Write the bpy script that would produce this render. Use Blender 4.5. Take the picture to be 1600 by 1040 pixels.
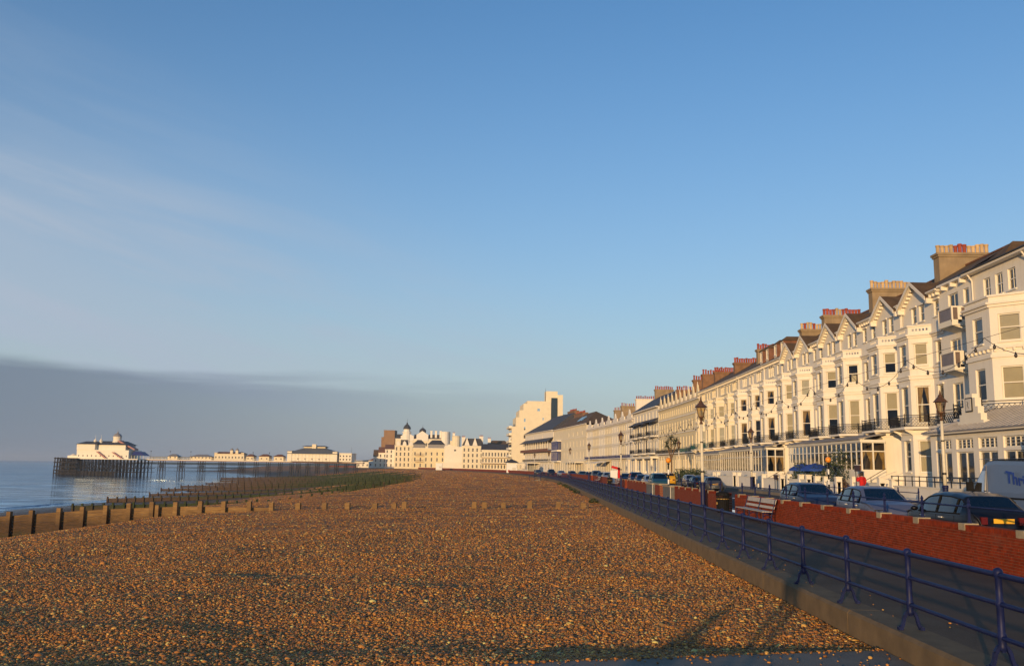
import bpy, bmesh, math, random
import numpy as np
from mathutils import Vector, Matrix, Euler
random.seed(7)
RNG = np.random.default_rng(7)
SC = bpy.context.scene
COL = SC.collection
for _o in list(bpy.data.objects):
    bpy.data.objects.remove(_o)

# ------------------------------------------------------------------ camera
cam_d = bpy.data.cameras.new("camera")
cam_d.sensor_width = 36.0
cam_d.lens = 36.0 * 1400.0 / 1600.0
cam_d.clip_start = 0.2
cam_d.clip_end = 90000
cam = bpy.data.objects.new("camera", cam_d)
COL.objects.link(cam)
pitch = math.atan(209.0 / 1400.0)
yaw = math.radians(1.31)
roll = math.radians(0.85)
cam.matrix_world = (Matrix.Translation((0, 0, 2.3)) @ Matrix.Rotation(yaw, 4, 'Z')
                    @ Matrix.Rotation(math.pi / 2 + pitch, 4, 'X') @ Matrix.Rotation(roll, 4, 'Z'))
SC.camera = cam

# ------------------------------------------------------------------ sun and sky
SKY_TINT = (0.87, 1.42, 1.87, 1)
LOW_F = 0.92
LOW_C = (3.6, 3.66, 3.75, 1)
CIR_C = (2.85, 3.35, 4.1, 1)
BANK_C = (1.08, 1.40, 1.92, 1)
SUN_EL = math.radians(4.6)
SUN_AZ = math.radians(202.0)          # compass bearing from +Y, the sun stands behind the photographer
sx, sy = math.sin(SUN_AZ), math.cos(SUN_AZ)
sun_d = bpy.data.lights.new("sun", 'SUN')
sun_d.energy = 3.1
sun_d.angle = math.radians(0.5)
sun_d.color = (1.0, 0.66, 0.32)
sun = bpy.data.objects.new("sun", sun_d)
COL.objects.link(sun)
ld = Vector((-sx * math.cos(SUN_EL), -sy * math.cos(SUN_EL), -math.sin(SUN_EL)))
sun.rotation_euler = ld.to_track_quat('-Z', 'Y').to_euler()

world = bpy.data.worlds.new("World")
SC.world = world
world.use_nodes = True
wn, wl = world.node_tree.nodes, world.node_tree.links
wn.clear()
def W(t, **k):
    n = wn.new(t)
    for a, b in k.items():
        setattr(n, a, b)
    return n
def wmath(op, a, b=None, clamp=False):
    n = W('ShaderNodeMath', operation=op, use_clamp=clamp)
    for i, v in enumerate((a, b)):
        if v is None:
            continue
        if isinstance(v, (int, float)):
            n.inputs[i].default_value = v
        else:
            wl.new(v, n.inputs[i])
    return n.outputs[0]
def wmix(f, a, b, blend='MIX'):
    n = W('ShaderNodeMix', data_type='RGBA', blend_type=blend)
    for s, v in ((n.inputs[0], f), (n.inputs[6], a), (n.inputs[7], b)):
        if isinstance(v, (int, float)):
            s.default_value = v
        elif isinstance(v, tuple):
            s.default_value = v
        else:
            wl.new(v, s)
    return n.outputs[2]
def wramp(v, a, b, t0=0.0, t1=1.0):
    n = W('ShaderNodeMapRange', interpolation_type='SMOOTHSTEP')
    wl.new(v, n.inputs[0])
    for i, q in enumerate((a, b, t0, t1)):
        n.inputs[i + 1].default_value = q
    return n.outputs[0]
sky = W('ShaderNodeTexSky', sky_type='NISHITA', sun_disc=False, sun_elevation=SUN_EL, sun_rotation=SUN_AZ,
        altitude=0.0, air_density=1.0, dust_density=0.6, ozone_density=2.2)
tc = W('ShaderNodeTexCoord')
sep = W('ShaderNodeSeparateXYZ')
wl.new(tc.outputs['Generated'], sep.inputs[0])
dx, dy, dz = sep.outputs
zc = wmath('MAXIMUM', dz, 0.015)
px_ = wmath('DIVIDE', dx, zc)
py_ = wmath('DIVIDE', dy, zc)
comb = W('ShaderNodeCombineXYZ')
wl.new(px_, comb.inputs[0]); wl.new(py_, comb.inputs[1])
def wnoise(vec, scale, detail, rough, rot, stretch, dist=0.0):
    mp = W('ShaderNodeMapping')
    mp.inputs['Rotation'].default_value = (0, 0, rot)
    mp.inputs['Scale'].default_value = stretch
    wl.new(vec, mp.inputs[0])
    n = W('ShaderNodeTexNoise')
    n.inputs['Scale'].default_value = scale
    n.inputs['Detail'].default_value = detail
    n.inputs['Roughness'].default_value = rough
    n.inputs['Distortion'].default_value = dist
    wl.new(mp.outputs[0], n.inputs['Vector'])
    return n.outputs['Fac']
# thin high cirrus over the sea side: streaks that sink gently to the right
az = wmath('ARCTAN2', dx, dy)
el_ = wmath('ADD', dz, wmath('MULTIPLY', az, 0.21))
comb = W('ShaderNodeCombineXYZ')
wl.new(az, comb.inputs[0]); wl.new(el_, comb.inputs[1])
ci = wnoise(comb.outputs[0], 2.6, 8, 0.58, 0.0, (0.9, 8.0, 1), 0.55)
veil = wnoise(comb.outputs[0], 2.0, 4, 0.5, 0.0, (0.8, 3.2, 1), 0.3)
# the sheet's edge runs diagonally: it covers the sea side and sinks towards the town
edge = wmath('SUBTRACT', wmath('SUBTRACT', 0.150, wmath('MULTIPLY', az, 0.50)), dz)
seaside = wramp(edge, -0.09, 0.17)
cir = wmath('MULTIPLY', wmath('ADD', wmath('MULTIPLY', wramp(ci, 0.42, 0.66), 0.34), wmath('MULTIPLY', wramp(veil, 0.22, 0.75), 0.66)), seaside)
cir = wmath('MULTIPLY', cir, wmath('MULTIPLY', wramp(dz, 0.01, 0.10), wramp(dz, 0.50, 0.26)))
cir = wmath('MULTIPLY', cir, 0.98, True)
# low grey bank over the sea
comb2 = W('ShaderNodeCombineXYZ')
wl.new(az, comb2.inputs[0]); wl.new(wmath('MULTIPLY', dz, 5.0), comb2.inputs[1])
bk = wnoise(comb2.outputs[0], 3.2, 5, 0.55, 0.0, (1.0, 2.6, 1), 0.3)
bktop = wmath('ADD', wmath('ADD', wmath('MULTIPLY', az, -0.02), 0.084), wmath('MULTIPLY', wmath('SUBTRACT', bk, 0.5), 0.06))
bank = wramp(wmath('SUBTRACT', bktop, dz), -0.012, 0.017)
bank = wmath('MULTIPLY', bank, wramp(az, 0.20, -0.60))
bank = wmath('MULTIPLY', bank, 0.87)

# haze towards the horizon, cloud tones in the sky's own units
tint = wmix(1.0, sky.outputs[0], SKY_TINT, 'MULTIPLY')
lowsky = wmath('POWER', wmath('SUBTRACT', 1.0, wmath('MAXIMUM', dz, 0.0), True), 4.2)
col = wmix(wmath('MULTIPLY', lowsky, LOW_F), tint, LOW_C)
col = wmix(cir, col, CIR_C)
col = wmix(bank, col, BANK_C)
bg = W('ShaderNodeBackground')
bg.inputs['Strength'].default_value = 0.105
wl.new(col, bg.inputs[0])
wout = W('ShaderNodeOutputWorld')
wl.new(bg.outputs[0], wout.inputs[0])
SC.view_settings.view_transform = 'Standard'
SC.view_settings.look = 'None'
SC.view_settings.exposure = 0.51
SC.view_settings.gamma = 1.0
SC.view_settings.use_curve_mapping = False
SC.render.engine = 'CYCLES'
SC.cycles.max_bounces = 6
SC.cycles.diffuse_bounces = 3
SC.cycles.glossy_bounces = 3
SC.cycles.transmission_bounces = 4
SC.cycles.transparent_max_bounces = 12
SC.cycles.caustics_reflective = False
SC.cycles.caustics_refractive = False
SC.cycles.sample_clamp_indirect = 6.0
# ------------------------------------------------------------------ helpers
def cy(Y):
    """sideways offset of the whole seafront: straight at first, then bending towards the sea"""
    return -0.00036 * max(0.0, Y - 120.0) ** 2
def cang(Y):
    return math.atan(0.00072 * max(0.0, Y - 120.0))      # turn to the left, radians

class MB:
    def __init__(s):
        s.v, s.f, s.m = [], [], []
        s.mi = 0
    def quad(s, a, b, c, d):
        n = len(s.v); s.v += [tuple(a), tuple(b), tuple(c), tuple(d)]
        s.f.append((n, n + 1, n + 2, n + 3)); s.m.append(s.mi)
    def poly(s, pts):
        n = len(s.v); s.v += [tuple(p) for p in pts]
        s.f.append(tuple(range(n, n + len(pts)))); s.m.append(s.mi)
    def box(s, x0, x1, y0, y1, z0, z1):
        n = len(s.v)
        s.v += [(x0, y0, z0), (x1, y0, z0), (x1, y1, z0), (x0, y1, z0), (x0, y0, z1), (x1, y0, z1), (x1, y1, z1), (x0, y1, z1)]
        for q in ((0, 3, 2, 1), (4, 5, 6, 7), (0, 1, 5, 4), (1, 2, 6, 5), (2, 3, 7, 6), (3, 0, 4, 7)):
            s.f.append(tuple(n + i for i in q)); s.m.append(s.mi)
    def hexa(s, b4, t4):
        n = len(s.v)
        s.v += [tuple(p) for p in b4] + [tuple(p) for p in t4]
        for q in ((0, 3, 2, 1), (4, 5, 6, 7), (0, 1, 5, 4), (1, 2, 6, 5), (2, 3, 7, 6), (3, 0, 4, 7)):
            s.f.append(tuple(n + i for i in q)); s.m.append(s.mi)
    def bar(s, p, q, w, h=None, up=(0, 0, 1)):
        """square bar from p to q, w wide and h deep"""
        h = h or w
        p, q = Vector(p), Vector(q); d = (q - p).normalized()
        u = Vector(up)
        if abs(d.dot(u)) > .98: u = Vector((1, 0, 0))
        a = d.cross(u).normalized() * w / 2; b = a.cross(d).normalized() * h / 2
        s.hexa([p - a - b, p + a - b, p + a + b, p - a + b], [q - a - b, q + a - b, q + a + b, q - a + b])
    def cyl(s, p, q, r0, r1=None, n=8, caps=True):
        r1 = r0 if r1 is None else r1
        p, q = Vector(p), Vector(q); d = (q - p).normalized()
        u = Vector((0, 0, 1)) if abs(d.z) < .95 else Vector((1, 0, 0))
        a = d.cross(u).normalized(); b = d.cross(a).normalized()
        k = len(s.v)
        for r, c in ((r0, p), (r1, q)):
            for i in range(n):
                t = 2 * math.pi * i / n
                s.v.append(tuple(c + a * (r * math.cos(t)) + b * (r * math.sin(t))))
        for i in range(n):
            j = (i + 1) % n
            s.f.append((k + j, k + i, k + n + i, k + n + j)); s.m.append(s.mi)
        if caps:
            s.f.append(tuple(k + i for i in range(n))); s.m.append(s.mi)
            s.f.append(tuple(k + n + i for i in reversed(range(n)))); s.m.append(s.mi)
    def tube(s, pts, r, n=6):
        for a, b in zip(pts[:-1], pts[1:]):
            s.cyl(a, b, r, r, n)
    def lathe(s, prof, c=(0, 0, 0), n=10, cap=True):
        """prof: list of (radius, z)"""
        k = len(s.v)
        for r, z in prof:
            for i in range(n):
                t = 2 * math.pi * (i + .5) / n
                s.v.append((c[0] + r * math.cos(t), c[1] + r * math.sin(t), c[2] + z))
        for a in range(len(prof) - 1):
            for i in range(n):
                j = (i + 1) % n
                s.f.append((k + a * n + i, k + a * n + j, k + a * n + n + j, k + a * n + n + i)); s.m.append(s.mi)
        if cap:
            s.f.append(tuple(k + i for i in reversed(range(n)))); s.m.append(s.mi)
            e = k + (len(prof) - 1) * n
            s.f.append(tuple(e + i for i in range(n))); s.m.append(s.mi)
    def prism(s, pts, off):
        """closed polygon pts (3D) extruded by off"""
        n = len(pts); k = len(s.v); off = Vector(off)
        s.v += [tuple(p) for p in pts] + [tuple(Vector(p) + off) for p in pts]
        s.f.append(tuple(k + i for i in reversed(range(n)))); s.m.append(s.mi)
        s.f.append(tuple(k + n + i for i in range(n))); s.m.append(s.mi)
        for i in range(n):
            j = (i + 1) % n
            s.f.append((k + i, k + j, k + n + j, k + n + i)); s.m.append(s.mi)
    def mesh(s, name, mats, smooth=False, merge=False, fixn=True):
        me = bpy.data.meshes.new(name)
        me.from_pydata(s.v, [], s.f)
        for m in (mats if isinstance(mats, (list, tuple)) else [mats]):
            me.materials.append(m)
        if any(s.m):
            me.polygons.foreach_set('material_index', s.m)
        if fixn or merge:
            bm = bmesh.new(); bm.from_mesh(me)
            if merge: bmesh.ops.remove_doubles(bm, verts=bm.verts, dist=1e-4)
            if fixn: bmesh.ops.recalc_face_normals(bm, faces=bm.faces)
            bm.to_mesh(me); bm.free()
        if smooth:
            me.polygons.foreach_set('use_smooth', [True] * len(me.polygons))
        me.update()
        return me
    def build(s, name, mats, parent=None, smooth=False, merge=False, fixn=True, M=None):
        return link(name, s.mesh(name, mats, smooth, merge, fixn), parent, M)

def link(name, me, parent=None, M=None):
    o = bpy.data.objects.new(name, me)
    COL.objects.link(o)
    if parent is not None:
        o.parent = parent
    if M is not None:
        o.matrix_local = M
    return o
def thing(name, label, cat, loc=(0, 0, 0), rz=0.0, group=None):
    o = bpy.data.objects.new(name, None)
    o.empty_display_size = 0.3
    COL.objects.link(o)
    o.location = loc; o.rotation_euler = (0, 0, rz)
    return tag(o, label, cat, group)
def tag(o, label, cat, group=None):
    o['label'] = label; o['category'] = cat; o['kind'] = 'thing'
    if group: o['group'] = group
    return o
def struct(o, kind='structure'):
    o['kind'] = kind
    return o
def copy_tree(o, parent=None):
    c = o.copy(); COL.objects.link(c)
    if parent is not None:
        c.parent = parent
    for ch in list(o.children):
        copy_tree(ch, c)
    return c

# ------------------------------------------------------------------ materials
def nmat(name):
    m = bpy.data.materials.new(name); m.use_nodes = True
    nt = m.node_tree
    return m, nt, nt.nodes['Principled BSDF']
def N(nt, t, **k):
    n = nt.nodes.new(t)
    for a, b in k.items():
        if a == 'ins':
            for i, v in b.items():
                if hasattr(v, 'is_output') or isinstance(v, bpy.types.NodeSocket): nt.links.new(v, n.inputs[i])
                else: n.inputs[i].default_value = v
        else: setattr(n, a, b)
    return n
def L4(c): return (c[0], c[1], c[2], 1)
def mixc(nt, f, a, b, blend='MIX'):
    n = N(nt, 'ShaderNodeMix', data_type='RGBA', blend_type=blend)
    for i, v in ((0, f), (6, a), (7, b)):
        if isinstance(v, bpy.types.NodeSocket): nt.links.new(v, n.inputs[i])
        else: n.inputs[i].default_value = L4(v) if isinstance(v, tuple) else v
    return n.outputs[2]
def rampv(nt, v, a, b, t0=0.0, t1=1.0):
    n = N(nt, 'ShaderNodeMapRange', ins={0: v, 1: a, 2: b, 3: t0, 4: t1})
    return n.outputs[0]
def coords(nt, which='Object', scale=(1, 1, 1)):
    t = N(nt, 'ShaderNodeTexCoord')
    mp = N(nt, 'ShaderNodeMapping', ins={0: t.outputs[which], 3: scale})
    return mp.outputs[0]
def wcoords(nt, scale=(1, 1, 1)):
    g = N(nt, 'ShaderNodeNewGeometry')
    mp = N(nt, 'ShaderNodeMapping', ins={0: g.outputs['Position'], 3: scale})
    return mp.outputs[0]
def noise(nt, vec, scale, detail=4, rough=.55):
    return N(nt, 'ShaderNodeTexNoise', ins={0: vec, 'Scale': scale, 'Detail': detail, 'Roughness': rough}).outputs['Fac']
def bump(nt, h, strength, dist, bsdf):
    b = N(nt, 'ShaderNodeBump', ins={'Strength': strength, 'Distance': dist, 'Height': h})
    nt.links.new(b.outputs[0], bsdf.inputs['Normal'])
def simple(name, col, rough=.7, metal=0.0, var=.12, vscale=1.5, streak=0.0, bumpd=0.0, bscale=30, spec=.5, rnd=0.0, coat=0.0):
    """paint / plaster / timber: base colour with wear of its own, optional vertical streaks, optional per-piece variation"""
    m, nt, b = nmat(name)
    b.inputs['Roughness'].default_value = rough
    b.inputs['Metallic'].default_value = metal
    b.inputs['Specular IOR Level'].default_value = spec
    b.inputs['Coat Weight'].default_value = coat
    w = wcoords(nt)
    n1 = noise(nt, w, vscale, 5, .6)
    c = mixc(nt, rampv(nt, n1, .3, .7), tuple(x * (1 - var) for x in col), tuple(min(1, x * (1 + var)) for x in col))
    if streak:
        w2 = wcoords(nt, (2.2, 2.2, .18))
        n2 = noise(nt, w2, 1.6, 5, .6)
        c = mixc(nt, rampv(nt, n2, .52, .75, 0, streak), c, tuple(x * .55 for x in col))
    if rnd:
        oi = N(nt, 'ShaderNodeObjectInfo')
        c = mixc(nt, 1.0, c, N(nt, 'ShaderNodeCombineColor', ins={0: rampv(nt, oi.outputs['Random'], 0, 1, 1 - rnd, 1 + rnd),
            1: rampv(nt, oi.outputs['Random'], 0, 1, 1 - rnd * 1.1, 1 + rnd * .8), 2: rampv(nt, oi.outputs['Random'], 0, 1, 1 - rnd, 1 + rnd * .6)}).outputs[0], 'MULTIPLY')
    nt.links.new(c, b.inputs['Base Color'])
    if bumpd:
        bump(nt, noise(nt, w, bscale, 3, .6), .6, bumpd, b)
    return m

M = {}
M['white'] = simple('white_stucco', (.82, .76, .65), .82, var=.05, vscale=.5, streak=.2, bumpd=.004, bscale=9)
M['white_b'] = simple('white_paint', (.82, .75, .61), .7, var=.03, vscale=.7, streak=.08)
M['cream'] = simple('cream_stucco', (.77, .65, .41), .82, var=.05, vscale=.5, streak=.12, bumpd=.004, bscale=9)
M['cream_b'] = simple('pale_cream_stucco', (.79, .69, .49), .82, var=.05, vscale=.5, streak=.1)
M['trim'] = simple('white_trim', (.82, .75, .63), .7, var=.04, vscale=.8, streak=.1)
M['frame'] = simple('window_frame_paint', (.80, .75, .64), .5, var=.03)
M['frame_blue'] = simple('blue_frame_paint', (.03, .04, .16), .5, var=.05)
M['slate'] = simple('roof_slate', (.050, .048, .050), .65, var=.25, vscale=2.5, streak=.2, bumpd=.012, bscale=14)
M['tile'] = simple('mossy_roof_tile', (.115, .066, .026), .85, var=.35, vscale=1.1, streak=.25, bumpd=.02, bscale=9)
M['tile_red'] = simple('red_brown_roof_tile', (.19, .085, .050), .85, var=.3, vscale=1.4, streak=.2, bumpd=.02, bscale=9)
M['stack'] = simple('chimney_render', (.30, .22, .13), .9, var=.22, vscale=1.0, streak=.35, bumpd=.01, bscale=8)
M['stack_red'] = simple('chimney_brick', (.23, .125, .065), .9, var=.25, vscale=1.3, streak=.2)
M['pot_buff'] = simple('buff_chimney_pot', (.50, .36, .19), .85, var=.2, vscale=3, rnd=.2)
M['pot_red'] = simple('red_chimney_pot', (.32, .065, .035), .85, var=.2, vscale=3, rnd=.2)
M['lead'] = simple('lead_grey', (.24, .225, .22), .6, var=.15, vscale=2)
M['iron'] = simple('black_iron', (.014, .013, .013), .5, var=.2)
M['iron_green'] = simple('green_iron', (.02, .10, .10), .5, var=.2)
M['blue'] = simple('blue_gloss_paint', (.009, .015, .074), .5, var=.3, vscale=6, streak=.3, spec=.25)
M['lampwhite'] = simple('lamp_post_paint', (.70, .64, .50), .5, var=.08, vscale=4, streak=.15)
M['copper'] = simple('lantern_bronze', (.13, .065, .035), .5, metal=.3, var=.2)
M['concrete'] = simple('kerb_concrete', (.155, .104, .050), .9, var=.22, vscale=2.4, streak=.35, bumpd=.012, bscale=22)
M['slab'] = simple('slab_concrete', (.20, .165, .125), .9, var=.16, vscale=1.6, bumpd=.01, bscale=25)
M['coping'] = simple('coping_block_concrete', (.36, .29, .185), .9, var=.18, vscale=6, streak=.25, bumpd=.006, bscale=40, rnd=.1)
M['mortar'] = simple('mortar', (.24, .13, .08), .95, var=.2, vscale=4)
M['brick'] = simple('red_brick', (.235, .033, .009), .9, var=.22, vscale=7, bumpd=.004, bscale=60, rnd=.2, spec=.15)
M['brown_brick'] = simple('tan_brick', (.27, .16, .085), .9, var=.12, vscale=.4)
M['panel_grey'] = simple('grey_weathered_board', (.13, .13, .13), .8, var=.25, vscale=3, streak=.4)
M['wood'] = None
M['rubber'] = simple('rubber', (.015, .015, .016), .8)
M['black'] = simple('black_plastic', (.012, .012, .013), .75, spec=.12)
M['gold'] = simple('gold_lettering', (.38, .23, .05), .5)
M['orange'] = simple('orange_globe', (.85, .30, .02), .35, var=.05)
M['white_plain'] = simple('white_plastic', (.80, .79, .76), .5, var=.03)
M['red'] = simple('red_cloth', (.55, .012, .012), .85, var=.15, vscale=8)
M['denim'] = simple('dark_trousers', (.03, .035, .055), .9)
M['skin'] = simple('skin', (.48, .26, .17), .6)
M['hair'] = simple('dark_hair', (.02, .014, .01), .7)
M['awning_blue'] = simple('blue_canvas', (.015, .06, .30), .85, var=.15)
M['terracotta'] = simple('terracotta', (.35, .13, .06), .85, var=.2, vscale=4)
M['yellow'] = simple('yellow_plate', (.85, .45, .02), .5, var=.04)
M['yellow_sign'] = simple('yellow_sign_enamel', (.80, .50, .02), .5, var=.04)
M['chrome'] = simple('chrome', (.7, .7, .7), .15, metal=1)
M['silver'] = simple('silver_trim', (.72, .72, .72), .35, metal=.2)
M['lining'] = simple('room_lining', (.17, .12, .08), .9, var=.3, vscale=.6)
M['blind'] = simple('cream_blind', (.62, .53, .36), .85, var=.06)
M['curtain'] = simple('ochre_curtain', (.42, .27, .09), .9, var=.2, vscale=2)
M['net'] = simple('pale_net_curtain', (.66, .62, .54), .9, var=.08, vscale=3)
M['door_dark'] = simple('dark_door', (.06, .02, .012), .5)
M['bulb'] = simple('festoon_bulb', (.045, .035, .03), .3)

def glass_mat(name, tint, clear):
    m, nt, b = nmat(name)
    nt.nodes.remove(b)
    out = nt.nodes['Material Output']
    fr = N(nt, 'ShaderNodeFresnel', ins={'IOR': 1.52})
    tr = N(nt, 'ShaderNodeBsdfTransparent', ins={0: L4(tint)})
    gl = N(nt, 'ShaderNodeBsdfGlossy', ins={0: (1, 1, 1, 1), 'Roughness': .03})
    f = N(nt, 'ShaderNodeMath', operation='MULTIPLY_ADD', ins={0: fr.outputs[0], 1: 1.0, 2: clear})
    f.use_clamp = True
    mx = N(nt, 'ShaderNodeMixShader', ins={0: f.outputs[0], 1: tr.outputs[0], 2: gl.outputs[0]})
    nt.links.new(mx.outputs[0], out.inputs[0])
    return m
M['glass'] = glass_mat('window_glass', (.80, .82, .80), .03)
M['lamp_glass'] = glass_mat('lantern_glass', (.75, .68, .52), .05)
M['carglass'] = glass_mat('car_glass', (.11, .14, .15), .05)

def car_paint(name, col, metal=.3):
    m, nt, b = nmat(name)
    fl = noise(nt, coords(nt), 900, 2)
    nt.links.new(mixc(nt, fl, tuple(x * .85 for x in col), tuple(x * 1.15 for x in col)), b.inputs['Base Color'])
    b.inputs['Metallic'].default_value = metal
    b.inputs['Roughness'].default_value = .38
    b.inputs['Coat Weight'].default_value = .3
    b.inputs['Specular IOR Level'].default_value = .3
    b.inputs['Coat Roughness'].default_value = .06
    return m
PAINT = {'black': car_paint('black_car_paint', (.006, .006, .010), 0), 'silverblue': car_paint('silver_blue_car_paint', (.10, .115, .185), .2),
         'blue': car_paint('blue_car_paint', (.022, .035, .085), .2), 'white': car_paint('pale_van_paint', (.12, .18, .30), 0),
         'silver': car_paint('silver_car_paint', (.48, .49, .50), .6), 'navy': car_paint('navy_car_paint', (.016, .030, .085)),
         'teal': car_paint('teal_car_paint', (.02, .09, .13)), 'red': car_paint('red_car_paint', (.30, .02, .02)), 'yellow': car_paint('yellow_car_paint', (.6, .32, .02), 0),
         'grey': car_paint('grey_car_paint', (.10, .105, .115), .5)}

def wood_mat(sh=0.0, name='groyne_timber'):
    m, nt, b = nmat(name)
    b.inputs['Roughness'].default_value = .88
    g = N(nt, 'ShaderNodeNewGeometry')
    sepp = N(nt, 'ShaderNodeSeparateXYZ', ins={0: g.outputs['Position']})
    grain = noise(nt, wcoords(nt, (.8, 9, 9)), 2.2, 6, .65)
    big = noise(nt, wcoords(nt), .9, 3, .5)
    oi = N(nt, 'ShaderNodeObjectInfo')
    dry = mixc(nt, rampv(nt, grain, .3, .7), (.15, .080, .028), (.37, .225, .085))
    dry = mixc(nt, rampv(nt, oi.outputs['Random'], 0, 1, 0, .45), dry, (.11, .065, .03))
    wet = mixc(nt, rampv(nt, grain, .3, .7), (.030, .020, .012), (.10, .055, .026))
    algae = mixc(nt, rampv(nt, big, .3, .7), (.014, .022, .004), (.032, .048, .008))
    # tide marks: weed grows on what the sea reaches, higher timber bleaches
    hz = N(nt, 'ShaderNodeMath', operation='MULTIPLY_ADD', ins={0: big, 1: 1.3, 2: sepp.outputs['Z']}).outputs[0]
    c = mixc(nt, rampv(nt, hz, -1.3 + sh * .55, -.3 + sh * .55), wet, dry)
    c = mixc(nt, rampv(nt, hz, -1.9 + sh, -2.7 + sh), c, algae)
    c = mixc(nt, rampv(nt, hz, -4.4, -5.4), c, wet)
    nt.links.new(c, b.inputs['Base Color'])
    bump(nt, grain, .7, .02, b)
    return m
M['wood'] = wood_mat()
M['wood_dark'] = wood_mat(1.7, 'dark_groyne_timber')
M['bench'] = simple('bench_slat_paint', (.50, .44, .37), .7, var=.15, vscale=6, streak=.2)
# ------------------------------------------------------------------ ground, sea, promenade, road
PROF = [(-400, -16), (-250, -12), (-140, -8.8), (-97, -7.2), (-75, -6.35), (-60, -5.35), (-45, -4.05), (-36.5, -3.35), (-32, -2.68), (-28, -1.98),
        (-25, -1.42), (-22, -1.08), (-16, -.84), (-10, -.62), (1, -.47), (5.4, -.40)]
_px = np.array([p[0] for p in PROF], float); _pz = np.array([p[1] for p in PROF], float)
_ph = RNG.uniform(0, 6.28, 24)
def rough_np(x, y):
    z = 0
    for i, (k, a) in enumerate(((.9, .016), (.55, .030), (.31, .035), (.17, .045))):
        for j in range(3):
            t = 1.1 * j + i * .7 + .4
            z = z + a / 2 * np.sin(k * 2 * np.pi * (x * math.cos(t) * .55 + y * math.sin(t)) * .6 + _ph[i * 3 + j])
    return z
def beach_np(x, y):
    d = x + .00036 * np.maximum(0, y - 120) ** 2
    fade = np.clip((5.4 - d) / 3.0, .15, 1)
    return np.interp(d, _px, _pz) + rough_np(x, y) * fade
def beach_z(x, y):
    return float(beach_np(np.array([x], float), np.array([y], float))[0])

def shingle_mat():
    m, nt, b = nmat('shingle')
    w = wcoords(nt)
    v = N(nt, 'ShaderNodeTexVoronoi', ins={'Vector': w, 'Scale': 21.0, 'Randomness': 1.0})
    sepc = N(nt, 'ShaderNodeSeparateColor', ins={0: v.outputs['Color']})
    r = N(nt, 'ShaderNodeValToRGB', ins={0: sepc.outputs[0]})
    PAL = ((0, (0.122, 0.06, 0.016)), (0.2, (0.273, 0.11, 0.021)), (0.42, (0.475, 0.187, 0.029)), (0.66, (0.619, 0.266, 0.042)), (0.84, (0.245, 0.168, 0.059)), (0.93, (0.8, 0.434, 0.094)), (1, (0.8, 0.628, 0.187)))
    cr = r.color_ramp
    while len(cr.elements) < len(PAL): cr.elements.new(.5)
    for e, (p, c) in zip(cr.elements, PAL):
        e.position = p; e.color = L4(c)
    cr.interpolation = 'CONSTANT'
    big = noise(nt, w, .22, 4, .6)
    mid = noise(nt, w, 1.3, 4, .6)
    tone = mixc(nt, rampv(nt, big, .35, .65), (.80, .80, .82), (1.12, 1.06, 1.0))
    tone = mixc(nt, rampv(nt, mid, .3, .7), tone, mixc(nt, 1.0, tone, (.78, .76, .76), 'MULTIPLY'))
    c = mixc(nt, 1.0, r.outputs[0], tone, 'MULTIPLY')
    g = N(nt, 'ShaderNodeNewGeometry')
    z = N(nt, 'ShaderNodeSeparateXYZ', ins={0: g.outputs['Position']}).outputs[2]
    hz = N(nt, 'ShaderNodeMath', operation='MULTIPLY_ADD', ins={0: mid, 1: 1.6, 2: z}).outputs[0]
    wet = mixc(nt, rampv(nt, big, .4, .6), (.045, .026, .016), (.030, .032, .010))
    c = mixc(nt, rampv(nt, hz, -3.6, -5.0), c, mixc(nt, .35, wet, c))
    nt.links.new(c, b.inputs['Base Color'])
    nt.links.new(rampv(nt, hz, -5.6, -6.4, .72, .25), b.inputs['Roughness'])
    # every pebble turns its own face: one tilt per cell, steeper than any bump survives at a distance
    off = N(nt, 'ShaderNodeVectorMath', operation='SUBTRACT', ins={0: v.outputs['Color'], 1: (.5, .5, .5)})
    tl = N(nt, 'ShaderNodeVectorMath', operation='MULTIPLY', ins={0: off.outputs[0], 1: (2.6, 2.6, .3)})
    ad = N(nt, 'ShaderNodeVectorMath', operation='ADD', ins={0: tl.outputs[0], 1: g.outputs['Normal']})
    nz = N(nt, 'ShaderNodeVectorMath', operation='NORMALIZE', ins={0: ad.outputs[0]})
    nt.links.new(nz.outputs[0], b.inputs['Normal'])
    return m
M['shingle'] = shingle_mat()
def pebble_mat():
    m, nt, b = nmat('pebble')
    oi = N(nt, 'ShaderNodeObjectInfo')
    r = N(nt, 'ShaderNodeValToRGB', ins={0: oi.outputs['Random']})
    PAL = ((0, (0.144, 0.073, 0.017)), (0.13, (0.288, 0.118, 0.021)), (0.33, (0.489, 0.187, 0.027)), (0.6, (0.663, 0.283, 0.044)), (0.8, (0.288, 0.187, 0.059)), (0.89, (0.8, 0.447, 0.094)), (0.975, (0.8, 0.662, 0.198)))
    cr = r.color_ramp
    while len(cr.elements) < len(PAL): cr.elements.new(.5)
    for e, (p, c) in zip(cr.elements, PAL):
        e.position = p; e.color = L4(c)
    cr.interpolation = 'CONSTANT'
    w = coords(nt)
    n = noise(nt, w, 1.4, 3)
    nt.links.new(mixc(nt, rampv(nt, n, .3, .7), r.outputs[0], mixc(nt, 1.0, r.outputs[0], (.7, .68, .66), 'MULTIPLY')), b.inputs['Base Color'])
    b.inputs['Roughness'].default_value = .55
    return m
M['pebble'] = pebble_mat()

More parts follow.
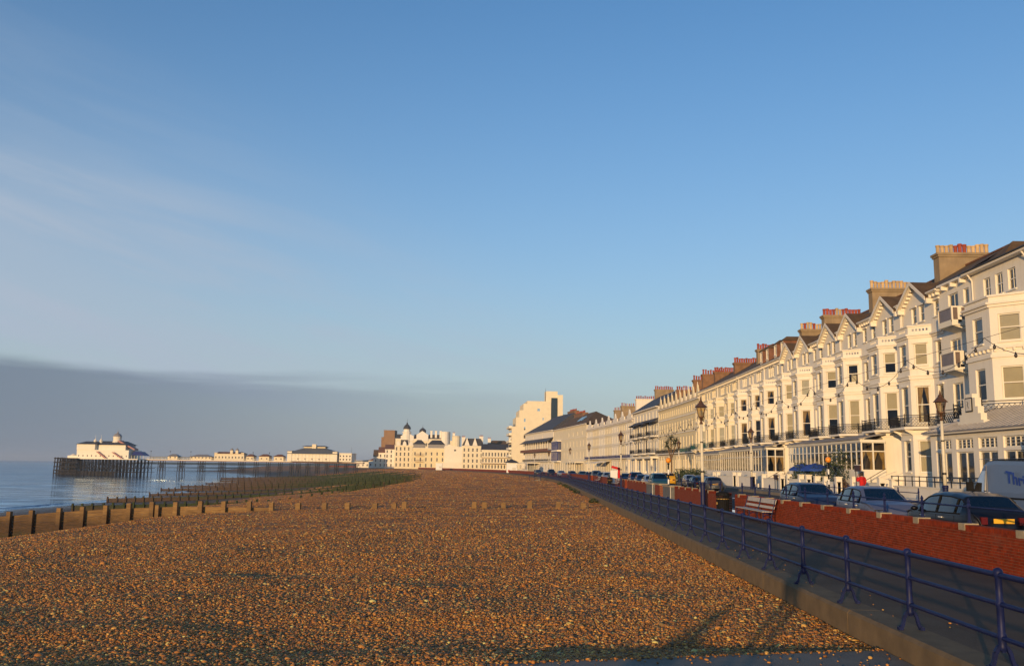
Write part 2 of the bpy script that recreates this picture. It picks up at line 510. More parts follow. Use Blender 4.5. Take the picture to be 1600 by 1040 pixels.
# beach sheet
xs = np.concatenate([[-400, -300, -220, -170, -140], np.arange(-120, -40, 2.5), np.arange(-40, -12, .8), np.arange(-12, 5.01, .4), [5.2, 5.42]])
ys = np.concatenate([np.arange(-40, 8, 2.0), np.arange(8, 40, .45), np.arange(40, 90, .9), np.arange(90, 200, 2.2), np.arange(200, 480, 6), np.arange(480, 1000, 16)])
gx, gy = np.meshgrid(xs, ys)
wx = gx - .00036 * np.maximum(0, gy - 120) ** 2
gz = beach_np(wx, gy)
nx, ny = len(xs), len(ys)
verts = np.stack([wx.ravel(), gy.ravel(), gz.ravel()], 1)
ii = (np.arange(ny - 1)[:, None] * nx + np.arange(nx - 1)[None, :]).ravel()
faces = np.stack([ii, ii + 1, ii + nx + 1, ii + nx], 1)
me = bpy.data.meshes.new('beach'); me.from_pydata(verts.tolist(), [], faces.tolist())
me.materials.append(M['shingle']); me.polygons.foreach_set('use_smooth', [True] * len(me.polygons)); me.update()
beach = struct(link('beach', me))

# loose pebbles lying on the near beach, geometry nodes on a point mesh
pts = []
for (y0, y1, dens, rr) in ((9.5, 14, 1050, 1), (14, 19, 880, 1), (19, 27, 500, 1.1), (27, 40, 240, 1.25), (40, 61, 110, 1.25), (61, 90, 52, 1.4), (90, 140, 25, 1.75), (140, 220, 11, 2.4), (220, 400, 4, 3.6), (400, 640, 1.4, 5.5)):
    xl_ = max(-.66 * y1, -62 + cy(y1)); xr_ = 5.33 if y1 < 100 else 5.05
    n = int((y1 - y0) * (xr_ - xl_) * dens)
    yy = RNG.uniform(y0, y1, n); xx = RNG.uniform(xl_, xr_, n)
    if y1 > 120: xx = xx - .00036 * np.maximum(0, yy - 120) ** 2 + (cy(y1) if xl_ < -62.1 else 0) * 0
    k = (xx > -.63 * yy - .4)
    slab_edge = 12.65 + (xx + .55) * .26 + RNG.normal(0, .07, n)
    on_slab = (xx > -.55 + RNG.normal(0, .12, n)) & (yy < slab_edge)
    k &= ~(on_slab & (RNG.uniform(0, 1, n) > .012))
    xx, yy = xx[k], yy[k]
    zz = beach_np(xx, yy) + RNG.uniform(-.008, .012, len(xx))
    k2 = None
    sl = (xx > -.5) & (yy < 12.65 + (xx + .55) * .26)
    zz[sl] = -.325
    k2 = beach_np(xx, yy) > -5.2 if y0 > 40 else np.ones(len(xx), bool)
    xx, yy, zz = xx[k2], yy[k2], zz[k2]
    pts.append(np.stack([xx, yy, zz, np.full(len(xx), rr)], 1))
pts = np.concatenate(pts)
# pebbles kicked up on to the promenade's edge
ex = np.stack([RNG.uniform(5.45, 6.7, 46), RNG.uniform(14, 30, 46), np.full(46, .012), np.full(46, .6)], 1)
pts = np.concatenate([pts, ex])
me = bpy.data.meshes.new('pebbles'); me.from_pydata(pts[:, :3].tolist(), [], [])
at = me.attributes.new('rad', 'FLOAT', 'POINT'); at.data.foreach_set('value', (pts[:, 3] * np.clip(RNG.lognormal(-4.14, .40, len(pts)), .009, .065)).astype(np.float32))
peb = struct(link('pebbles', me), 'stuff')
ng = bpy.data.node_groups.new('pebble_scatter', 'GeometryNodeTree')
ng.interface.new_socket('Geometry', in_out='INPUT', socket_type='NodeSocketGeometry')
ng.interface.new_socket('Geometry', in_out='OUTPUT', socket_type='NodeSocketGeometry')
gi = ng.nodes.new('NodeGroupInput'); go = ng.nodes.new('NodeGroupOutput')
ico = ng.nodes.new('GeometryNodeMeshIcoSphere'); ico.inputs['Radius'].default_value = 1.0; ico.inputs['Subdivisions'].default_value = 2
smo = ng.nodes.new('GeometryNodeSetShadeSmooth')
smt = ng.nodes.new('GeometryNodeSetMaterial'); smt.inputs['Material'].default_value = M['pebble']
iop = ng.nodes.new('GeometryNodeInstanceOnPoints')
rnd = ng.nodes.new('FunctionNodeRandomValue'); rnd.data_type = 'FLOAT_VECTOR'
rnd.inputs[0].default_value = (.75, .75, .42); rnd.inputs[1].default_value = (1.35, 1.05, .75)
rr_ = ng.nodes.new('FunctionNodeRandomValue'); rr_.data_type = 'FLOAT_VECTOR'
rr_.inputs[0].default_value = (-.5, -.5, 0); rr_.inputs[1].default_value = (.5, .5, 6.28)
na = ng.nodes.new('GeometryNodeInputNamedAttribute'); na.data_type = 'FLOAT'; na.inputs['Name'].default_value = 'rad'
vm = ng.nodes.new('ShaderNodeVectorMath'); vm.operation = 'SCALE'
LK = ng.links.new
LK(gi.outputs[0], iop.inputs['Points']); LK(ico.outputs[0], smo.inputs[0]); LK(smo.outputs[0], smt.inputs[0]); LK(smt.outputs[0], iop.inputs['Instance'])
LK(rnd.outputs[0], vm.inputs[0]); LK(na.outputs[0], vm.inputs['Scale']); LK(vm.outputs[0], iop.inputs['Scale'])
eu = ng.nodes.new('FunctionNodeEulerToRotation'); LK(rr_.outputs[0], eu.inputs[0]); LK(eu.outputs[0], iop.inputs['Rotation'])
LK(iop.outputs[0], go.inputs[0])
md = peb.modifiers.new('scatter', 'NODES'); md.node_group = ng

# sea
def sea_mat():
    m, nt, b = nmat('sea_water')
    nt.nodes.remove(b)
    g = N(nt, 'ShaderNodeNewGeometry')
    n1 = N(nt, 'ShaderNodeTexNoise', ins={0: wcoords(nt, (.10, .55, 1)), 'Scale': .6, 'Detail': 6, 'Roughness': .62}).outputs['Color']
    off = N(nt, 'ShaderNodeVectorMath', operation='SUBTRACT', ins={0: n1, 1: (.5, .5, .5)})
    tl = N(nt, 'ShaderNodeVectorMath', operation='MULTIPLY', ins={0: off.outputs[0], 1: (.14, .42, 0)})
    ad = N(nt, 'ShaderNodeVectorMath', operation='ADD', ins={0: tl.outputs[0], 1: g.outputs['Normal']})
    nz = N(nt, 'ShaderNodeVectorMath', operation='NORMALIZE', ins={0: ad.outputs[0]})
    patch = noise(nt, wcoords(nt, (.004, .02, 1)), 1.0, 4, .6)
    deep = N(nt, 'ShaderNodeBsdfDiffuse', ins={'Color': (.012, .050, .105, 1)})
    tint = mixc(nt, rampv(nt, patch, .35, .65), (.60, .78, .95), (.74, .86, .97))
    gl = N(nt, 'ShaderNodeBsdfGlossy', ins={'Color': tint, 'Roughness': .10, 'Normal': nz.outputs[0]})
    fr = N(nt, 'ShaderNodeFresnel', ins={'IOR': 1.33, 'Normal': nz.outputs[0]})
    f = N(nt, 'ShaderNodeMath', operation='MULTIPLY', ins={0: fr.outputs[0], 1: .92})
    mx = N(nt, 'ShaderNodeMixShader', ins={0: f.outputs[0], 1: deep.outputs[0], 2: gl.outputs[0]})
    nt.links.new(mx.outputs[0], nt.nodes['Material Output'].inputs[0])
    return m
M['sea'] = sea_mat()
mb = MB()
yl = [-3000, -600, 0, 150, 300, 450, 600, 800, 1200, 3000, 6000, 12000]
xl = [-12000, -6000, -3000, -1000, -500, -350, -250, -180, -120, -80, -40, 0]
for a, b_ in zip(yl[:-1], yl[1:]):
    for c_, d_ in zip(xl[:-1], xl[1:]):
        mb.quad((c_, a, -7.2), (d_, a, -7.2), (d_, b_, -7.2), (c_, b_, -7.2))
sea = struct(mb.build('sea', M['sea'], merge=True))
# a line of low swell breaking on the shore
mb = MB()
for k in range(2):
    prev = None
    for i in range(60):
        Y = 120 + i * 4.5
        X = -96 - k * 5.5 + cy(Y) + 1.4 * math.sin(Y * .06 + k) + .6 * math.sin(Y * .21)
        w = .5 + .35 * math.sin(Y * .11 + 2 * k)
        cur = [(X - w, Y, -7.19), (X, Y, -7.19 + .10 + .06 * math.sin(Y * .17 + k)), (X + w * .8, Y, -7.19)]
        if prev:
            mb.quad(prev[0], prev[1], cur[1], cur[0]); mb.quad(prev[1], prev[2], cur[2], cur[1])
        prev = cur
struct(mb.build('swell', M['sea'], smooth=True, merge=True), 'stuff')

# long strips that follow the seafront
YS = [-30, 0, 30, 60, 90, 120] + list(range(130, 420, 10)) + list(range(420, 1001, 20))
def strip(name, x0, x1, z, mat, thick=0, y0=-30, y1=1000):
    mb = MB(); Y_ = [y for y in YS if y0 <= y <= y1]
    for a, b_ in zip(Y_[:-1], Y_[1:]):
        p = [(x0 + cy(a), a), (x1 + cy(a), a), (x1 + cy(b_), b_), (x0 + cy(b_), b_)]
        if thick: mb.hexa([(*q, z - thick) for q in p], [(*q, z) for q in p])
        else: mb.quad(*[(*q, z) for q in p])
    return struct(mb.build(name, mat, merge=not thick))
def asphalt(name, col, var, ridge=0.012):
    m, nt, b = nmat(name)
    b.inputs['Roughness'].default_value = .9; b.inputs['Specular IOR Level'].default_value = .2
    w = wcoords(nt)
    n1 = noise(nt, w, .5, 5, .6); n2 = noise(nt, w, 60, 3, .7); n3 = noise(nt, w, 4, 4, .6)
    c = mixc(nt, rampv(nt, n1, .35, .65), tuple(x * (1 - var) for x in col), tuple(x * (1 + var) for x in col))
    c = mixc(nt, rampv(nt, n2, .45, .7), c, tuple(x * 1.7 for x in col))
    c = mixc(nt, rampv(nt, n3, .55, .75, 0, .4), c, tuple(x * .55 for x in col))
    nt.links.new(c, b.inputs['Base Color'])
    bump(nt, n2, .5, ridge, b)
    return m
M['tarmac'] = asphalt('promenade_tarmac', (.100, .066, .043), .25)
M['road'] = asphalt('road_asphalt', (.055, .052, .052), .2)
M['paving'] = asphalt('pavement', (.20, .18, .155), .15)
M['apron'] = asphalt('concrete_edge', (.105, .078, .052), .3)
strip('promenade', 6.45, 11.3, 0.0, M['tarmac'])
strip('promenade_edge', 5.90, 6.45, 0.004, M['apron'])
strip('road', 11.3, 22.0, .13, M['road'])
strip('pavement', 22.15, 24.6, .38, M['paving'])
strip('kerbstone', 22.0, 22.15, .38, M['slab'], thick=.3)
strip('forecourt', 24.6, 60, .40, M['paving'])
mb = MB()
for a in np.arange(12, 150, 6.0):
    if not (68 < a < 76):
        mb.box(16.1, 16.22, a, a + 2.2, .134, .136)
for a in np.arange(20, 68, 6.0):
    mb.box(11.65, 11.75, a, a + 5.4, .134, .136)
for k in range(10):                                            # zebra crossing stripes at the beacons
    mb.box(11.8 + k * 1.0, 12.3 + k * 1.0, 70.3, 72.9, .134, .136)
struct(mb.build('road_markings', M['white_plain']))
# concrete kerb, cast in blocks
kerb = struct(thing('kerb', 'x', 'x')); del kerb['label']; del kerb['category']; kerb['kind'] = 'structure'
kz0 = -1.2
a = -12.0
blk = {}
while a < 132:
    L = 5.55
    key = 'k'
    if key not in blk:
        mb = MB()
        prof = [(5.36, kz0), (5.90, kz0), (5.90, .006), (5.41, .006), (5.36, -.045)]
        mb.prism([(x, 0, z) for x, z in prof], (0, L - .022, 0))
        blk[key] = mb.mesh('kerb_block', M['concrete'])
    o = link('kerb_block', blk[key], kerb); o.location = (cy(a + 2), a, 0)
    a += L
mb = MB()
YK = [y for y in range(int(a), 1001, 10)]; YK[0] = a
for p, q in zip(YK[:-1], YK[1:]):
    mb.hexa([(5.36 + cy(p), p, kz0), (5.90 + cy(p), p, kz0), (5.90 + cy(q), q, kz0), (5.36 + cy(q), q, kz0)],
            [(5.36 + cy(p), p, .006), (5.90 + cy(p), p, .006), (5.90 + cy(q), q, .006), (5.36 + cy(q), q, .006)])
mb.build('kerb_run', M['concrete'], kerb)
# concrete slab at the foot of the kerb, in front of the photographer
mb = MB()
mb.prism([(-5.4, -6, -.9), (5.34, -6, -.9), (5.34, 14.15, -.9), (2.4, 13.42, -.9), (-.55, 12.65, -.9), (-.62, 3, -.9), (-5.4, 2.6, -.9)], (0, 0, .56))
struct(mb.build('concrete_slab', M['slab']))
# land behind the town
strip('land', 60, 4000, .25, M['paving'])
mb = MB(); mb.quad((-420, 1000, -.5), (5000, 1000, -.5), (5000, 9000, -.5), (-420, 9000, -.5))
struct(mb.build('far_land', M['paving']))
# ------------------------------------------------------------------ promenade: railing, wall, lamps, bench, bins
PITCH = 2.77
# --- seaward railing
rl = thing('seafront_railing', 'blue painted iron railing with three rails along the beach edge of the promenade', 'railing', (0, 0, 0))
mb = MB()
mb.lathe([(.060, .22), (.050, .27), (.046, .34), (.056, .36), (.056, .40), (.044, .43), (.042, .72), (.055, .74), (.055, .78), (.042, .80), (.040, 1.06), (.056, 1.08), (.060, 1.12), (.052, 1.16), (.02, 1.18)], n=10)
post_me = mb.mesh('post', M['blue'], smooth=True)
mb = MB()
for sgn in (-1, 1):
    arc = [(0, sgn * .02, .27), (0, sgn * .085, .245), (0, sgn * .14, .19), (0, sgn * .165, .11), (0, sgn * .20, .045), (0, sgn * .245, .03)]
    for a, b in zip(arc[:-1], arc[1:]):
        mb.bar(a, b, .062, .058, up=(1, 0, 0))
    mb.box(-.05, .05, sgn * .245 - .05, sgn * .245 + .05, .0, .045)
mb.box(-.035, .035, -.035, .035, .2, .3)
foot_me = mb.mesh('foot', M['blue'])
RX = 5.65
PITCH_R = 2.63
Y = 13.87 - 5 * PITCH_R
posts_y = []
while Y < 226:
    posts_y.append(Y); Y += PITCH_R
for Y in posts_y:
    o = link('post', post_me, rl); o.location = (RX + cy(Y), Y, 0.004)
    f = link('foot', foot_me, o); f.rotation_euler = (0, 0, math.pi / 2); f.scale = (.9, .64, 1)
for z, r in ((1.10, .036), (.76, .031), (.37, .031)):
    mb = MB()
    for a, b in zip(posts_y[:-1], posts_y[1:]):
        dzs = random.uniform(-.006, .006)
        mb.cyl((RX + cy(a), a, z), (RX + cy(b), b, z), r, r, 8, caps=False)
    mb.build('rail', M['blue'], rl, smooth=True)

# --- red brick wall, in runs between openings
WX = 11.05
WT = .34
HW = 1.02
def wall_run(y0, y1, label, near=False, cap_mat='brick'):
    t = thing('brick_wall', label, 'wall', (cy((y0 + y1) / 2), 0, 0), group='red brick promenade walls')
    t.location = (0, 0, 0)
    mb = MB()
    ysn = [y0] + [y for y in np.arange(math.ceil(y0 / 5 + .01) * 5, y1, 5.0)] + [y1]
    for a, b in zip(ysn[:-1], ysn[1:]):
        mb.hexa([(WX + .012 + cy(a), a, -.05), (WX + WT + cy(a), a, -.05), (WX + WT + cy(b), b, -.05), (WX + .012 + cy(b), b, -.05)],
                [(WX + .012 + cy(a), a, HW - .11), (WX + WT + cy(a), a, HW - .11), (WX + WT + cy(b), b, HW - .11), (WX + .012 + cy(b), b, HW - .11)])
    mb.build('core', M['mortar'] if near else M['brick_far'], t)
    # coping blocks stand where the posts of the upper rail are
    k0 = math.ceil((y0 - 20.88) / PITCH); blocks = []
    k = k0
    while 20.88 + k * PITCH < y1:
        blocks.append(20.88 + k * PITCH); k += 1
    if 'cb' not in SH:
        b_ = MB(); b_.box(-.012, WT + .01, -.17, .17, -.145, .03); SH['cb'] = b_.mesh('coping_block', M['coping'])
        b_ = MB(); b_.box(-.008, .2, -.17, .17, -.05 - .0, HW - .145); SH['pil'] = b_.mesh('pilaster', M['brick'])
    for yb in blocks:
        if yb < 130:
            o = link('coping_block', SH['cb'], t); o.location = (WX + cy(yb), yb, HW)
    # soldier course: bricks on edge between the blocks
    n_ = 0
    if 'sb' not in SH:
        b_ = MB(); b_.box(0, WT - .012, .004, .066, 0, .108); SH['sb'] = b_.mesh('brick', M['brick'])
        b_ = MB(); b_.box(0, .10, .005, .215, .005, .065); SH['br'] = b_.mesh('brick', M['brick'])
        b_ = MB(); b_.box(0, .10, .005, .1025, .005, .065); SH['hb'] = b_.mesh('brick', M['brick'])
    rest = MB()
    y = y0 + .01
    while y < min(y1 - .07, 100):
        if not any(abs(y + .035 - yb) < .205 for yb in blocks):
            jx = random.uniform(-.004, .004)
            if near and y < 25.5:
                o = link('brick', SH['sb'], t); o.location = (WX + .004 + jx, y, HW - .11)
            else:
                rest.box(WX + .004 + jx + cy(y), WX + WT - .01 + cy(y), y + .004, y + .066, HW - .11, HW - .002 + random.uniform(-.004, .003))
        y += .0705
    if y1 > 100:
        for a, b in zip(ysn[:-1], ysn[1:]):
            if b > 100:
                a = max(a, 100)
                rest.hexa([(WX + cy(a), a, HW - .11), (WX + WT + cy(a), a, HW - .11), (WX + WT + cy(b), b, HW - .11), (WX + cy(b), b, HW - .11)],
                          [(WX + cy(a), a, HW), (WX + WT + cy(a), a, HW), (WX + WT + cy(b), b, HW), (WX + cy(b), b, HW)])
    # face bricks
    if near:
        count = 0
        ylim = 46.0
        z = 0.0; row = 0
        while z < HW - .125:
            y = y0 + (0 if row % 2 == 0 else .11)
            while y < min(y1, ylim):
                dx_ = random.uniform(-.004, .004)
                if y < 26.5 and 20.3 < y and count < 262:
                    o = link('brick', SH['br'], t); o.location = (WX + dx_, y, z); count += 1
                else:
                    rest.box(WX + dx_, WX + .1, y + .005, min(y + .215, y1), z + .005, z + .065)
                y += .22
            z += .0703; row += 1
        # beyond the single bricks' range the courses alone
        z = 0.0
        while z < HW - .125 and y1 > ylim:
            rest.box(WX + random.uniform(-.003, .003), WX + .1, ylim, y1, z + .005, z + .065)
            z += .0703
    if rest.f:
        o = rest.build('brickwork', M['brick_s'] if near else M['brick'], t, fixn=False); o['kind'] = 'stuff'
    return t
SH = {}
def brick_s_mat():
    m, nt, b = nmat('red_brick_courses')
    g = N(nt, 'ShaderNodeNewGeometry')
    w = wcoords(nt)
    n1 = noise(nt, w, 7, 4); n2 = noise(nt, w, .6, 4)
    c = mixc(nt, rampv(nt, n1, .3, .7), (.185, .025, .007), (.285, .042, .012))
    k = rampv(nt, g.outputs['Random Per Island'], 0, 1, .74, 1.2)
    c = mixc(nt, 1.0, c, N(nt, 'ShaderNodeCombineColor', ins={0: k, 1: k, 2: k}).outputs[0], 'MULTIPLY')
    c = mixc(nt, rampv(nt, n2, .58, .75, 0, .35), c, (.26, .13, .09))
    nt.links.new(c, b.inputs['Base Color']); b.inputs['Roughness'].default_value = .9; b.inputs['Specular IOR Level'].default_value = .15
    return m
M['brick_s'] = brick_s_mat()
def brick_far_mat():
    m, nt, b = nmat('red_brick_far')
    t = N(nt, 'ShaderNodeTexCoord')
    sp = N(nt, 'ShaderNodeSeparateXYZ', ins={0: t.outputs['Object']})
    cb = N(nt, 'ShaderNodeCombineXYZ', ins={0: sp.outputs[1], 1: sp.outputs[2]})
    br = N(nt, 'ShaderNodeTexBrick', ins={'Vector': cb.outputs[0], 'Color1': (.245, .034, .010, 1), 'Color2': (.19, .027, .008, 1), 'Mortar': (.22, .12, .075, 1), 'Scale': 1.0, 'Mortar Size': .006, 'Brick Width': .22, 'Row Height': .0703})
    n2 = noise(nt, wcoords(nt), .5, 4)
    nt.links.new(mixc(nt, rampv(nt, n2, .5, .75, 0, .3), br.outputs[0], (.26, .10, .06)), b.inputs['Base Color'])
    b.inputs['Roughness'].default_value = .9; b.inputs['Specular IOR Level'].default_value = .15
    return m
M['brick_far'] = brick_far_mat()
wall_run(10.0, 49.5, 'long red brick wall with pale coping blocks, running past the bench to the right edge', near=True)
wall_run(51.7, 70.1, 'short red brick wall between the black bin and the grey weathered cupboard')
wall_run(86.2, 104.3, 'red brick wall with pale coping dots, beyond the gap and behind the far bench')
wall_run(106.5, 119.0, 'red brick wall panel with a bench, just beyond the second tall lamp')
wall_run(123.0, 154.0, 'far red brick wall beneath the parked cars, past the second litter bin')
wall_run(158.0, 880.0, 'low dull red wall curving away behind the white kiosk to the far town')
# wall ends at the opening: weathered board cupboards with concrete lids, brick pier, blue gate
def cupboard(y0, y1, label):
    t = thing('flood_board_cupboard', label, 'cupboard', (WX + cy(y0), y0, 0), group='weathered cupboards at the wall opening')
    mb = MB(); mb.box(-.25, .5, 0, y1 - y0, 0, .93); mb.build('body', M['panel_grey'], t)
    mb = MB(); mb.box(-.34, .58, -.06, y1 - y0 + .06, .932, 1.06); mb.build('lid', M['coping'], t)
    L = y1 - y0
    for i in range(2):
        mb = MB(); a = .1 + i * (L - .2) / 2
        mb.box(-.27, -.252, a + .04, a + (L - .2) / 2 - .04, .08, .86); mb.build('door', M['panel_grey'], t)
    mb = MB(); mb.box(-.285, -.255, -.02, .09, 0, .93); mb.build('stile', M['trim'], t)
cupboard(70.3, 74.4, 'grey weathered cupboard with concrete lid at the near side of the wall opening')
cupboard(80.6, 85.0, 'grey weathered cupboard with concrete lid at the far side of the wall opening')
t = thing('brick_pier', 'red brick pier with pale concrete cap beside the wall opening', 'pier', (WX, 77.0, 0))
mb = MB(); mb.box(-.15, .5, 0, 2.9, 0, .96); mb.build('shaft', M['brick_far'], t)
mb = MB(); mb.box(-.22, .57, -.07, 2.97, .962, 1.08); mb.build('cap', M['coping'], t)
t = thing('flood_gate', 'dark blue gate closing the gap in the brick wall', 'gate', (WX + .2, 74.6, 0))
for i in range(6):
    mb = MB(); mb.box(0, .06, i * .39, i * .39 + .365, .08, .86); mb.build('panel', M['blue'], t)
for z in (.2, .72):
    mb = MB(); mb.box(.062, .1, 0, 2.32, z, z + .09); mb.build('rail', M['blue'], t)

# --- upper rail standing on the wall
def upper_rail(y0, y1, label):
    t = thing('wall_railing', label, 'railing', (0, 0, 0), group='single rails on the promenade wall')
    if 'up' not in SH:
        b_ = MB(); b_.lathe([(.055, 0), (.05, .05), (.034, .09), (.034, .36), (.052, .38), (.055, .43), (.045, .47), (.03, .50), (.045, .53), (.032, .57), (.008, .62)], n=8)
        SH['up'] = b_.mesh('post', M['blue'])
    ys_ = []
    k = math.ceil((y0 - 20.88) / PITCH)
    while 20.88 + k * PITCH < y1:
        ys_.append(20.88 + k * PITCH); k += 1
    for y in ys_:
        o = link('post', SH['up'], t); o.location = (WX + .2 + cy(y), y, HW + .03)
    mb = MB()
    for a, b in zip(ys_[:-1], ys_[1:]):
        mb.cyl((WX + .2 + cy(a), a, HW + .44), (WX + .2 + cy(b), b, HW + .44), .026, .026, 6, caps=False)
    mb.build('rail', M['blue'], t, smooth=True)
upper_rail(10.2, 49.5, 'single blue rail on short posts along the top of the near brick wall')
upper_rail(51.7, 70.1, 'single blue rail on short posts above the short wall by the black bin')
# railing on the pavement side of the road, seen over the wall
t = thing('pavement_railing', 'blue post and rail barrier by the road, in front of the white garden walls', 'railing')
mb = MB(); mb.lathe([(.06, 0), (.045, .1), (.04, .9), (.06, .94), (.05, 1.0), (.03, 1.03), (.05, 1.08), (.01, 1.2)], n=8); pm = mb.mesh('post', M['blue'])
ys_ = [53 + 2.9 * i for i in range(7)]
for y in ys_:
    o = link('post', pm, t); o.location = (22.4, y, .26)
for z in (1.05, .6):
    mb = MB(); mb.cyl((22.4, ys_[0], z + .1), (22.4, ys_[-1], z + .1), .028, .028, 6); mb.build('rail', M['blue'], t, smooth=True)

# --- lamp posts
def lamp_parts():
    t = thing('street_lamp', 'x', 'street lamp', group='promenade lamp posts')
    mb = MB(); mb.lathe([(.20, 0), (.20, .12), (.165, .16), (.15, .2), (.15, 1.38), (.175, 1.42), (.175, 1.50), (.13, 1.55)], n=12); mb.build('base', M['blue'], t)
    mb = MB(); mb.lathe([(.095, 1.5), (.092, 2.3), (.086, 3.9), (.075, 5.15)], n=12); s_ = mb.build('shaft', M['lampwhite'], t, smooth=True)
    mb = MB(); mb.lathe([(.105, 2.12), (.105, 2.24)], n=12); mb.lathe([(.10, 3.95), (.10, 4.03)], n=12); mb.build('collar', M['iron'], t)
    mb = MB(); mb.lathe([(.08, 5.1), (.12, 5.16), (.07, 5.22), (.06, 5.34), (.11, 5.4), (.06, 5.44)], n=10)
    for k in range(4):
        a = k * math.pi / 2
        pts = [(math.cos(a) * r, math.sin(a) * r, z) for r, z in ((.07, 5.36), (.16, 5.42), (.24, 5.52), (.21, 5.60))]
        mb.tube(pts, .017, 5)
    mb.build('bracket', M['copper'], t)
    lan = MB()
    b_, h_ = .17, .30
    for k in range(6):
        a = math.pi / 3 * k
        lan.bar((b_ * math.cos(a), b_ * math.sin(a), 5.58), (h_ * math.cos(a), h_ * math.sin(a), 6.16), .03)
        a2 = a + math.pi / 3
        lan.bar((h_ * math.cos(a), h_ * math.sin(a), 6.16), (h_ * math.cos(a2), h_ * math.sin(a2), 6.16), .035)
    lan.lathe([(.05, 5.44), (.19, 5.56), (.19, 5.60)], n=6)
    lt = lan.build('lantern', M['copper'], t)
    mb = MB(); mb.lathe([(.165, 5.60), (.292, 6.15)], n=6, cap=False); mb.v = [(x * math.cos(-.5236) - y * math.sin(-.5236), x * math.sin(-.5236) + y * math.cos(-.5236), z) for x, y, z in mb.v]
    mb.build('pane', M['lamp_glass'], lt)
    mb = MB(); mb.lathe([(.07, 5.62), (.10, 5.72), (.08, 5.95), (.02, 6.0)], n=8); mb.build('bulb', M['white_plain'], lt)
    mb = MB(); mb.lathe([(.40, 6.15), (.36, 6.20), (.25, 6.32), (.16, 6.42), (.12, 6.46), (.13, 6.50), (.05, 6.60), (.055, 6.64), (.012, 6.82)], n=12); mb.build('cap', M['copper'], lt)
    return t
lamp0 = lamp_parts()
LAMPS = [(10.65, 3.5, 0, 'cream lamp post with bronze lantern on the promenade, out past the right edge'),
         (10.65, 56.4, 0, 'tall cream lamp post with blue base standing by the black litter bin'),
         (10.65, 107.0, 0, 'second tall lamp post on the promenade, beyond the wall opening'),
         (10.65, 158.0, 0, 'third lamp post along the promenade, before the pale gabled terrace'),
         (10.65, 197.0, 0, 'fourth lamp post along the promenade'),
         (10.65, 246.0, 0, 'thin far lamp post, right one of the pair before the dark roofed hotel'),
         (10.65, 282.0, 0, 'thin far lamp post, left one of the pair before the dark roofed hotel'),
         (23.0, 50.9, .1, 'lamp post with dark lantern in front of the striped awning'),
         (23.0, 95.0, .1, 'lamp post across the road before the long glazed sun lounge'),
         (23.0, 140.0, .1, 'lamp post across the road behind the zebra beacon and palm')]
for i, (x, y, z, lab) in enumerate(LAMPS):
    o = lamp0 if i == 0 else copy_tree(lamp0)
    o.location = (x + cy(y), y, z); o['label'] = lab
    o.rotation_euler = (random.uniform(-.008, .008), random.uniform(-.012, .004), random.uniform(0, 3))

# --- festoon lights hung from the seaward lamps
def festoon(y0, y1, n, z, label):
    t = thing('festoon_lights', label, 'festoon lights', (0, 0, 0), group='festoon lights between the lamps')
    if 'bulb' not in SH:
        b_ = MB(); b_.lathe([(.014, .03), (.018, .0), (.034, -.035), (.036, -.06), (.022, -.09), (.006, -.10)], n=8); SH['bulb'] = b_.mesh('bulb', M['bulb'], smooth=True)
    mb = MB(); seg = (y1 - y0) / n
    tops = [(10.65 + cy(y0 + i * seg), y0 + i * seg, z - .10 * math.sin(math.pi * i / n)) for i in range(n + 1)]
    mb.tube(tops, .005, 4); mb.build('support_wire', M['iron'], t)
    mb = MB(); bs = []
    for i in range(n):
        a, b = Vector(tops[i]), Vector(tops[i + 1]); pts = []
        sag = .58 + random.uniform(-.06, .06)
        for k in range(11):
            f = k / 10
            p = a.lerp(b, f); p.z -= sag * (1 - (2 * f - 1) ** 2)
            pts.append(p)
        mb.tube(pts, .0075, 4)
        for f in (.1, .3, .5, .7, .9):
            p = a.lerp(b, f); p.z -= sag * (1 - (2 * f - 1) ** 2); bs.append(p)
    mb.build('swag_cable', M['iron'], t)
    for p in bs:
        o = link('bulb', SH['bulb'], t); o.location = p
festoon(3.5, 56.4, 12, 5.55, 'string of dark bulbs swagged from a wire in front of the gabled houses')
festoon(56.4, 107.0, 12, 5.55, 'further string of dark bulbs between the first and second promenade lamps')

# --- bench
def bench(x, y, L, label, zrot=0):
    t = thing('bench', label, 'bench', (x, y, 0), zrot, group='promenade benches')
    for k in range(3):
        yy = (0.06, L / 2, L - .06)[k]
        mb = MB()
        mb.tube([(0, yy, .02), (.06, yy, .25), (.06, yy, .47)], .026, 6)
        mb.tube([(.5, yy, .02), (.42, yy, .25), (.46, yy, .47)], .026, 6)
        mb.tube([(.02, yy, .47), (.46, yy, .45), (.55, yy, .75), (.62, yy, 1.06)], .026, 6)
        mb.tube([(.06, yy, .3), (.24, yy, .38), (.42, yy, .3)], .018, 5)
        mb.tube([(.08, yy, .14), (.25, yy, .05), (.44, yy, .14)], .018, 5)
        mb.build('frame', M['blue'], t)
    for k in range(4):
        mb = MB(); mb.box(.0 + k * .115, .1 + k * .115, 0, L, .490, .525); mb.build('seat_slat', M['bench'], t)
    for half in range(2):
        a, b = (0.03, L / 2 - .06) if half == 0 else (L / 2 + .06, L - .03)
        for z, h in ((.62, .11), (.84, .20)):
            mb = MB(); xo = .485 + (z - .5) * .28
            mb.hexa([(xo, a, z), (xo + .03, a, z), (xo + .03, b, z), (xo, b, z)], [(xo + h * .28, a, z + h), (xo + .03 + h * .28, a, z + h), (xo + .03 + h * .28, b, z + h), (xo + h * .28, b, z + h)])
            mb.build('back_slat', M['bench'], t)
bench(10.2, 40.4, 5.2, 'white slatted bench with blue iron frame against the near brick wall')
bench(10.2, 110.5, 4.6, 'small far white slatted bench before the second lamp post')
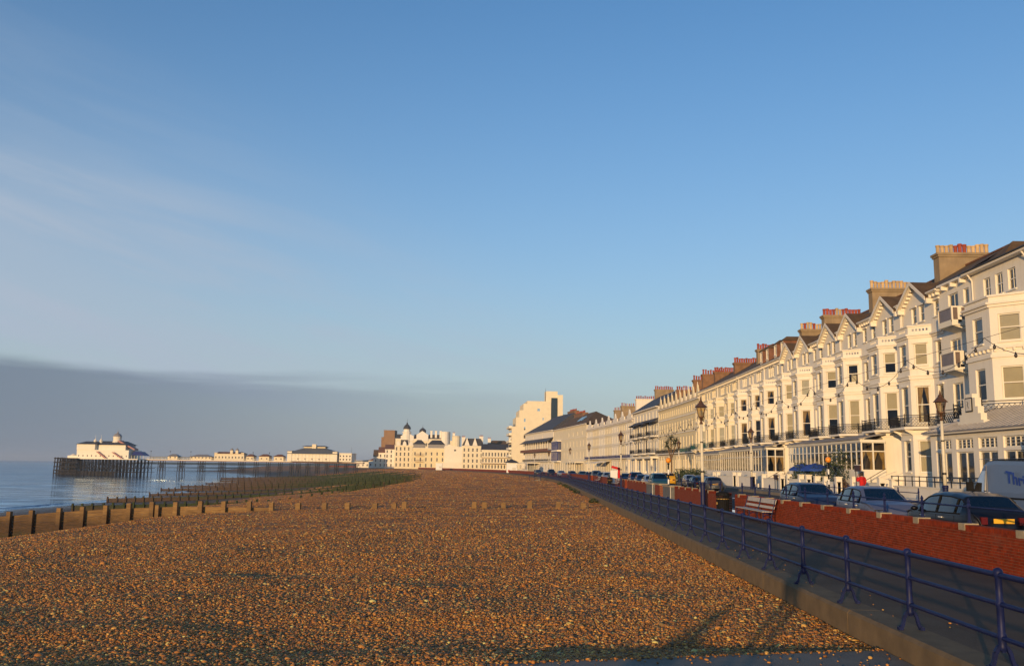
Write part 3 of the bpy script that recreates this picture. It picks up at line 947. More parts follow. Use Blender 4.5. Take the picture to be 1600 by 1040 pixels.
bench(10.2 + cy(140), 139, 4.6, 'tiny far white bench by the wall beneath the far parked cars')

# --- litter bins
def bin_(x, y, label):
    t = thing('litter_bin', label, 'litter bin', (x, y, 0), group='black and gold litter bins')
    mb = MB(); mb.lathe([(.27, 0), (.30, .04), (.32, .08), (.34, .80), (.36, .84)], n=14)
    for k in range(14):
        a = 2 * math.pi * k / 14; mb.cyl((.325 * math.cos(a), .325 * math.sin(a), .1), (.345 * math.cos(a), .345 * math.sin(a), .8), .018, .018, 5)
    mb.build('body', M['black'], t)
    mb = MB(); mb.lathe([(.352, .72), (.356, .76)], n=20, cap=False); mb.build('band', M['gold'], t)
    mb = MB(); mb.lathe([(.345, .88), (.37, .90), (.37, 1.02), (.30, 1.10), (.12, 1.15), (.02, 1.16)], n=14); mb.build('hood', M['black'], t)
    mb = MB()
    for k in range(5):
        a = 2 * math.pi * k / 5; mb.cyl((.33 * math.cos(a), .33 * math.sin(a), .82), (.33 * math.cos(a), .33 * math.sin(a), .92), .02, .02, 5)
    mb.build('stay', M['black'], t)
    mb = MB()                                             # round gold emblem
    a0 = math.pi * 1.12
    c = Vector((.365 * math.cos(a0), .365 * math.sin(a0), .5)); d = Vector((math.cos(a0), math.sin(a0), 0))
    mb.cyl(c, c + d * .012, .075, .075, 14); mb.build('emblem', M['gold'], t)
bin_(10.55, 50.2, 'black litter bin with gold band and emblem beside the tall lamp post')
bin_(10.55, 121.0, 'black litter bin further along the wall, past the second lamp post')

# ------------------------------------------------------------------ windows, walls with real openings
M['pane_reflect'] = simple('balcony_panel', (.17, .125, .105), .35, var=.2, vscale=1.5)  # opaque paint in the tone the balcony glass reflects
WC = {}
def win_mesh(w, h, style):
    k = (round(w, 2), round(h, 2), style)
    if k in WC: return WC[k]
    f = .075 if w > .6 else .055
    mb = MB()
    y0, y1 = .10, .165
    mb.box(0, f, y0, y1, 0, h); mb.box(w - f, w, y0, y1, 0, h)
    mb.box(f, w - f, y0, y1, 0, f); mb.box(f, w - f, y0, y1, h - f, h)
    if style != 'plain':
        zm = h * (.5 if 'low' not in style else .62)
        mb.box(f, w - f, y0 - .012, y1 - .01, zm - .032, zm + .032)
        if '2' in style:
            mb.box(w / 2 - .02, w / 2 + .02, y0 + .01, y1 - .01, f, zm - .032); mb.box(w / 2 - .02, w / 2 + .02, y0 + .01, y1 - .01, zm + .032, h - f)
    if 'nosill' not in style and style != 'plain':
        mb.box(-.07, w + .07, -.10, .10, -.09, -.002)
    fm = mb.mesh('window', M['frame'])
    mb = MB(); mb.quad((f, .14, f), (w - f, .14, f), (w - f, .14, h - f), (f, .14, h - f)); pm_ = mb.mesh('pane', M['glass'], fixn=False)
    WC[k] = (fm, pm_)
    return WC[k]
def cover_mesh(w, h, kind):
    k = (round(w, 2), round(h, 2), 'c', kind)
    if k in WC: return WC[k]
    mb = MB(); y = .26
    if kind == 'blind': mb.quad((.03, y, .03), (w - .03, y, .03), (w - .03, y, h - .03), (.03, y, h - .03)); m = M['blind']
    elif kind == 'half': mb.quad((.03, y, h * .48), (w - .03, y, h * .48), (w - .03, y, h - .03), (.03, y, h - .03)); m = M['blind']
    elif kind == 'net': mb.quad((.03, y, .03), (w - .03, y, .03), (w - .03, y, h - .03), (.03, y, h - .03)); m = M['net']
    else:
        n = 7
        for s in (0, 1):                       # pair of drapes tied back at the sides, folded
            pts = []
            for i in range(n + 1):
                t = i / n
                yy = y + (.03 if i % 2 else -.02)
                top = t * w * .5; bot = t * w * .17
                pts.append((top, bot, yy))
            for a, b in zip(pts[:-1], pts[1:]):
                q = [(a[0], a[2], h), (b[0], b[2], h), (b[1], b[2], h * .42), (a[1], a[2], h * .42)]
                q2 = [(a[1], a[2], h * .42), (b[1], b[2], h * .42), (b[1] * 1.25, b[2], .02), (a[1] * 1.25, a[2], .02)]
                for qq in (q, q2):
                    qq = [((w - x) if s else x, yy_, z) for x, yy_, z in qq]
                    mb.quad(*qq)
        m = M['curtain']
    WC[k] = mb.mesh('curtain' if kind in ('drape', 'net') else 'blind', m, fixn=False)
    return WC[k]
def frame_matrix(P, U, Nn):
    U = Vector(U).normalized(); I = -Vector(Nn).normalized()
    m = Matrix.Identity(4)
    for i in range(3):
        m[i][0] = U[i]; m[i][1] = I[i]; m[i][2] = (0, 0, 1)[i]; m[i][3] = P[i]
    return m
def add_window(root, P, U, Nn, w, h, style='sash', cover=None, mat=None):
    fm, pm_ = win_mesh(w, h, style)
    o = link('window', fm, root, frame_matrix(P, U, Nn))
    if mat is not None:
        key = (fm.name, mat.name)
        if key not in WC:
            c = fm.copy(); c.materials.clear(); c.materials.append(mat); WC[key] = c
        o.data = WC[key]
    link('pane', pm_, o)
    if cover:
        cm = cover_mesh(w, h, cover)
        link(cm.name.split('.')[0], cm, o)
    return o
def panel(mb, P0, U, Nn, L, z0, z1, holes, rev=.12, head=None):
    """wall face from P0 along U, L long, with rectangular holes (u0,u1,a,b) and their reveals"""
    P0, U, Nn = Vector(P0), Vector(U), Vector(Nn)
    us = sorted({0, L} | {u for h in holes for u in h[:2]}); zs = sorted({z0, z1} | {z for h in holes for z in h[2:4]})
    def pt(u, z, d=0): 
        p = P0 + U * u - Nn * d; return (p.x, p.y, z)
    for a, b in zip(us[:-1], us[1:]):
        for c, d in zip(zs[:-1], zs[1:]):
            if any(h[0] - 1e-6 <= a and b <= h[1] + 1e-6 and h[2] - 1e-6 <= c and d <= h[3] + 1e-6 for h in holes): continue
            mb.quad(pt(a, c), pt(b, c), pt(b, d), pt(a, d))
    for (a, b, c, d) in [h[:4] for h in holes]:
        mb.quad(pt(a, c), pt(a, c, rev), pt(a, d, rev), pt(a, d)); mb.quad(pt(b, c), pt(b, d), pt(b, d, rev), pt(b, c, rev))
        mb.quad(pt(a, d), pt(a, d, rev), pt(b, d, rev), pt(b, d)); mb.quad(pt(a, c), pt(b, c), pt(b, c, rev), pt(a, c, rev))
def outline_band(mb, pts, z0, z1, out, closed=False):
    """moulding that follows a plan outline (list of (x,y)), standing proud by out (towards -x / outwards)"""
    off = offset(pts, out)
    for i in range(len(pts) - 1):
        a, b, c, d = pts[i], pts[i + 1], off[i + 1], off[i]
        mb.hexa([(*a, z0), (*b, z0), (*c, z0), (*d, z0)], [(*a, z1), (*b, z1), (*c, z1), (*d, z1)])
def offset(pts, d):
    """offset an open polyline to its left-hand normal (facade outlines run along +y, outward is -x)"""
    res = []
    for i, p in enumerate(pts):
        ns = []
        if i > 0:
            t = Vector((pts[i][0] - pts[i - 1][0], pts[i][1] - pts[i - 1][1])).normalized(); ns.append(Vector((-t.y, t.x)))
        if i < len(pts) - 1:
            t = Vector((pts[i + 1][0] - pts[i][0], pts[i + 1][1] - pts[i][1])).normalized(); ns.append(Vector((-t.y, t.x)))
        n = sum(ns, Vector((0, 0))) / len(ns); n.normalize()
        k = d / max(.4, n.dot(ns[0]))
        res.append((p[0] + n.x * k, p[1] + n.y * k))
    return res
def lattice(mb, p, q, z0, z1, step=.24, t=.028):
    p, q = Vector((p[0], p[1], 0)), Vector((q[0], q[1], 0)); L = (q - p).length
    if L < .05: return
    d = (q - p) / L; h = z1 - z0
    P_ = lambda u, z: tuple(p + d * u + Vector((0, 0, z)))
    for z, w in ((z0 + .03, .035), (z1 - .03, .05), (z1 - .2, .025)):
        mb.bar(P_(0, z), P_(L, z), w)
    zt = z1 - .2; hh = zt - z0
    u = -hh
    while u < L:
        for s in (1, -1):
            a, b = (u, z0), (u + hh, zt)
            if s < 0: a, b = (u + hh, z0), (u, zt)
            (ua, za), (ub, zb) = a, b
            # clip to 0..L
            def clip(ua, za, ub, zb):
                lo, hi = (ua, ub) if ua < ub else (ub, ua)
                if hi <= 0 or lo >= L: return None
                f = lambda uu: za + (zb - za) * (uu - ua) / (ub - ua)
                l2, h2 = max(lo, 0), min(hi, L)
                return l2, f(l2), h2, f(h2)
            c = clip(ua, za, ub, zb)
            if c and c[2] - c[0] > .02: mb.bar(P_(c[0], c[1]), P_(c[2], c[3]), t, .016)
        u += step
    for u in (0, L):
        mb.bar(P_(u, z0), P_(u, z1 + .08), .045, .045, up=(1, 0, 0))
def chimney(root, x, y, lx, ly, z0, z1, npots, mat, potmats, rows=1):
    mb = MB()
    mb.box(x, x + lx, y, y + ly, z0, z1 - .35)
    mb.box(x - .09, x + lx + .09, y - .09, y + ly + .09, z1 - .35, z1 - .18); mb.box(x - .17, x + lx + .17, y - .17, y + ly + .17, z1 - .182, z1)
    st = mb.build('chimney', mat, root)
    if 'pot' not in SH:
        b_ = MB(); b_.lathe([(.20, 0), (.185, .10), (.15, .16), (.155, .68), (.185, .71), (.185, .82), (.12, .84)], n=10); SH['pot'] = b_.mesh('pot', M['pot_buff'], smooth=False)
        c = SH['pot'].copy(); c.materials.clear(); c.materials.append(M['pot_red']); SH['potr'] = c
    for r in range(rows):
        for i in range(npots):
            o = link('pot', SH['potr' if potmats(i) else 'pot'], st)
            fx = (i + .5) / npots * lx
            if lx >= ly: o.location = (x + fx, y + ly * (r + .5) / rows, z1)
            else: o.location = (x + lx * (r + .5) / rows, y + (i + .5) / npots * ly, z1)
            o.scale = (1, 1, random.uniform(.82, 1.12))
    return st
COVERS = ['blind', 'drape', 'net', 'blind', 'half', 'net', None, 'blind', 'drape', 'half', 'net']
def cov(): return random.choice(COVERS)
def house_root(Y0, w, label, cat='house', group='seafront terrace houses', X=30.0, name='terrace_house'):
    Ym = Y0 + w / 2
    return thing(name, label, cat, (X + cy(Y0), Y0, 0), cang(Ym), group)

def shell(root, w, top, wallmat, lining_d=1.3, depth=11, y_in=.02):
    mb = MB()
    mb.quad((0, 0, 0), (depth, 0, 0), (depth, 0, top), (0, 0, top)); mb.quad((0, w, 0), (0, w, top), (depth, w, top), (depth, w, 0))
    mb.quad((depth, 0, 0), (depth, w, 0), (depth, w, top), (depth, 0, top))
    mb.build('side_wall', wallmat, root, fixn=False)
    mb = MB()
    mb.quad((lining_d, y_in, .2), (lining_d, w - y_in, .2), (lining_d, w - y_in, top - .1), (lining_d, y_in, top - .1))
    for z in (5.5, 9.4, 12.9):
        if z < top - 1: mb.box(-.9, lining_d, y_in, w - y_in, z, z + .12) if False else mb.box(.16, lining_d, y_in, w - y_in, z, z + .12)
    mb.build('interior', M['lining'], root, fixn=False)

def bay_house(Y0, w, label, mirror, kind, wallmat='white', roofmat='tile', ground='window', balcony=True, chim=None, iron='iron', dormer=False, door=True):
    """five storey terrace house: canted bay, balcony round it, cornices; kind 'gable' or 'eave'"""
    root = house_root(Y0, w, label)
    my = (lambda y: w - y) if mirror else (lambda y: y)
    wm = M[wallmat]
    c = w - 2.95 if not mirror else 2.95                     # bay centre
    if kind == 'eave': c = w * (.56 if not mirror else .44)
    P, hw, fw = 1.30, 2.2, 1.08                                # projection, half width at the wall, half width of the front
    EAVE = 15.55
    out = [(0, 0), (0, c - hw), (-P, c - fw), (-P, c + fw), (0, c + hw), (0, w)]
    bay = out[1:5]
    mb = MB()
    wins = []
    floors = [(2.35, 4.7), (6.0, 8.75), (10.35, 12.0)]
    # flat parts either side of the bay
    for (a, b) in ((0, c - hw), (c + hw, w)):
        L = b - a
        holes = []
        if L > 1.1:
            ww = .86; u = L / 2 - ww / 2
            for i, (z0, z1) in enumerate(floors):
                if i == 0 and door:
                    holes.append((L / 2 - .6, L / 2 + .6, 1.5, 4.6)); wins.append(((0, a + L / 2 - .6, 1.5), (0, 1, 0), (-1, 0, 0), 1.2, 3.1, 'door', None)); continue
                holes.append((u, u + ww, z0 + .05, z1)); wins.append(((0, a + u, z0 + .05), (0, 1, 0), (-1, 0, 0), ww, z1 - z0 - .05, 'sash', cov()))
            holes.append((u, u + ww, 13.85, 15.05)); wins.append(((0, a + u, 13.85), (0, 1, 0), (-1, 0, 0), ww, 1.2, 'sash', cov()))
        panel(mb, (0, a, 0), (0, 1, 0), (-1, 0, 0), L, .2, EAVE, holes)
    # top floor above the bay
    L = 2 * hw
    holes = []
    for u in ((L / 2 - 1.15, L / 2 + .27) if kind == 'gable' else (L / 2 - 1.3, L / 2 - .42, L / 2 + .46)):
        ww = .88 if kind == 'gable' else .84
        holes.append((u, u + ww, 13.85, 15.1)); wins.append(((0, c - hw + u, 13.85), (0, 1, 0), (-1, 0, 0), ww, 1.25, 'sash', cov()))
    panel(mb, (0, c - hw, 0), (0, 1, 0), (-1, 0, 0), L, 12.6, EAVE, holes)
    if kind == 'gable':
        G = 2.62; zf = 15.3; za = 16.95
        mb.poly([(-.002, c - hw, EAVE), (-.002, c + hw, EAVE), (-.002, c, za - .12)])
    # bay faces
    for (a, b) in zip(bay[:-1], bay[1:]):
        d = Vector((b[0] - a[0], b[1] - a[1], 0)); L = d.length; U = d / L; Nn = Vector((-U.y, U.x, 0))
        ww = 1.12 if L > 2 else .95
        u = L / 2 - ww / 2; holes = []
        for i, (z0, z1) in enumerate(floors):
            if i == 0 and ground == 'none': continue
            holes.append((u, u + ww, z0, z1)); wins.append((Vector((a[0], a[1], 0)) + U * u + Vector((0, 0, z0)), U, Nn, ww, z1 - z0, 'sash', cov()))
        # pierced parapet
        for k in range(5):
            uu = L / 2 - .62 + k * .25
            holes.append((uu + .03, uu + .17, 12.95, 13.12))
        panel(mb, (a[0], a[1], 0), U, Nn, L, .2, 13.3, holes)
    mb.poly([(x, y, 12.86) for x, y in bay])
    wall = mb.build('wall', wm, root, fixn=False)
    for (P_, U, Nn, ww, hh, st, cv) in wins:
        if st == 'door':
            mb = MB(); mb.box(0, ww, .10, .16, 0, 2.3); mb.box(.0, ww, .11, .15, 2.36, 3.05); o = mb.build('door', M['door_dark'], root, M=frame_matrix(P_, U, Nn))
            mb = MB(); mb.box(.1, ww - .1, .092, .099, 2.42, 2.98); mb.build('fanlight', M['glass'], o)
            continue
        add_window(root, P_, U, Nn, ww, hh, st, cv)
    # mouldings
    mb = MB()
    ends = offset(out, 0)
    outline_band(mb, out, 9.28, 9.50, .10); outline_band(mb, out, 9.50, 9.58, .16)
    outline_band(mb, out, 10.06, 10.20, .08)
    outline_band(mb, out, 12.42, 12.58, .10); outline_band(mb, out, 12.58, 12.72, .22)
    outline_band(mb, bay, 13.30, 13.40, .09)
    outline_band(mb, out, 5.16, 5.30, .08)
    for (P_, U, Nn, ww, hh, st, cv) in wins:                   # window hoods
        if st == 'door': continue
        P_ = Vector(P_); U = Vector(U); Nn = Vector(Nn)
        a = P_ + Vector((0, 0, hh + .06)) - U * .12 + Nn * .05; b = P_ + U * (ww + .12) + Vector((0, 0, hh + .06)) + Nn * .05
        mb.bar(a, b, .10, .12)
    mb.build('moulding', M['trim'], root)
    # eaves with brackets
    mb = MB()
    segs = [(0, w)] if kind == 'eave' else [(0, max(0.01, c - 2.62)), (min(w - .01, c + 2.62), w)]
    for a, b in segs:
        if b - a < .2: continue
        mb.box(-.42, .02, a, b, EAVE - .02, EAVE + .10)
        y = a + .3
        while y < b - .1:
            mb.box(-.34, -.002, y, y + .13, EAVE - .26, EAVE - .022); y += .55
    mb.build('eaves', M['trim'], root)
    mb = MB()
    for a, b in segs:
        if b - a < .2: continue
        mb.tube([(-.47, a, EAVE + .10), (-.47, b, EAVE + .10)], .07, 6)
    mb.build('gutter', M['trim'], root)
    yd = .12 if mirror else w - .12
    mb = MB(); mb.tube([(-.45, yd, EAVE + .05), (-.10, yd, EAVE - .35), (-.10, yd, .4)], .05, 6); mb.build('downpipe', M['trim'], root)
    # roof
    xr, zr = 5.2, 19.0
    mb = MB()
    sl = (zr - EAVE - .12) / (xr + .45)
    th = .07
    def rz_(x): return EAVE + .12 + sl * (x + .45)
    if kind == 'eave':
        mb.hexa([(-.45, 0, rz_(-.45) - th), (-.45, w, rz_(-.45) - th), (xr, w, zr - th), (xr, 0, zr - th)], [(-.45, 0, rz_(-.45)), (-.45, w, rz_(-.45)), (xr, w, zr), (xr, 0, zr)])
    else:
        xg = (za - EAVE - .12) / sl - .45                      # where the gable's ridge meets the main slope
        for (a, b) in ((0, c - G), (c + G, w)):
            if b - a > .05: mb.poly([(-.45, a, rz_(-.45)), (-.45, b, rz_(-.45)), (xr, b, zr), (xr, a, zr)]) 
        xv = (15.62 - EAVE - .12) / sl - .45
        mb.poly([(xv, c - G, rz_(xv)), (xg, c, za), (xr, c, zr), (xr, c - G, zr)]); mb.poly([(xv, c + G, rz_(xv)), (xr, c + G, zr), (xr, c, zr), (xg, c, za)])
    mb.poly([(xr, 0, zr), (xr, w, zr), (11.2, w, EAVE), (11.2, 0, EAVE)])
    roof = mb.build('roof', M[roofmat], root, fixn=False)
    mb = MB(); mb.box(xr - .12, xr + .12, 0, w, zr - .03, zr + .10); mb.build('ridge_tile', M['tile_red'], roof)
    if kind == 'gable':
        mb = MB()
        for s in (-1, 1):
            e = c + s * G
            xe = -.55
            mb.hexa([(xe, e, zf), (xe, c, za), (xg + .3, c, za), (xv + .3, e, zf + .0)], [(xe, e, zf + .09), (xe, c, za + .09), (xg + .3, c, za + .09), (xv + .3, e, zf + .09)])
        mb.build('gable_roof', M[roofmat], roof)
        mb = MB()
        for s in (-1, 1):                                        # bargeboards and the brackets beneath them
            e = c + s * G
            mb.hexa([(-.60, e, zf - .16), (-.60, c, za - .16), (-.545, c, za - .16), (-.545, e, zf - .16)], [(-.60, e, zf + .12), (-.60, c, za + .12), (-.545, c, za + .12), (-.545, e, zf + .12)])
            n = 7
            for i in range(n):
                f = (i + .4) / n
                yy = e + (c - e) * f; zz = zf + (za - zf) * f
                mb.box(-.30, -.004, yy - .06, yy + .06, zz - .20, zz - .03)
            mb.box(-.50, 0, e - .14, e + .14, zf - .42, zf - .03)
        mb.build('bargeboard', M['trim'], root)
        mb = MB()
        mb.poly([(-.55, c - G, zf), (-.55, c, za), (0, c, za), (0, c - G, zf)]); mb.poly([(-.55, c + G, zf), (0, c + G, zf), (0, c, za), (-.55, c, za)])
        mb.v = [(x, y, z - .012) for x, y, z in mb.v]
        mb.build('soffit', M['trim'], root, fixn=False)
    if dormer:
        for yd_ in ([w * .3, w * .74] if dormer == 2 else [w * .5]):
            xd0, xd1 = .9, 3.6; z0 = rz_(xd0) - .05; zt = z0 + 1.75
            mb = MB()
            for s in (-.62, .62):
                mb.poly([(xd0, yd_ + s, z0), (xd1, yd_ + s, rz_(xd1)), (xd1, yd_ + s, zt), (xd0, yd_ + s, zt)])
            d_ = mb.build('dormer', M['tile_red'], root, fixn=False)
            mb = MB(); panel(mb, (xd0, yd_ - .62, 0), (0, 1, 0), (-1, 0, 0), 1.24, z0 - .1, zt, [(.2, 1.04, z0 + .35, zt - .2)], rev=.08); mb.build('front', M['trim'], d_, fixn=False)
            add_window(d_, (xd0, yd_ - .42, z0 + .35), (0, 1, 0), (-1, 0, 0), .84, zt - .2 - z0 - .35, 'sash', None)
            mb = MB()
            mb.poly([(xd0 - .2, yd_ - .8, zt), (xd0 - .2, yd_ + .8, zt), (xd0 + .6, yd_, zt + .6)])
            for s in (-.8, .8):
                mb.poly([(xd0 - .2, yd_ + s, zt), (xd0 + .6, yd_, zt + .6), (xd1 + 1.2, yd_, zt + .6), (xd1 + .4, yd_ + s, zt)])
            mb.build('hood', M[roofmat], d_, fixn=False)
    # balcony round the bay
    if balcony:
        o1 = offset(out, .75)
        o1[0] = (o1[0][0], 0.0); o1[-1] = (o1[-1][0], w)
        mb = MB()
        for i in range(len(out) - 1):
            a, b, c_, d_ = out[i], out[i + 1], o1[i + 1], o1[i]
            mb.hexa([(*a, 5.52), (*b, 5.52), (*c_, 5.52), (*d_, 5.52)], [(*a, 5.68), (*b, 5.68), (*c_, 5.68), (*d_, 5.68)])
        y = .6
        for (yy, xx) in ((.5, -.02), (c - hw - .1, -.02), (c - fw, -P), (c + fw, -P), (c + hw + .1, -.02), (w - .5, -.02)):
            mb.prism([(xx, yy - .09, 5.52), (xx - .62, yy - .09, 5.52), (xx - .55, yy - .09, 5.40), (xx - .2, yy - .09, 5.22), (xx, yy - .09, 5.05)], (0, .18, 0))
        mb.build('balcony', M['trim'], root)
        o2 = offset(out, .70); o2[0] = (o2[0][0], 0.03); o2[-1] = (o2[-1][0], w - .03)
        mb = MB()
        for a, b in zip(o2[:-1], o2[1:]):
            lattice(mb, a, b, 5.72, 6.58)
        mb.build('balcony_railing', M[iron], root, fixn=False)
    shell(root, w, EAVE, wm)
    # chimney stack on the party wall
    if chim:
        chimney(root, *chim)
    return root
HL = ['white gabled house with cream chimney pots, nearest the hotel with the striped awning',
      'white gabled house whose glazed sun lounge begins, left of the buff and red chimney pots',
      'white gabled house just right of the plain buff chimney stack, mid gabled row',
      'white gabled house just left of the plain buff chimney stack',
      'white gabled house below the mostly red chimney pots, right one of the last gabled pair',
      'last white gabled house at the far end of the gabled row']
W_ = 7.2
red_mid = lambda n: (lambda i: .32 < (i + .5) / n < .62)
for i in range(6):
    Y0 = 65.2 + i * W_
    mir = i % 2 == 1
    ch = None
    if i % 2 == 0:
        ch = (3.0, W_ - .5, 4.3, 1.0, 15.6, [20.05, 0, 20.0, 0, 19.8, 0][i], 12, M['stack'], {0: red_mid(12), 2: (lambda k: False), 4: (lambda k: k not in (4, 5))}[i])
    bay_house(Y0, W_, HL[i], mir, 'gable', 'white', 'tile', ground='window' if i in (0,) else 'none', chim=ch)
NL = ['first', 'second', 'third', 'fourth', 'fifth', 'sixth', 'seventh']
WC_ = 49.2 / 7
for i in range(7):
    Y0 = 108.4 + i * WC_
    ch = None
    if i in (0, 2, 4, 6):
        ch = (2.6, -.45 if i == 0 else WC_ - .5, 4.4, .95, 15.6, 19.3 + (.3 if i == 2 else 0), 12, M['stack'] if i < 3 else M['stack_red'], (lambda k: k % 3 == 1) if i == 0 else (lambda k: True))
    bay_house(Y0, WC_, 'pale bow fronted terrace house without gable, %s one beyond the gabled row' % NL[i], i % 2 == 1, 'eave', 'white' if i < 3 else 'cream_b', 'tile', ground='none' if i in (0, 1, 2, 3) else 'window', chim=ch, iron='iron_green' if i > 4 else 'iron', dormer=(2 if i in (0, 1) else False))

# ------------------------------------------------------------------ hotel at the right edge
def hotel():
    y0, y1 = 38.0, 65.2
    w = y1 - y0
    root = thing('hotel', 'white hotel with dark slate roof, white glass balconies and striped awning at the right edge', 'hotel', (30, y0, 0))
    EAVE = 15.75
    c1, c2 = 57.2 - y0, 47.0 - y0                               # two great bays
    P, hw, fw = 1.55, 3.1, 1.55
    out = [(0, 0), (0, c2 - hw), (-P, c2 - fw), (-P, c2 + fw), (0, c2 + hw), (0, c1 - hw), (-P, c1 - fw), (-P, c1 + fw), (0, c1 + hw), (0, w)]
    floors = [(6.85, 8.85), (10.4, 12.1)]
    mb = MB(); wins = []
    for a, b in zip(out[:-1], out[1:]):
        d = Vector((b[0] - a[0], b[1] - a[1], 0)); L = d.length; U = d / L; Nn = Vector((-U.y, U.x, 0))
        inbay = abs(a[0]) > .1 or abs(b[0]) > .1
        holes = []
        last = b[1] > w - .1
        if inbay: us = [(L / 2 - .62, 1.24)]
        elif last: us = [(.9, .8), (2.5, 1.5)]
        else: us = [(L / 2 - .45, .9)]
        for (u, ww) in us:
            fl = floors if not last else [(6.2, 8.6), (9.55, 11.7)]
            for (z0, z1) in fl:
                if u + ww > L - .1: continue
                holes.append((u, u + ww, z0, z1)); wins.append((Vector((a[0], a[1], 0)) + U * u + Vector((0, 0, z0)), U, Nn, ww, z1 - z0, 'sash2' if ww > 1.3 else 'sash', cov() if not inbay else random.choice(['blind', 'net', None])))
            if not inbay and u + ww < L - .1:
                zt = 15.0
                holes.append((u, u + ww, 13.75 if not last else 12.75, zt)); wins.append((Vector((a[0], a[1], 0)) + U * u + Vector((0, 0, 13.75 if not last else 12.75)), U, Nn, ww, zt - (13.75 if not last else 12.75), 'sash2' if ww > 1.3 else 'sash', cov()))
        panel(mb, (a[0], a[1], 0), U, Nn, L, .2, 13.2 if inbay else EAVE, holes)
    for c in (c1, c2):
        holes = []
        for u in (hw - 2.0, hw - .46, hw + 1.08):
            holes.append((u, u + .92, 13.75, 15.1)); wins.append(((0, c - hw + u, 13.75), (0, 1, 0), (-1, 0, 0), .92, 1.35, 'sash2', random.choice([None, 'net'])))
        panel(mb, (0, c - hw, 0), (0, 1, 0), (-1, 0, 0), 2 * hw, 12.5, EAVE, holes)
        mb.poly([(0, c - hw, 13.1), (0, c + hw, 13.1), (-P, c + fw, 13.1), (-P, c - fw, 13.1)])
    mb.build('wall', M['white'], root, fixn=False)
    for q in wins: add_window(root, *q)
    mb = MB()
    outline_band(mb, out, 9.4, 9.6, .10); outline_band(mb, out, 9.95, 10.12, .13)
    outline_band(mb, out, 12.55, 12.72, .12); outline_band(mb, out, 12.72, 12.86, .24); outline_band(mb, out, 13.2, 13.32, .12)
    y = 1.0
    for c in (c1, c2):
        for a, b in ((( -P, c - fw), (-P, c + fw)), ((0, c - hw), (-P, c - fw))):
            d = Vector((b[0] - a[0], b[1] - a[1])); n = int(d.length / .5)
            for k in range(n):
                f = (k + .5) / n; p = (a[0] + d.x * f, a[1] + d.y * f)
                mb.box(p[0] - .16, p[0] - .02, p[1] - .05, p[1] + .05, 9.78, 9.948)
    mb.build('moulding', M['trim'], root)
    mb = MB(); mb.box(-.5, .02, 0, w - 4.0, EAVE - .05, EAVE + .10); mb.box(-.4, .02, w - 3.98, w, EAVE - .05, EAVE + .10)
    for k in range(3): mb.box(-.4, -.002, w - 3.6 + k * 1.4, w - 3.4 + k * 1.4, EAVE - .35, EAVE - .052)
    mb.build('eaves', M['trim'], root)
    mb = MB()
    for yd in (c1 - hw - .45, c1 + hw + .15):
        mb.tube([(-.45, yd, EAVE), (-.12, yd, EAVE - .5), (-.12, yd, 5.2)], .055, 6)
    mb.build('downpipe', M['trim'], root)
    mb = MB()
    mb.hexa([(-.6, -.5, EAVE + .10), (5.5, -.5, 18.5), (5.5, w - 3.9, 18.5), (-.6, w - 3.9, EAVE + .10)], [(-.6, -.5, EAVE + .18), (5.5, -.5, 18.6), (5.5, w - 3.9, 18.6), (-.6, w - 3.9, EAVE + .18)])
    mb.poly([(5.5, -.5, 18.6), (5.5, w - 3.9, 18.6), (11.5, w - 3.9, EAVE), (11.5, -.5, EAVE)])
    mb.build('roof', M['slate'], root, fixn=True)
    mb = MB()
    mb.hexa([(-.4, w - 3.89, EAVE + .10), (5.3, w - 3.89, 18.6), (5.3, w, 18.6), (-.4, w, EAVE + .10)], [(-.4, w - 3.89, EAVE + .17), (5.3, w - 3.89, 18.7), (5.3, w, 18.7), (-.4, w, EAVE + .17)])
    mb.build('roof', M['slate'], root)
    mb = MB()                                                    # hipped brown roof rising behind
    mb.poly([(2.2, w - 4.2, 16.9), (2.2, w - .3, 16.9), (4.2, w - 2.2, 18.75)]); mb.poly([(2.2, w - .3, 16.9), (8, w - .3, 16.9), (6.6, w - 2.2, 18.75), (4.2, w - 2.2, 18.75)]); mb.poly([(2.2, w - 4.2, 16.9), (4.2, w - 2.2, 18.75), (6.6, w - 2.2, 18.75), (8, w - 4.2, 16.9)])
    mb.build('roof', M['tile'], root, fixn=False)
    # enclosed white balconies in the recessed strip
    for z in (9.5, 12.6):
        mb = MB()
        mb.box(-1.15, -.01, w - 3.75, w - 1.65, z - .22, z); mb.prism([(-1.0, w - 3.6, z - .222), (-.02, w - 3.6, z - .222), (-.02, w - 3.6, z - .5)], (0, 1.8, 0))
        b_ = mb.build('balcony', M['white_b'], root)
        mb = MB()
        for (x, yy) in ((-1.10, w - 3.7), (-1.10, w - 1.7), (-.08, w - 3.7)):
            mb.box(x - .05, x + .05, yy - .05, yy + .05, z, z + 1.02)
        mb.box(-1.15, -.03, w - 3.75, w - 3.65, z + 1.02, z + 1.12); mb.box(-1.15, -1.05, w - 3.65, w - 1.65, z + 1.02, z + 1.12)
        mb.box(-.72, -.46, w - 3.74, w - 3.66, z, z + 1.02); mb.box(-1.15, -.03, w - 3.74, w - 3.66, z + .0, z + .18); mb.box(-1.14, -1.06, w - 3.64, w - 1.65, z, z + .18)
        mb.build('parapet', M['white_b'], b_)
        mb = MB(); mb.box(-1.04, -.73, w - 3.705, w - 3.695, z + .18, z + 1.02); mb.box(-.45, -.12, w - 3.705, w - 3.695, z + .18, z + 1.02); mb.box(-1.105, -1.095, w - 3.65, w - 1.75, z + .18, z + 1.02)
        mb.build('pane', M['pane_reflect'], b_)
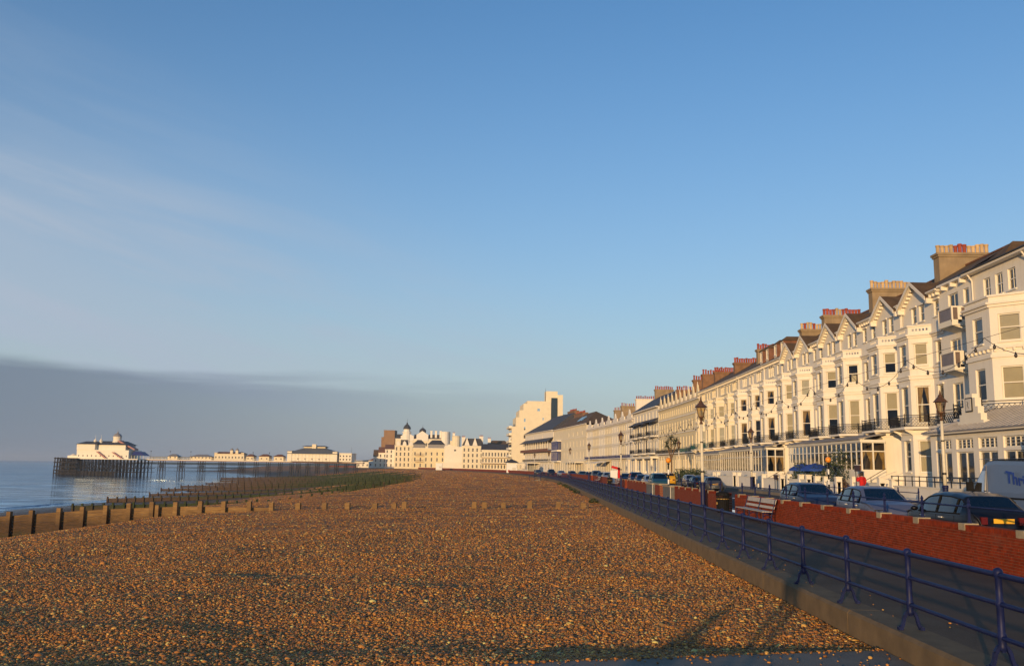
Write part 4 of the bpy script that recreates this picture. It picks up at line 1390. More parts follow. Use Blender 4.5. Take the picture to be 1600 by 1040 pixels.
    # first floor balcony with lattice
    ob = [(-.9, 0), (-.9, c2 - hw - .5), (-P - 1.0, c2 - fw - .3), (-P - 1.0, c2 + fw + .3), (-.9, c2 + hw + .5), (-.9, c1 - hw - .5), (-P - 1.0, c1 - fw - .3), (-P - 1.0, c1 + fw + .3), (-.9, c1 + hw + .5), (-.9, w - .05)]
    mb = MB()
    for a, b, c_, d_ in zip(out[:-1], out[1:], ob[1:], ob[:-1]):
        mb.hexa([(*a, 5.62), (*b, 5.62), (*c_, 5.62), (*d_, 5.62)], [(*a, 5.78), (*b, 5.78), (*c_, 5.78), (*d_, 5.78)])
    mb.build('balcony', M['trim'], root)
    mb = MB()
    for a, b in zip(ob[:-1], ob[1:]): lattice(mb, (a[0] + .05, a[1]), (b[0] + .05, b[1]), 5.80, 6.70, step=.3)
    mb.build('balcony_railing', M['iron'], root, fixn=False)
    shell(root, w, EAVE, M['white'])
    # ground floor dining room with the lead roof like a striped awning
    ex0, ey1 = -5.0, 57.0 - y0
    mb = MB(); holes = []; wn_ = []
    n = 7; pitch = (ey1 - .4) / n
    for i in range(n):
        u = .3 + i * pitch
        holes.append((u, u + pitch - .62, 1.75, 3.55)); holes.append((u, u + pitch - .62, 3.7, 4.3))
        wn_.append((u, pitch - .62))
    panel(mb, (ex0, 0, 0), (0, 1, 0), (-1, 0, 0), ey1, .2, 4.62, holes, rev=.2)
    panel(mb, (0, 0, 0), (-1, 0, 0), (0, -1, 0), 5.0, .2, 4.62, [])
    panel(mb, (ex0, ey1, 0), (1, 0, 0), (0, 1, 0), 5.0, .2, 4.62, [])
    mb.build('dining_room_wall', M['white'], root, fixn=False)
    mb = MB(); mb.quad((ex0 + 1.8, .1, .3), (ex0 + 1.8, ey1 - .1, .3), (ex0 + 1.8, ey1 - .1, 4.6), (ex0 + 1.8, .1, 4.6)); mb.build('interior', M['lining'], root, fixn=False)
    for (u, ww) in wn_:
        o = add_window(root, (ex0, u, 1.75), (0, 1, 0), (-1, 0, 0), ww, 1.8, 'nosill plain' if False else 'plain', random.choice([None, 'drape', None]))
        mb = MB(); mb.box(ww / 2 - .05, ww / 2 + .05, .08, .17, .05, 1.75); mb.build('mullion', M['frame'], o)
        o = add_window(root, (ex0, u, 3.7), (0, 1, 0), (-1, 0, 0), ww, .6, 'plain', None)
        mb = MB()
        for k in range(1, 4): mb.box(ww * k / 4 - .025, ww * k / 4 + .025, .09, .16, .05, .55)
        for k in (1, 2): mb.box(.05, ww - .05, .10, .15, .05 + k * .17 - .012, .05 + k * .17 + .012)
        mb.build('glazing_bar', M['frame'], o)
    mb = MB(); mb.box(ex0 - .35, ex0 + .02, -.3, ey1 + .3, 4.62, 4.78); mb.build('fascia', M['trim'], root)
    # lead roof: sloping sheets with rolls
    xa, za, xb, zb = ex0 - .4, 4.70, -1.6, 6.2
    mb = MB(); mb.hexa([(xa, -.3, za), (xb, -.3, zb), (xb, ey1 - 1.2, zb), (xa, ey1 + .4, za)], [(xa, -.3, za + .08), (xb, -.3, zb + .08), (xb, ey1 - 1.2, zb + .08), (xa, ey1 + .4, za + .08)])
    mb.poly([(xa, ey1 + .4, za + .08), (xb, ey1 - 1.2, zb + .08), (0, ey1 - 1.2, zb + .08), (0, ey1 + .4, za + .08)])
    rf = mb.build('awning_roof', M['lead'], root)
    k = 0; yy = -.1
    while yy < ey1 - .2:
        mb = MB(); y2 = yy - max(0, (yy - (ey1 - 1.6))) 
        mb.hexa([(xa, yy, za + .081), (xb, y2, zb + .081), (xb, y2 + .26, zb + .081), (xa, yy + .26, za + .081)], [(xa, yy, za + .115), (xb, y2, zb + .115), (xb, y2 + .26, zb + .115), (xa, yy + .26, za + .115)])
        mb.build('stripe', M['awn'], rf); yy += .62; k += 1
    # stepped pediment with a framed panel
    yc = 52.9 - y0
    ped = thing('x', 'x', 'x'); bpy.data.objects.remove(ped)
    prof = [(-1.55, 0), (1.55, 0), (1.55, .34), (1.28, .34), (1.28, .72), (.98, .72), (.98, 1.12), (.70, 1.12), (.70, 1.62), (.38, 1.62), (.38, 1.86), (-.38, 1.86), (-.38, 1.62), (-.70, 1.62), (-.70, 1.12), (-.98, 1.12), (-.98, .72), (-1.28, .72), (-1.28, .34), (-1.55, .34)]
    mb = MB(); mb.prism([(ex0 + .55, yc + u, 5.0 + z * 1.02) for u, z in prof], (.35, 0, 0)); pd = mb.build('pediment', M['white_b'], root)
    mb = MB(); mb.box(ex0 + .50, ex0 + .548, yc - .40, yc + .40, 5.85, 6.68); mb.build('panel_frame', M['iron'], pd)
    mb = MB(); mb.box(ex0 + .48, ex0 + .499, yc - .32, yc + .32, 5.92, 6.61); mb.build('panel', M['net'], pd)
    mb = MB(); mb.tube([(ex0 + .475, yc + .10, 6.45), (ex0 + .475, yc - .02, 6.38), (ex0 + .475, yc + .08, 6.24), (ex0 + .475, yc - .06, 6.08)], .018, 5); mb.build('emblem', M['iron'], pd)
    return root
M['awn'] = simple('pale_awning_stripe', (.46, .42, .37), .7, var=.15, vscale=2)
hotel()
def text_mesh(s, size, mat, name, parent, Mx, depth=.01):
    cu = bpy.data.curves.new(name, 'FONT'); cu.body = s; cu.size = size; cu.extrude = depth; cu.align_x = 'CENTER'; cu.align_y = 'CENTER'
    cu.offset = .014 if size > .3 else 0
    tmp = bpy.data.objects.new(name, cu); COL.objects.link(tmp)
    dg = bpy.context.evaluated_depsgraph_get()
    me = bpy.data.meshes.new_from_object(tmp.evaluated_get(dg)); bpy.data.objects.remove(tmp)
    me.materials.clear(); me.materials.append(mat)
    return link(name, me, parent, Mx)
# yellow sign on the dining room
t = thing('hotel_sign', 'yellow sign with black letter A on the hotel front, at the right edge', 'sign', (24.55, 44.7, 3.6))
mb = MB(); mb.box(-.06, .06, -.62, .62, -.48, .48); mb.build('board', M['yellow_sign'], t)
mb = MB(); mb.box(-.07, -.0, -.40, .40, -.86, -.50); mb.build('plate', M['yellow_sign'], t)
mb = MB(); mb.bar((.06, 0, .2), (.42, 0, .2), .05); mb.build('bracket', M['iron'], t)
text_mesh('A', .62, M['black'], 'letter', t, Matrix(((0, 0, -1, -.071), (-1, 0, 0, .25), (0, 1, 0, 0), (0, 0, 0, 1))))
text_mesh('A', .62, M['black'], 'letter', t, Matrix(((0, 0, -1, -.071), (-1, 0, 0, -.22), (0, 1, 0, 0), (0, 0, 0, 1))))
t2 = Matrix
# ------------------------------------------------------------------ sun lounges: glazed fronts on the ground floors
def lounge(Y0, Y1, xf, xb, zb, zt, label, bays):
    """glazed extension; xf front plane, xb back (local x, facade at 30), glazed from zb to zt"""
    root = thing('sun_lounge', label, 'sun lounge', (30 + cy(Y0), Y0, 0), cang((Y0 + Y1) / 2) if Y0 > 120 else 0, 'glazed sun lounges on the terrace fronts')
    L = Y1 - Y0; D = xb - xf
    mb = MB()
    mb.box(xf, xf + .25, 0, L, .25, zb); mb.box(xf + .25, xb, 0, .25, .25, zb); mb.box(xf + .25, xb, L - .25, L, .25, zb)
    mb.build('plinth', M['white'], root)
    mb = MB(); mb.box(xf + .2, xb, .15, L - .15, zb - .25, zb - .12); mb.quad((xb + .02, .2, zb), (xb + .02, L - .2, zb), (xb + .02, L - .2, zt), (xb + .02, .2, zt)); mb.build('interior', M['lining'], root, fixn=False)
    mb = MB(); mb.hexa([(xf - .25, -.25, zt), (xb, -.25, zt + .45), (xb, L + .25, zt + .45), (xf - .25, L + .25, zt)], [(xf - .25, -.25, zt + .1), (xb, -.25, zt + .55), (xb, L + .25, zt + .55), (xf - .25, L + .25, zt + .1)]); mb.build('roof', M['lead'], root)
    mb = MB(); mb.box(xf - .1, xf + .12, -.1, L + .1, zt - .2, zt - .002); mb.box(xf + .12, xb, -.1, .1, zt - .2, zt - .002); mb.build('fascia', M['frame'], root)
    H = zt - .2 - zb; p = L / bays; ztr = H * .68
    def unit(P, U, Nn, wd, cvr):
        k = ('lu', round(wd, 2), round(H, 2))
        if k not in WC:
            m1 = MB(); f = .055
            m1.box(0, f, .02, .11, 0, H); m1.box(wd - f, wd, .02, .11, 0, H); m1.box(f, wd - f, .02, .11, 0, f); m1.box(f, wd - f, .02, .11, H - f, H); m1.box(f, wd - f, .01, .11, ztr - .04, ztr + .04)
            a_ = m1.mesh('window', M['frame'])
            m1 = MB(); m1.quad((f, .07, f), (wd - f, .07, f), (wd - f, .07, ztr - .04), (f, .07, ztr - .04)); m1.quad((f, .07, ztr + .04), (wd - f, .07, ztr + .04), (wd - f, .07, H - f), (f, .07, H - f))
            WC[k] = (a_, m1.mesh('pane', M['glass'], fixn=False))
        o = link('window', WC[k][0], root, frame_matrix(P, U, Nn)); link('pane', WC[k][1], o)
        if cvr:
            c = cover_mesh(wd, ztr, cvr); link(c.name.split('.')[0], c, o)
    for i in range(bays):
        unit((xf, i * p, zb), (0, 1, 0), (-1, 0, 0), p - .005, random.choice([None, 'drape', 'drape', None, 'half', 'drape']))
    nd = max(1, round(D / 1.3)); q = D / nd
    for i in range(nd):
        unit((xb - i * q, 0.0, zb), (-1, 0, 0), (0, -1, 0), q - .005, 'drape')
    return root
lounge(73.4, 94.0, -3.4, -1.45, 2.45, 4.9, 'long white glazed sun lounge below the black balcony, behind the blue parasols', 17)
lounge(102.6, 128.0, -3.4, -1.45, 2.2, 4.9, 'further white glazed sun lounge behind the bare flowerpots and steps', 19)
lounge(129.5, 147.0, -3.0, -1.45, 2.2, 4.7, 'third glazed sun lounge, by the green balcony railings', 12)
# house next the hotel keeps a plain bay; entrance step blocks
for (y, lab) in ((71.0, 'white stepped entrance between the plain bay and the sun lounge'), (99.0, 'curved white steps with handrail between the two sun lounges')):
    t = thing('entrance_steps', lab, 'steps', (25.2, y, .3))
    for k in range(6):
        mb = MB(); mb.box(k * .35, 4.0, 0, 1.9, k * .2, k * .2 + .195); mb.build('step', M['slab'], t)
    for s in (-.22, 1.92):
        mb = MB(); mb.hexa([(-.1, s, 0), (4.0, s, 0), (4.0, s + .2, 0), (-.1, s + .2, 0)], [(-.1, s, .55), (4.0, s, 2.1), (4.0, s + .2, 2.1), (-.1, s + .2, .55)]); mb.build('side_wall', M['white'], t)
    mb = MB(); mb.tube([(0, .0, .9), (2.4, .0, 2.3)], .025, 6); mb.tube([(0, 0, 0), (0, 0, .9)], .025, 6); mb.tube([(1.2, 0, .8), (1.2, 0, 1.6)], .02, 6); mb.build('handrail', M['iron'], t)
# ------------------------------------------------------------------ further terraces along the bend
def outline_parapet(mb, root_w, x, z0, pts, th=.3):
    """upright parapet whose top follows pts [(y,z)]"""
    poly = [(x, pts[0][0], z0)] + [(x, y, z) for y, z in pts] + [(x, pts[-1][0], z0)]
    mb.prism(poly, (th, 0, 0))
def facade(root, w, rows, wallmat, top, cover=False, fmat=None, extra=None, x=0.0, arch=False):
    """flat facade at local x with rows of windows: rows = [(z0,z1,[(u,ww),...])]"""
    mb = MB(); holes = []; wins = []
    for z0, z1, us in rows:
        for u, ww in us:
            holes.append((u, u + ww, z0, z1)); wins.append((u, ww, z0, z1))
    panel(mb, (x, 0, 0), (0, 1, 0), (-1, 0, 0), w, .1, top, holes, rev=.16)
    mb.build('wall', wallmat, root, fixn=False)
    for u, ww, z0, z1 in wins:
        add_window(root, (x, u, z0), (0, 1, 0), (-1, 0, 0), ww, z1 - z0, 'sash' if z1 - z0 > 1.2 else 'plain', cov() if cover else None, fmat)
def even(w, n, ww): 
    p = w / n
    return [(p * (i + .5) - ww / 2, ww) for i in range(n)]
def pitched(root, w, eave, mat, ridge_x=4.5, rise=3.0, depth=10, hip0=0.0, hip1=0.0, over=.35):
    mb = MB()
    a, b, c_, d_ = (-over, 0 - .0, eave), (-over, w, eave), (ridge_x, w - hip1, eave + rise), (ridge_x, hip0, eave + rise)
    mb.poly([a, b, c_, d_])
    e, f = (depth, w, eave), (depth, 0, eave)
    mb.poly([d_, c_, e, f]); mb.poly([b, e, c_]); mb.poly([a, d_, f])
    mb.v = [(x, y, z + .02) for x, y, z in mb.v]
    mb.build('roof', mat, root, fixn=False)
    mb = MB(); mb.box(-over - .06, .0, -.0, w, eave - .22, eave + .0); mb.build('eaves', M['trim'], root)
def bands(root, w, zs, out=.14):
    mb = MB()
    for z, h in zs: mb.box(-out, -.002, 0, w, z, z + h)
    mb.build('moulding', M['trim'], root)
# D: pale yellow terrace with a zigzag of small pointed gables
D0, D1 = 157.6, 197.0
nD = 5; wD = (D1 - D0) / nD
for i in range(nD):
    Y0 = D0 + i * wD
    root = house_root(Y0, wD + .05, 'pale yellow terrace house with pointed parapet gables, %s from the bow fronted terrace' % NL[i], group='pale yellow gabled terrace')
    w = wD
    facade(root, w, [(1.6, 4.2, even(w, 3, 1.1)), (6.0, 8.5, even(w, 3, .95)), (9.8, 11.6, even(w, 3, .95)), (12.9, 14.1, even(w, 4, .75))], M['cream'], 14.8, True)
    bands(root, w, [(4.9, .25), (9.2, .2), (12.3, .25), (14.55, .2)])
    mb = MB(); mb.box(-.9, -.145, 0, w, 5.3, 5.5); mb.build('balcony', M['trim'], root)
    mb = MB(); lattice(mb, (-.85, .05), (-.85, w - .05), 5.52, 6.4, step=.45, t=.05); mb.build('balcony_railing', M['iron_green'] if i < 2 else M['iron'], root, fixn=False)
    mb = MB(); pts = []
    for k in range(2):
        c = w * (k + .5) / 2
        pts += [(c - w / 4 + .02, 15.0), (c - 1.2, 15.1), (c - .25, 16.7), (c, 17.2), (c + .25, 16.7), (c + 1.2, 15.1), (c + w / 4 - .02, 15.0)]
    outline_parapet(mb, w, -.06, 14.5, pts, .3); mb.build('parapet', M['cream'], root)
    mb = MB()
    for k in range(2):
        c = w * (k + .5) / 2; mb.cyl((.05, c, 17.15), (.05, c, 17.75), .09, .05, 6)
        for s in (-1, 1): mb.box(-.12, .2, c + s * (w / 4 - .15) - .12, c + s * (w / 4 - .15) + .12, 14.9, 15.9)
    mb.build('finial', M['trim'], root)
    pitched(root, w, 14.9, M['tile_red'], rise=3.3)
    if i in (0, 1, 3): chimney(root, 2.2, w - .5, 4.6, .9, 15.5, 19.7 - .3 * i, 10, M['stack_red'], lambda k: True)
    shell(root, w, 14.6, M['cream'])
    mb = MB()
    for yy in (w / 3, 2 * w / 3): mb.box(-.1, .0, yy - .18, yy + .18, .2, 4.9)
    mb.build('pilaster', M['trim'], root)
# small palm, hedge etc come later
# E: white bowed house with two dark canopies
def canopied():
    Y0, w = 197.4, 30.5
    root = house_root(Y0, w, 'white house with two dark canopied balconies between the pointed gable terraces', group=None)
    facade(root, w, [(1.4, 4.4, even(w, 7, 1.3)), (5.9, 8.3, even(w, 9, 1.0)), (9.7, 11.9, even(w, 9, 1.0)), (13.4, 15.1, even(w, 8, .95))], M['white'], 16.0, True)
    for z in (5.5, 9.3):
        mb = MB()
        for k in range(3):                           # three bowed balconies side by side
            c = (k + .5) * w / 3; n = 10; r = w / 6 - .3
            pts = [(-1.6 * math.sin(math.pi * j / n) - .05, c - r * math.cos(math.pi * j / n)) for j in range(n + 1)]
            mb.prism([(x, y, z) for x, y in pts], (0, 0, .35))
        b_ = mb.build('balcony', M['white_b'], root)
        mb = MB()
        for k in range(3):
            c = (k + .5) * w / 3; n = 10; r = w / 6 - .35
            pts = [(-1.55 * math.sin(math.pi * j / n) - .08, c - r * math.cos(math.pi * j / n)) for j in range(n + 1)]
            for a, b in zip(pts[:-1], pts[1:]): lattice(mb, a, b, z + .37, z + 1.3, step=.4, t=.05)
            for j in (2, 5, 8): mb.bar((*pts[j], z + .36), (*pts[j], z + 3.3), .09)
        mb.build('railing', M['iron'], b_, fixn=False)
    mb = MB()
    for k in range(3):
        c = (k + .5) * w / 3; n = 10; r = w / 6 - .15
        pin = [(0, c - r * math.cos(math.pi * j / n), 13.5) for j in range(n + 1)]
        pout = [(-2.0 * math.sin(math.pi * j / n) - .15, c - r * math.cos(math.pi * j / n), 12.5) for j in range(n + 1)]
        for j in range(n): mb.quad(pin[j], pin[j + 1], pout[j + 1], pout[j])
    mb.build('canopy', M['slate'], root, fixn=False)
    pitched(root, w, 16.0, M['slate'], ridge_x=5, rise=3.8, depth=11, hip0=2, hip1=4, over=.6)
    chimney(root, 4, w - 8, 4.5, 1.1, 17, 21.6, 10, M['stack'], lambda k: True)
    mb = MB()
    for k in range(4): mb.box(-1.6, -1.2, 1 + k * (w - 2.4) / 3, 1.4 + k * (w - 2.4) / 3, .2, 4.6)
    mb.box(-1.75, -.02, .6, w - .6, 4.6, 5.0); mb.build('porch', M['white_b'], root)
    shell(root, w, 15.6, M['white'])
canopied()
# F: long pale terrace with a crest of seven little gables
F0, F1 = 228.4, 299.0
nF = 7; wF = (F1 - F0) / nF
for i in range(nF):
    Y0 = F0 + i * wF
    root = house_root(Y0, wF + .05, 'pale cream terrace house with notched gable crest, %s from the dark canopied house' % NL[i], group='pale notched terrace')
    w = wF
    facade(root, w, [(1.6, 4.2, even(w, 3, 1.2)), (5.8, 8.2, even(w, 4, .95)), (9.3, 11.2, even(w, 4, .95)), (12.3, 13.7, even(w, 4, .9))], M['cream_b'] if i % 2 else M['white'], 14.4, True)
    bands(root, w, [(4.8, .25), (8.7, .2), (11.7, .3), (14.1, .25)])
    mb = MB(); c = w / 2
    outline_parapet(mb, w, -.08, 14.3, [(0.02, 15.2), (c - 3.4, 15.2), (c - 3.4, 16.0), (c - 2.5, 16.0), (c - 1.1, 16.2), (c, 17.5), (c + 1.1, 16.2), (c + 2.5, 16.0), (c + 3.4, 16.0), (c + 3.4, 15.2), (w - .02, 15.2)], .35)
    mb.build('parapet', M['trim'], root)
    mb = MB(); lattice(mb, (-.8, .05), (-.8, w - .05), 5.1, 6.0, step=.6, t=.07); mb.build('balcony_railing', M['frame_blue'], root, fixn=False)
    mb = MB(); mb.box(-.9, -.145, 0, w, 4.9, 5.09); mb.build('balcony', M['trim'], root)
    pitched(root, w, 14.5, M['tile_red'], rise=3.0)
    if i in (0, 2, 3): chimney(root, 2.5, w - 2, 5.0, 1.5, 15.5, [20.5, 0, 20.0, 19.4][i], 9, M['white'] if i == 0 else M['stack'], (lambda k: True) if i == 0 else (lambda k: k % 2 == 0))
    shell(root, w, 14.2, M['cream_b'])
    if i in (3, 4):
        mb = MB(); mb.hexa([(-4.5, 1, 3.6), (-.1, 1, 4.4), (-.1, w - 1, 4.4), (-4.5, w - 1, 3.6)], [(-4.5, 1, 3.7), (-.1, 1, 4.5), (-.1, w - 1, 4.5), (-4.5, w - 1, 3.7)])
        for k in range(4): mb.box(-4.4, -4.25, 1.2 + k * (w - 2.6) / 3, 1.35 + k * (w - 2.6) / 3, .2, 3.6)
        mb.build('porch', M['white_b'], root)
# G: cream house with blue window frames
def blue_house():
    Y0, w = 299.6, 62.0
    root = house_root(Y0, w, 'cream hotel with blue framed bay windows and a brown roof with dormer lights', 'hotel', None)
    bl = [(w - 14, 1.6), (w - 11.2, 1.6), (w - 8.4, 1.6), (w - 5.6, 1.6)]
    facade(root, w, [(1.4, 4.0, even(w, 14, 1.4)), (5.6, 7.8, [(u, 1.0) for u in (4, 9, 15, 21, 27, 33, 39)]), (9.6, 11.6, [(u, 1.0) for u in (4, 9, 15, 21, 27, 33, 39)]), (13.4, 14.8, [(u, .9) for u in (6, 14, 22, 30)])], M['cream_b'], 17.0)
    bands(root, w, [(4.7, .25), (8.7, .2), (12.6, .25), (16.6, .3)])
    for (z0, z1) in ((4.9, 8.4), (9.0, 12.2)):
        mb = MB(); mb.box(-1.5, -.01, w - 16, w - 3, z0 - .5, z0); mb.box(-1.6, -.01, w - 16.1, w - 2.9, z1, z1 + .35); mb.build('bay', M['white_b'], root)
        mb = MB()
        for k in range(7): mb.box(-1.5, -1.25, w - 16 + k * 2.1, w - 15.5 + k * 2.1, z0, z1)
        mb.box(-1.48, -1.3, w - 16, w - 3, z0 + .05, z0 + .25); mb.box(-1.48, -1.3, w - 16, w - 3, z1 - .3, z1 - .02)
        for k in range(4): mb.box(-1.25 + k * .4, -1.05 + k * .4, w - 16, w - 15.8, z0, z1)
        f = mb.build('bay_frame', M['frame_blue'], root)
        mb = MB(); mb.quad((-1.38, w - 16, z0), (-1.38, w - 3, z0), (-1.38, w - 3, z1), (-1.38, w - 16, z1)); mb.quad((-1.38, w - 15.95, z0), (-.05, w - 15.95, z0), (-.05, w - 15.95, z1), (-1.38, w - 15.95, z1)); mb.build('pane', M['glass'], f, fixn=False)
    for k in range(4):
        add_window(root, (-.02, w - 15 + k * 3, 13.2), (0, 1, 0), (-1, 0, 0), 1.7, 2.4, 'plain', None, M['frame_blue'])
    pitched(root, w, 17.0, M['tile'], ridge_x=6, rise=4.8, depth=13, hip0=12, hip1=14, over=.5)
    mb = MB()
    for u in (14, 17, 20): mb.hexa([(1.2, u, 18.5), (3.4, u, 20.2), (3.4, u + 1.6, 20.2), (1.2, u + 1.6, 18.5)], [(1.1, u, 18.65), (3.3, u, 20.35), (3.3, u + 1.6, 20.35), (1.1, u + 1.6, 18.65)])
    mb.build('skylight', M['glass'], root)
    chimney(root, 5.0, 30, 2.0, 16, 18, 22.5, 12, M['stack_red'], lambda k: True)
    shell(root, w, 16.5, M['cream_b'])
    mb = MB(); mb.box(-3, -.02, 5, 32, 4.0, 4.3)
    for k in range(7): mb.box(-2.95, -2.75, 5.2 + k * 4.4, 5.4 + k * 4.4, .2, 4.0)
    mb.build('porch', M['white_b'], root)
blue_house()
# H: hotel with slate roof and long verandas
def veranda_hotel():
    Y0, w = 362.5, 60.0
    root = house_root(Y0, w, 'white hotel with steep dark slate roof and long brown verandas before the white tower', 'hotel', None)
    facade(root, w, [(1.2, 3.6, even(w, 10, 1.6)), (5.2, 8.2, even(w, 9, 1.3)), (9.6, 11.9, even(w, 9, 1.1)), (14.0, 15.8, [(20, 1), (40, 1)])], M['white'], 17.3)
    mb = MB(); mb.hexa([(-2.6, -.5, 12.6), (0, -.5, 14.2), (0, w + .5, 14.2), (-2.6, w + .5, 12.6)], [(-2.6, -.5, 12.75), (0, -.5, 14.35), (0, w + .5, 14.35), (-2.6, w + .5, 12.75)]); mb.build('veranda_roof', M['slate'], root)
    for z in (9.0,):
        mb = MB(); mb.box(-2.3, -.02, 0, w, z - .3, z); b_ = mb.build('veranda', M['tile_red'], root)
        mb = MB(); mb.box(-2.3, -2.15, 0, w, z, z + .9)
        mb.build('parapet', M['tile_red'], b_)
        mb = MB()
        for k in range(13): mb.box(-2.25, -2.05, k * (w - .2) / 12, k * (w - .2) / 12 + .2, z + .9, 12.6)
        mb.build('post', M['white_b'], b_)
    mb = MB(); lattice(mb, (-1.2, .1), (-1.2, w - .1), 4.9, 5.8, step=.9, t=.09); mb.build('balcony_railing', M['iron'], root, fixn=False)
    mb = MB(); mb.box(-1.3, -.02, 0, w, 4.6, 4.85); mb.build('balcony', M['trim'], root)
    mb = MB(); mb.box(-5.5, -.02, w - 34, w - 2, 3.9, 4.3); mb.box(-5.5, -5.3, w - 34, w - 2, .2, 1.2)
    for k in range(12): mb.box(-5.45, -5.3, w - 34 + k * 2.9, w - 33.8 + k * 2.9, 1.2, 3.9)
    f = mb.build('glazed_porch', M['white_b'], root)
    mb = MB(); mb.quad((-5.38, w - 34, 1.2), (-5.38, w - 2, 1.2), (-5.38, w - 2, 3.9), (-5.38, w - 34, 3.9)); mb.build('pane', M['glass'], f, fixn=False)
    pitched(root, w, 17.3, M['slate'], ridge_x=9, rise=7.2, depth=18, hip0=2, hip1=24, over=.7)
    chimney(root, 9.5, 3, 2.0, 12, 20, 25.5, 9, M['stack_red'], lambda k: True)
    shell(root, w, 16.5, M['white'])
veranda_hotel()

# ------------------------------------------------------------------ buildings beyond: box() bodies with real windows on the faces that look down the beach
def block(name, label, cat, X, Y, w, d, top, mat, rows, ncol, roof='flat', roofmat=None, rz=0.0, ww=1.1, side_cols=0, rise=3.0, base=.0, group=None, over=.3):
    """front face looks towards the viewer (local -y); w across, d deep"""
    t = thing(name, label, cat, (X, Y, 0), rz, group)
    mb = MB(); holes = []; wins = []
    for z0, z1 in rows:
        for u, q in even(w, ncol, ww):
            holes.append((u, u + q, z0, z1)); wins.append(((u, 0, z0), (1, 0, 0), (0, -1, 0), q, z1 - z0))
    panel(mb, (0, 0, 0), (1, 0, 0), (0, -1, 0), w, base, top, holes, rev=.2)
    holes = []
    if side_cols:
        for z0, z1 in rows:
            for u, q in even(d, side_cols, ww):
                holes.append((u, u + q, z0, z1)); wins.append(((0, d - u, z0), (0, -1, 0), (-1, 0, 0), q, z1 - z0))
    panel(mb, (0, d, 0), (0, -1, 0), (-1, 0, 0), d, base, top, holes, rev=.2)
    mb.quad((w, 0, base), (w, d, base), (w, d, top), (w, 0, top)); mb.quad((0, d, base), (0, d, top), (w, d, top), (w, d, base))
    if roof == 'flat': mb.quad((0, 0, top - .3), (w, 0, top - .3), (w, d, top - .3), (0, d, top - .3))
    mb.build('wall', mat, t, fixn=False)
    mb = MB(); mb.box(.9, w - .9, .9, d - .9, base, top - .5); mb.build('interior', M['lining'], t)
    for q in wins: add_window(t, *q, 'sash' if q[4] > 1.3 else 'plain')
    rm = M[roofmat] if roofmat else None
    if roof == 'hip':
        mb = MB(); o = over; e = min(w, d) * .42
        a, b, c_, d_ = (-o, -o, top), (w + o, -o, top), (w + o, d + o, top), (-o, d + o, top)
        if w >= d: r0, r1 = (e, d / 2, top + rise), (w - e, d / 2, top + rise); mb.poly([a, b, r1, r0]); mb.poly([c_, d_, r0, r1]); mb.poly([b, c_, r1]); mb.poly([d_, a, r0])
        else: r0, r1 = (w / 2, e, top + rise), (w / 2, d - e, top + rise); mb.poly([a, b, r0]); mb.poly([b, c_, r1, r0]); mb.poly([c_, d_, r1]); mb.poly([d_, a, r0, r1])
        mb.build('roof', rm, t, fixn=False)
    elif roof == 'gable':
        mb = MB(); o = over
        a, b, c_, d_ = (-o, -o, top), (w + o, -o, top), (w + o, d + o, top), (-o, d + o, top)
        r0, r1 = (-o, d / 2, top + rise), (w + o, d / 2, top + rise); mb.poly([a, b, r1, r0]); mb.poly([c_, d_, r0, r1])
        mb.build('roof', rm, t, fixn=False)
        mb = MB(); mb.poly([(0, 0, top), (0, d, top), (0, d / 2, top + rise - .1)]); mb.poly([(w, 0, top), (w, d, top), (w, d / 2, top + rise - .1)]); mb.build('gable', mat, t, fixn=False)
    elif roof == 'mansard':
        mb = MB(); i = 2.0
        p = [(-.3, -.3), (w + .3, -.3), (w + .3, d + .3), (-.3, d + .3)]; q = [(i, i), (w - i, i), (w - i, d - i), (i, d - i)]
        for k in range(4):
            l = (k + 1) % 4
            mb.quad((*p[k], top), (*p[l], top), (*q[l], top + rise), (*q[k], top + rise))
        mb.poly([(*v, top + rise) for v in q]); mb.build('roof', rm, t, fixn=False)
    mb = MB(); mb.box(-.2, w + .2, -.2, -.002, top - .35, top - .01); mb.box(-.2, -.002, -.002, d, top - .35, top - .01); mb.build('cornice', M['trim'] if mat is not M['brown_brick'] else mat, t)
    return t
def fl(n, z0=1.2, h=3.3, wh=1.9): return [(z0 + i * h, z0 + i * h + wh) for i in range(n)]

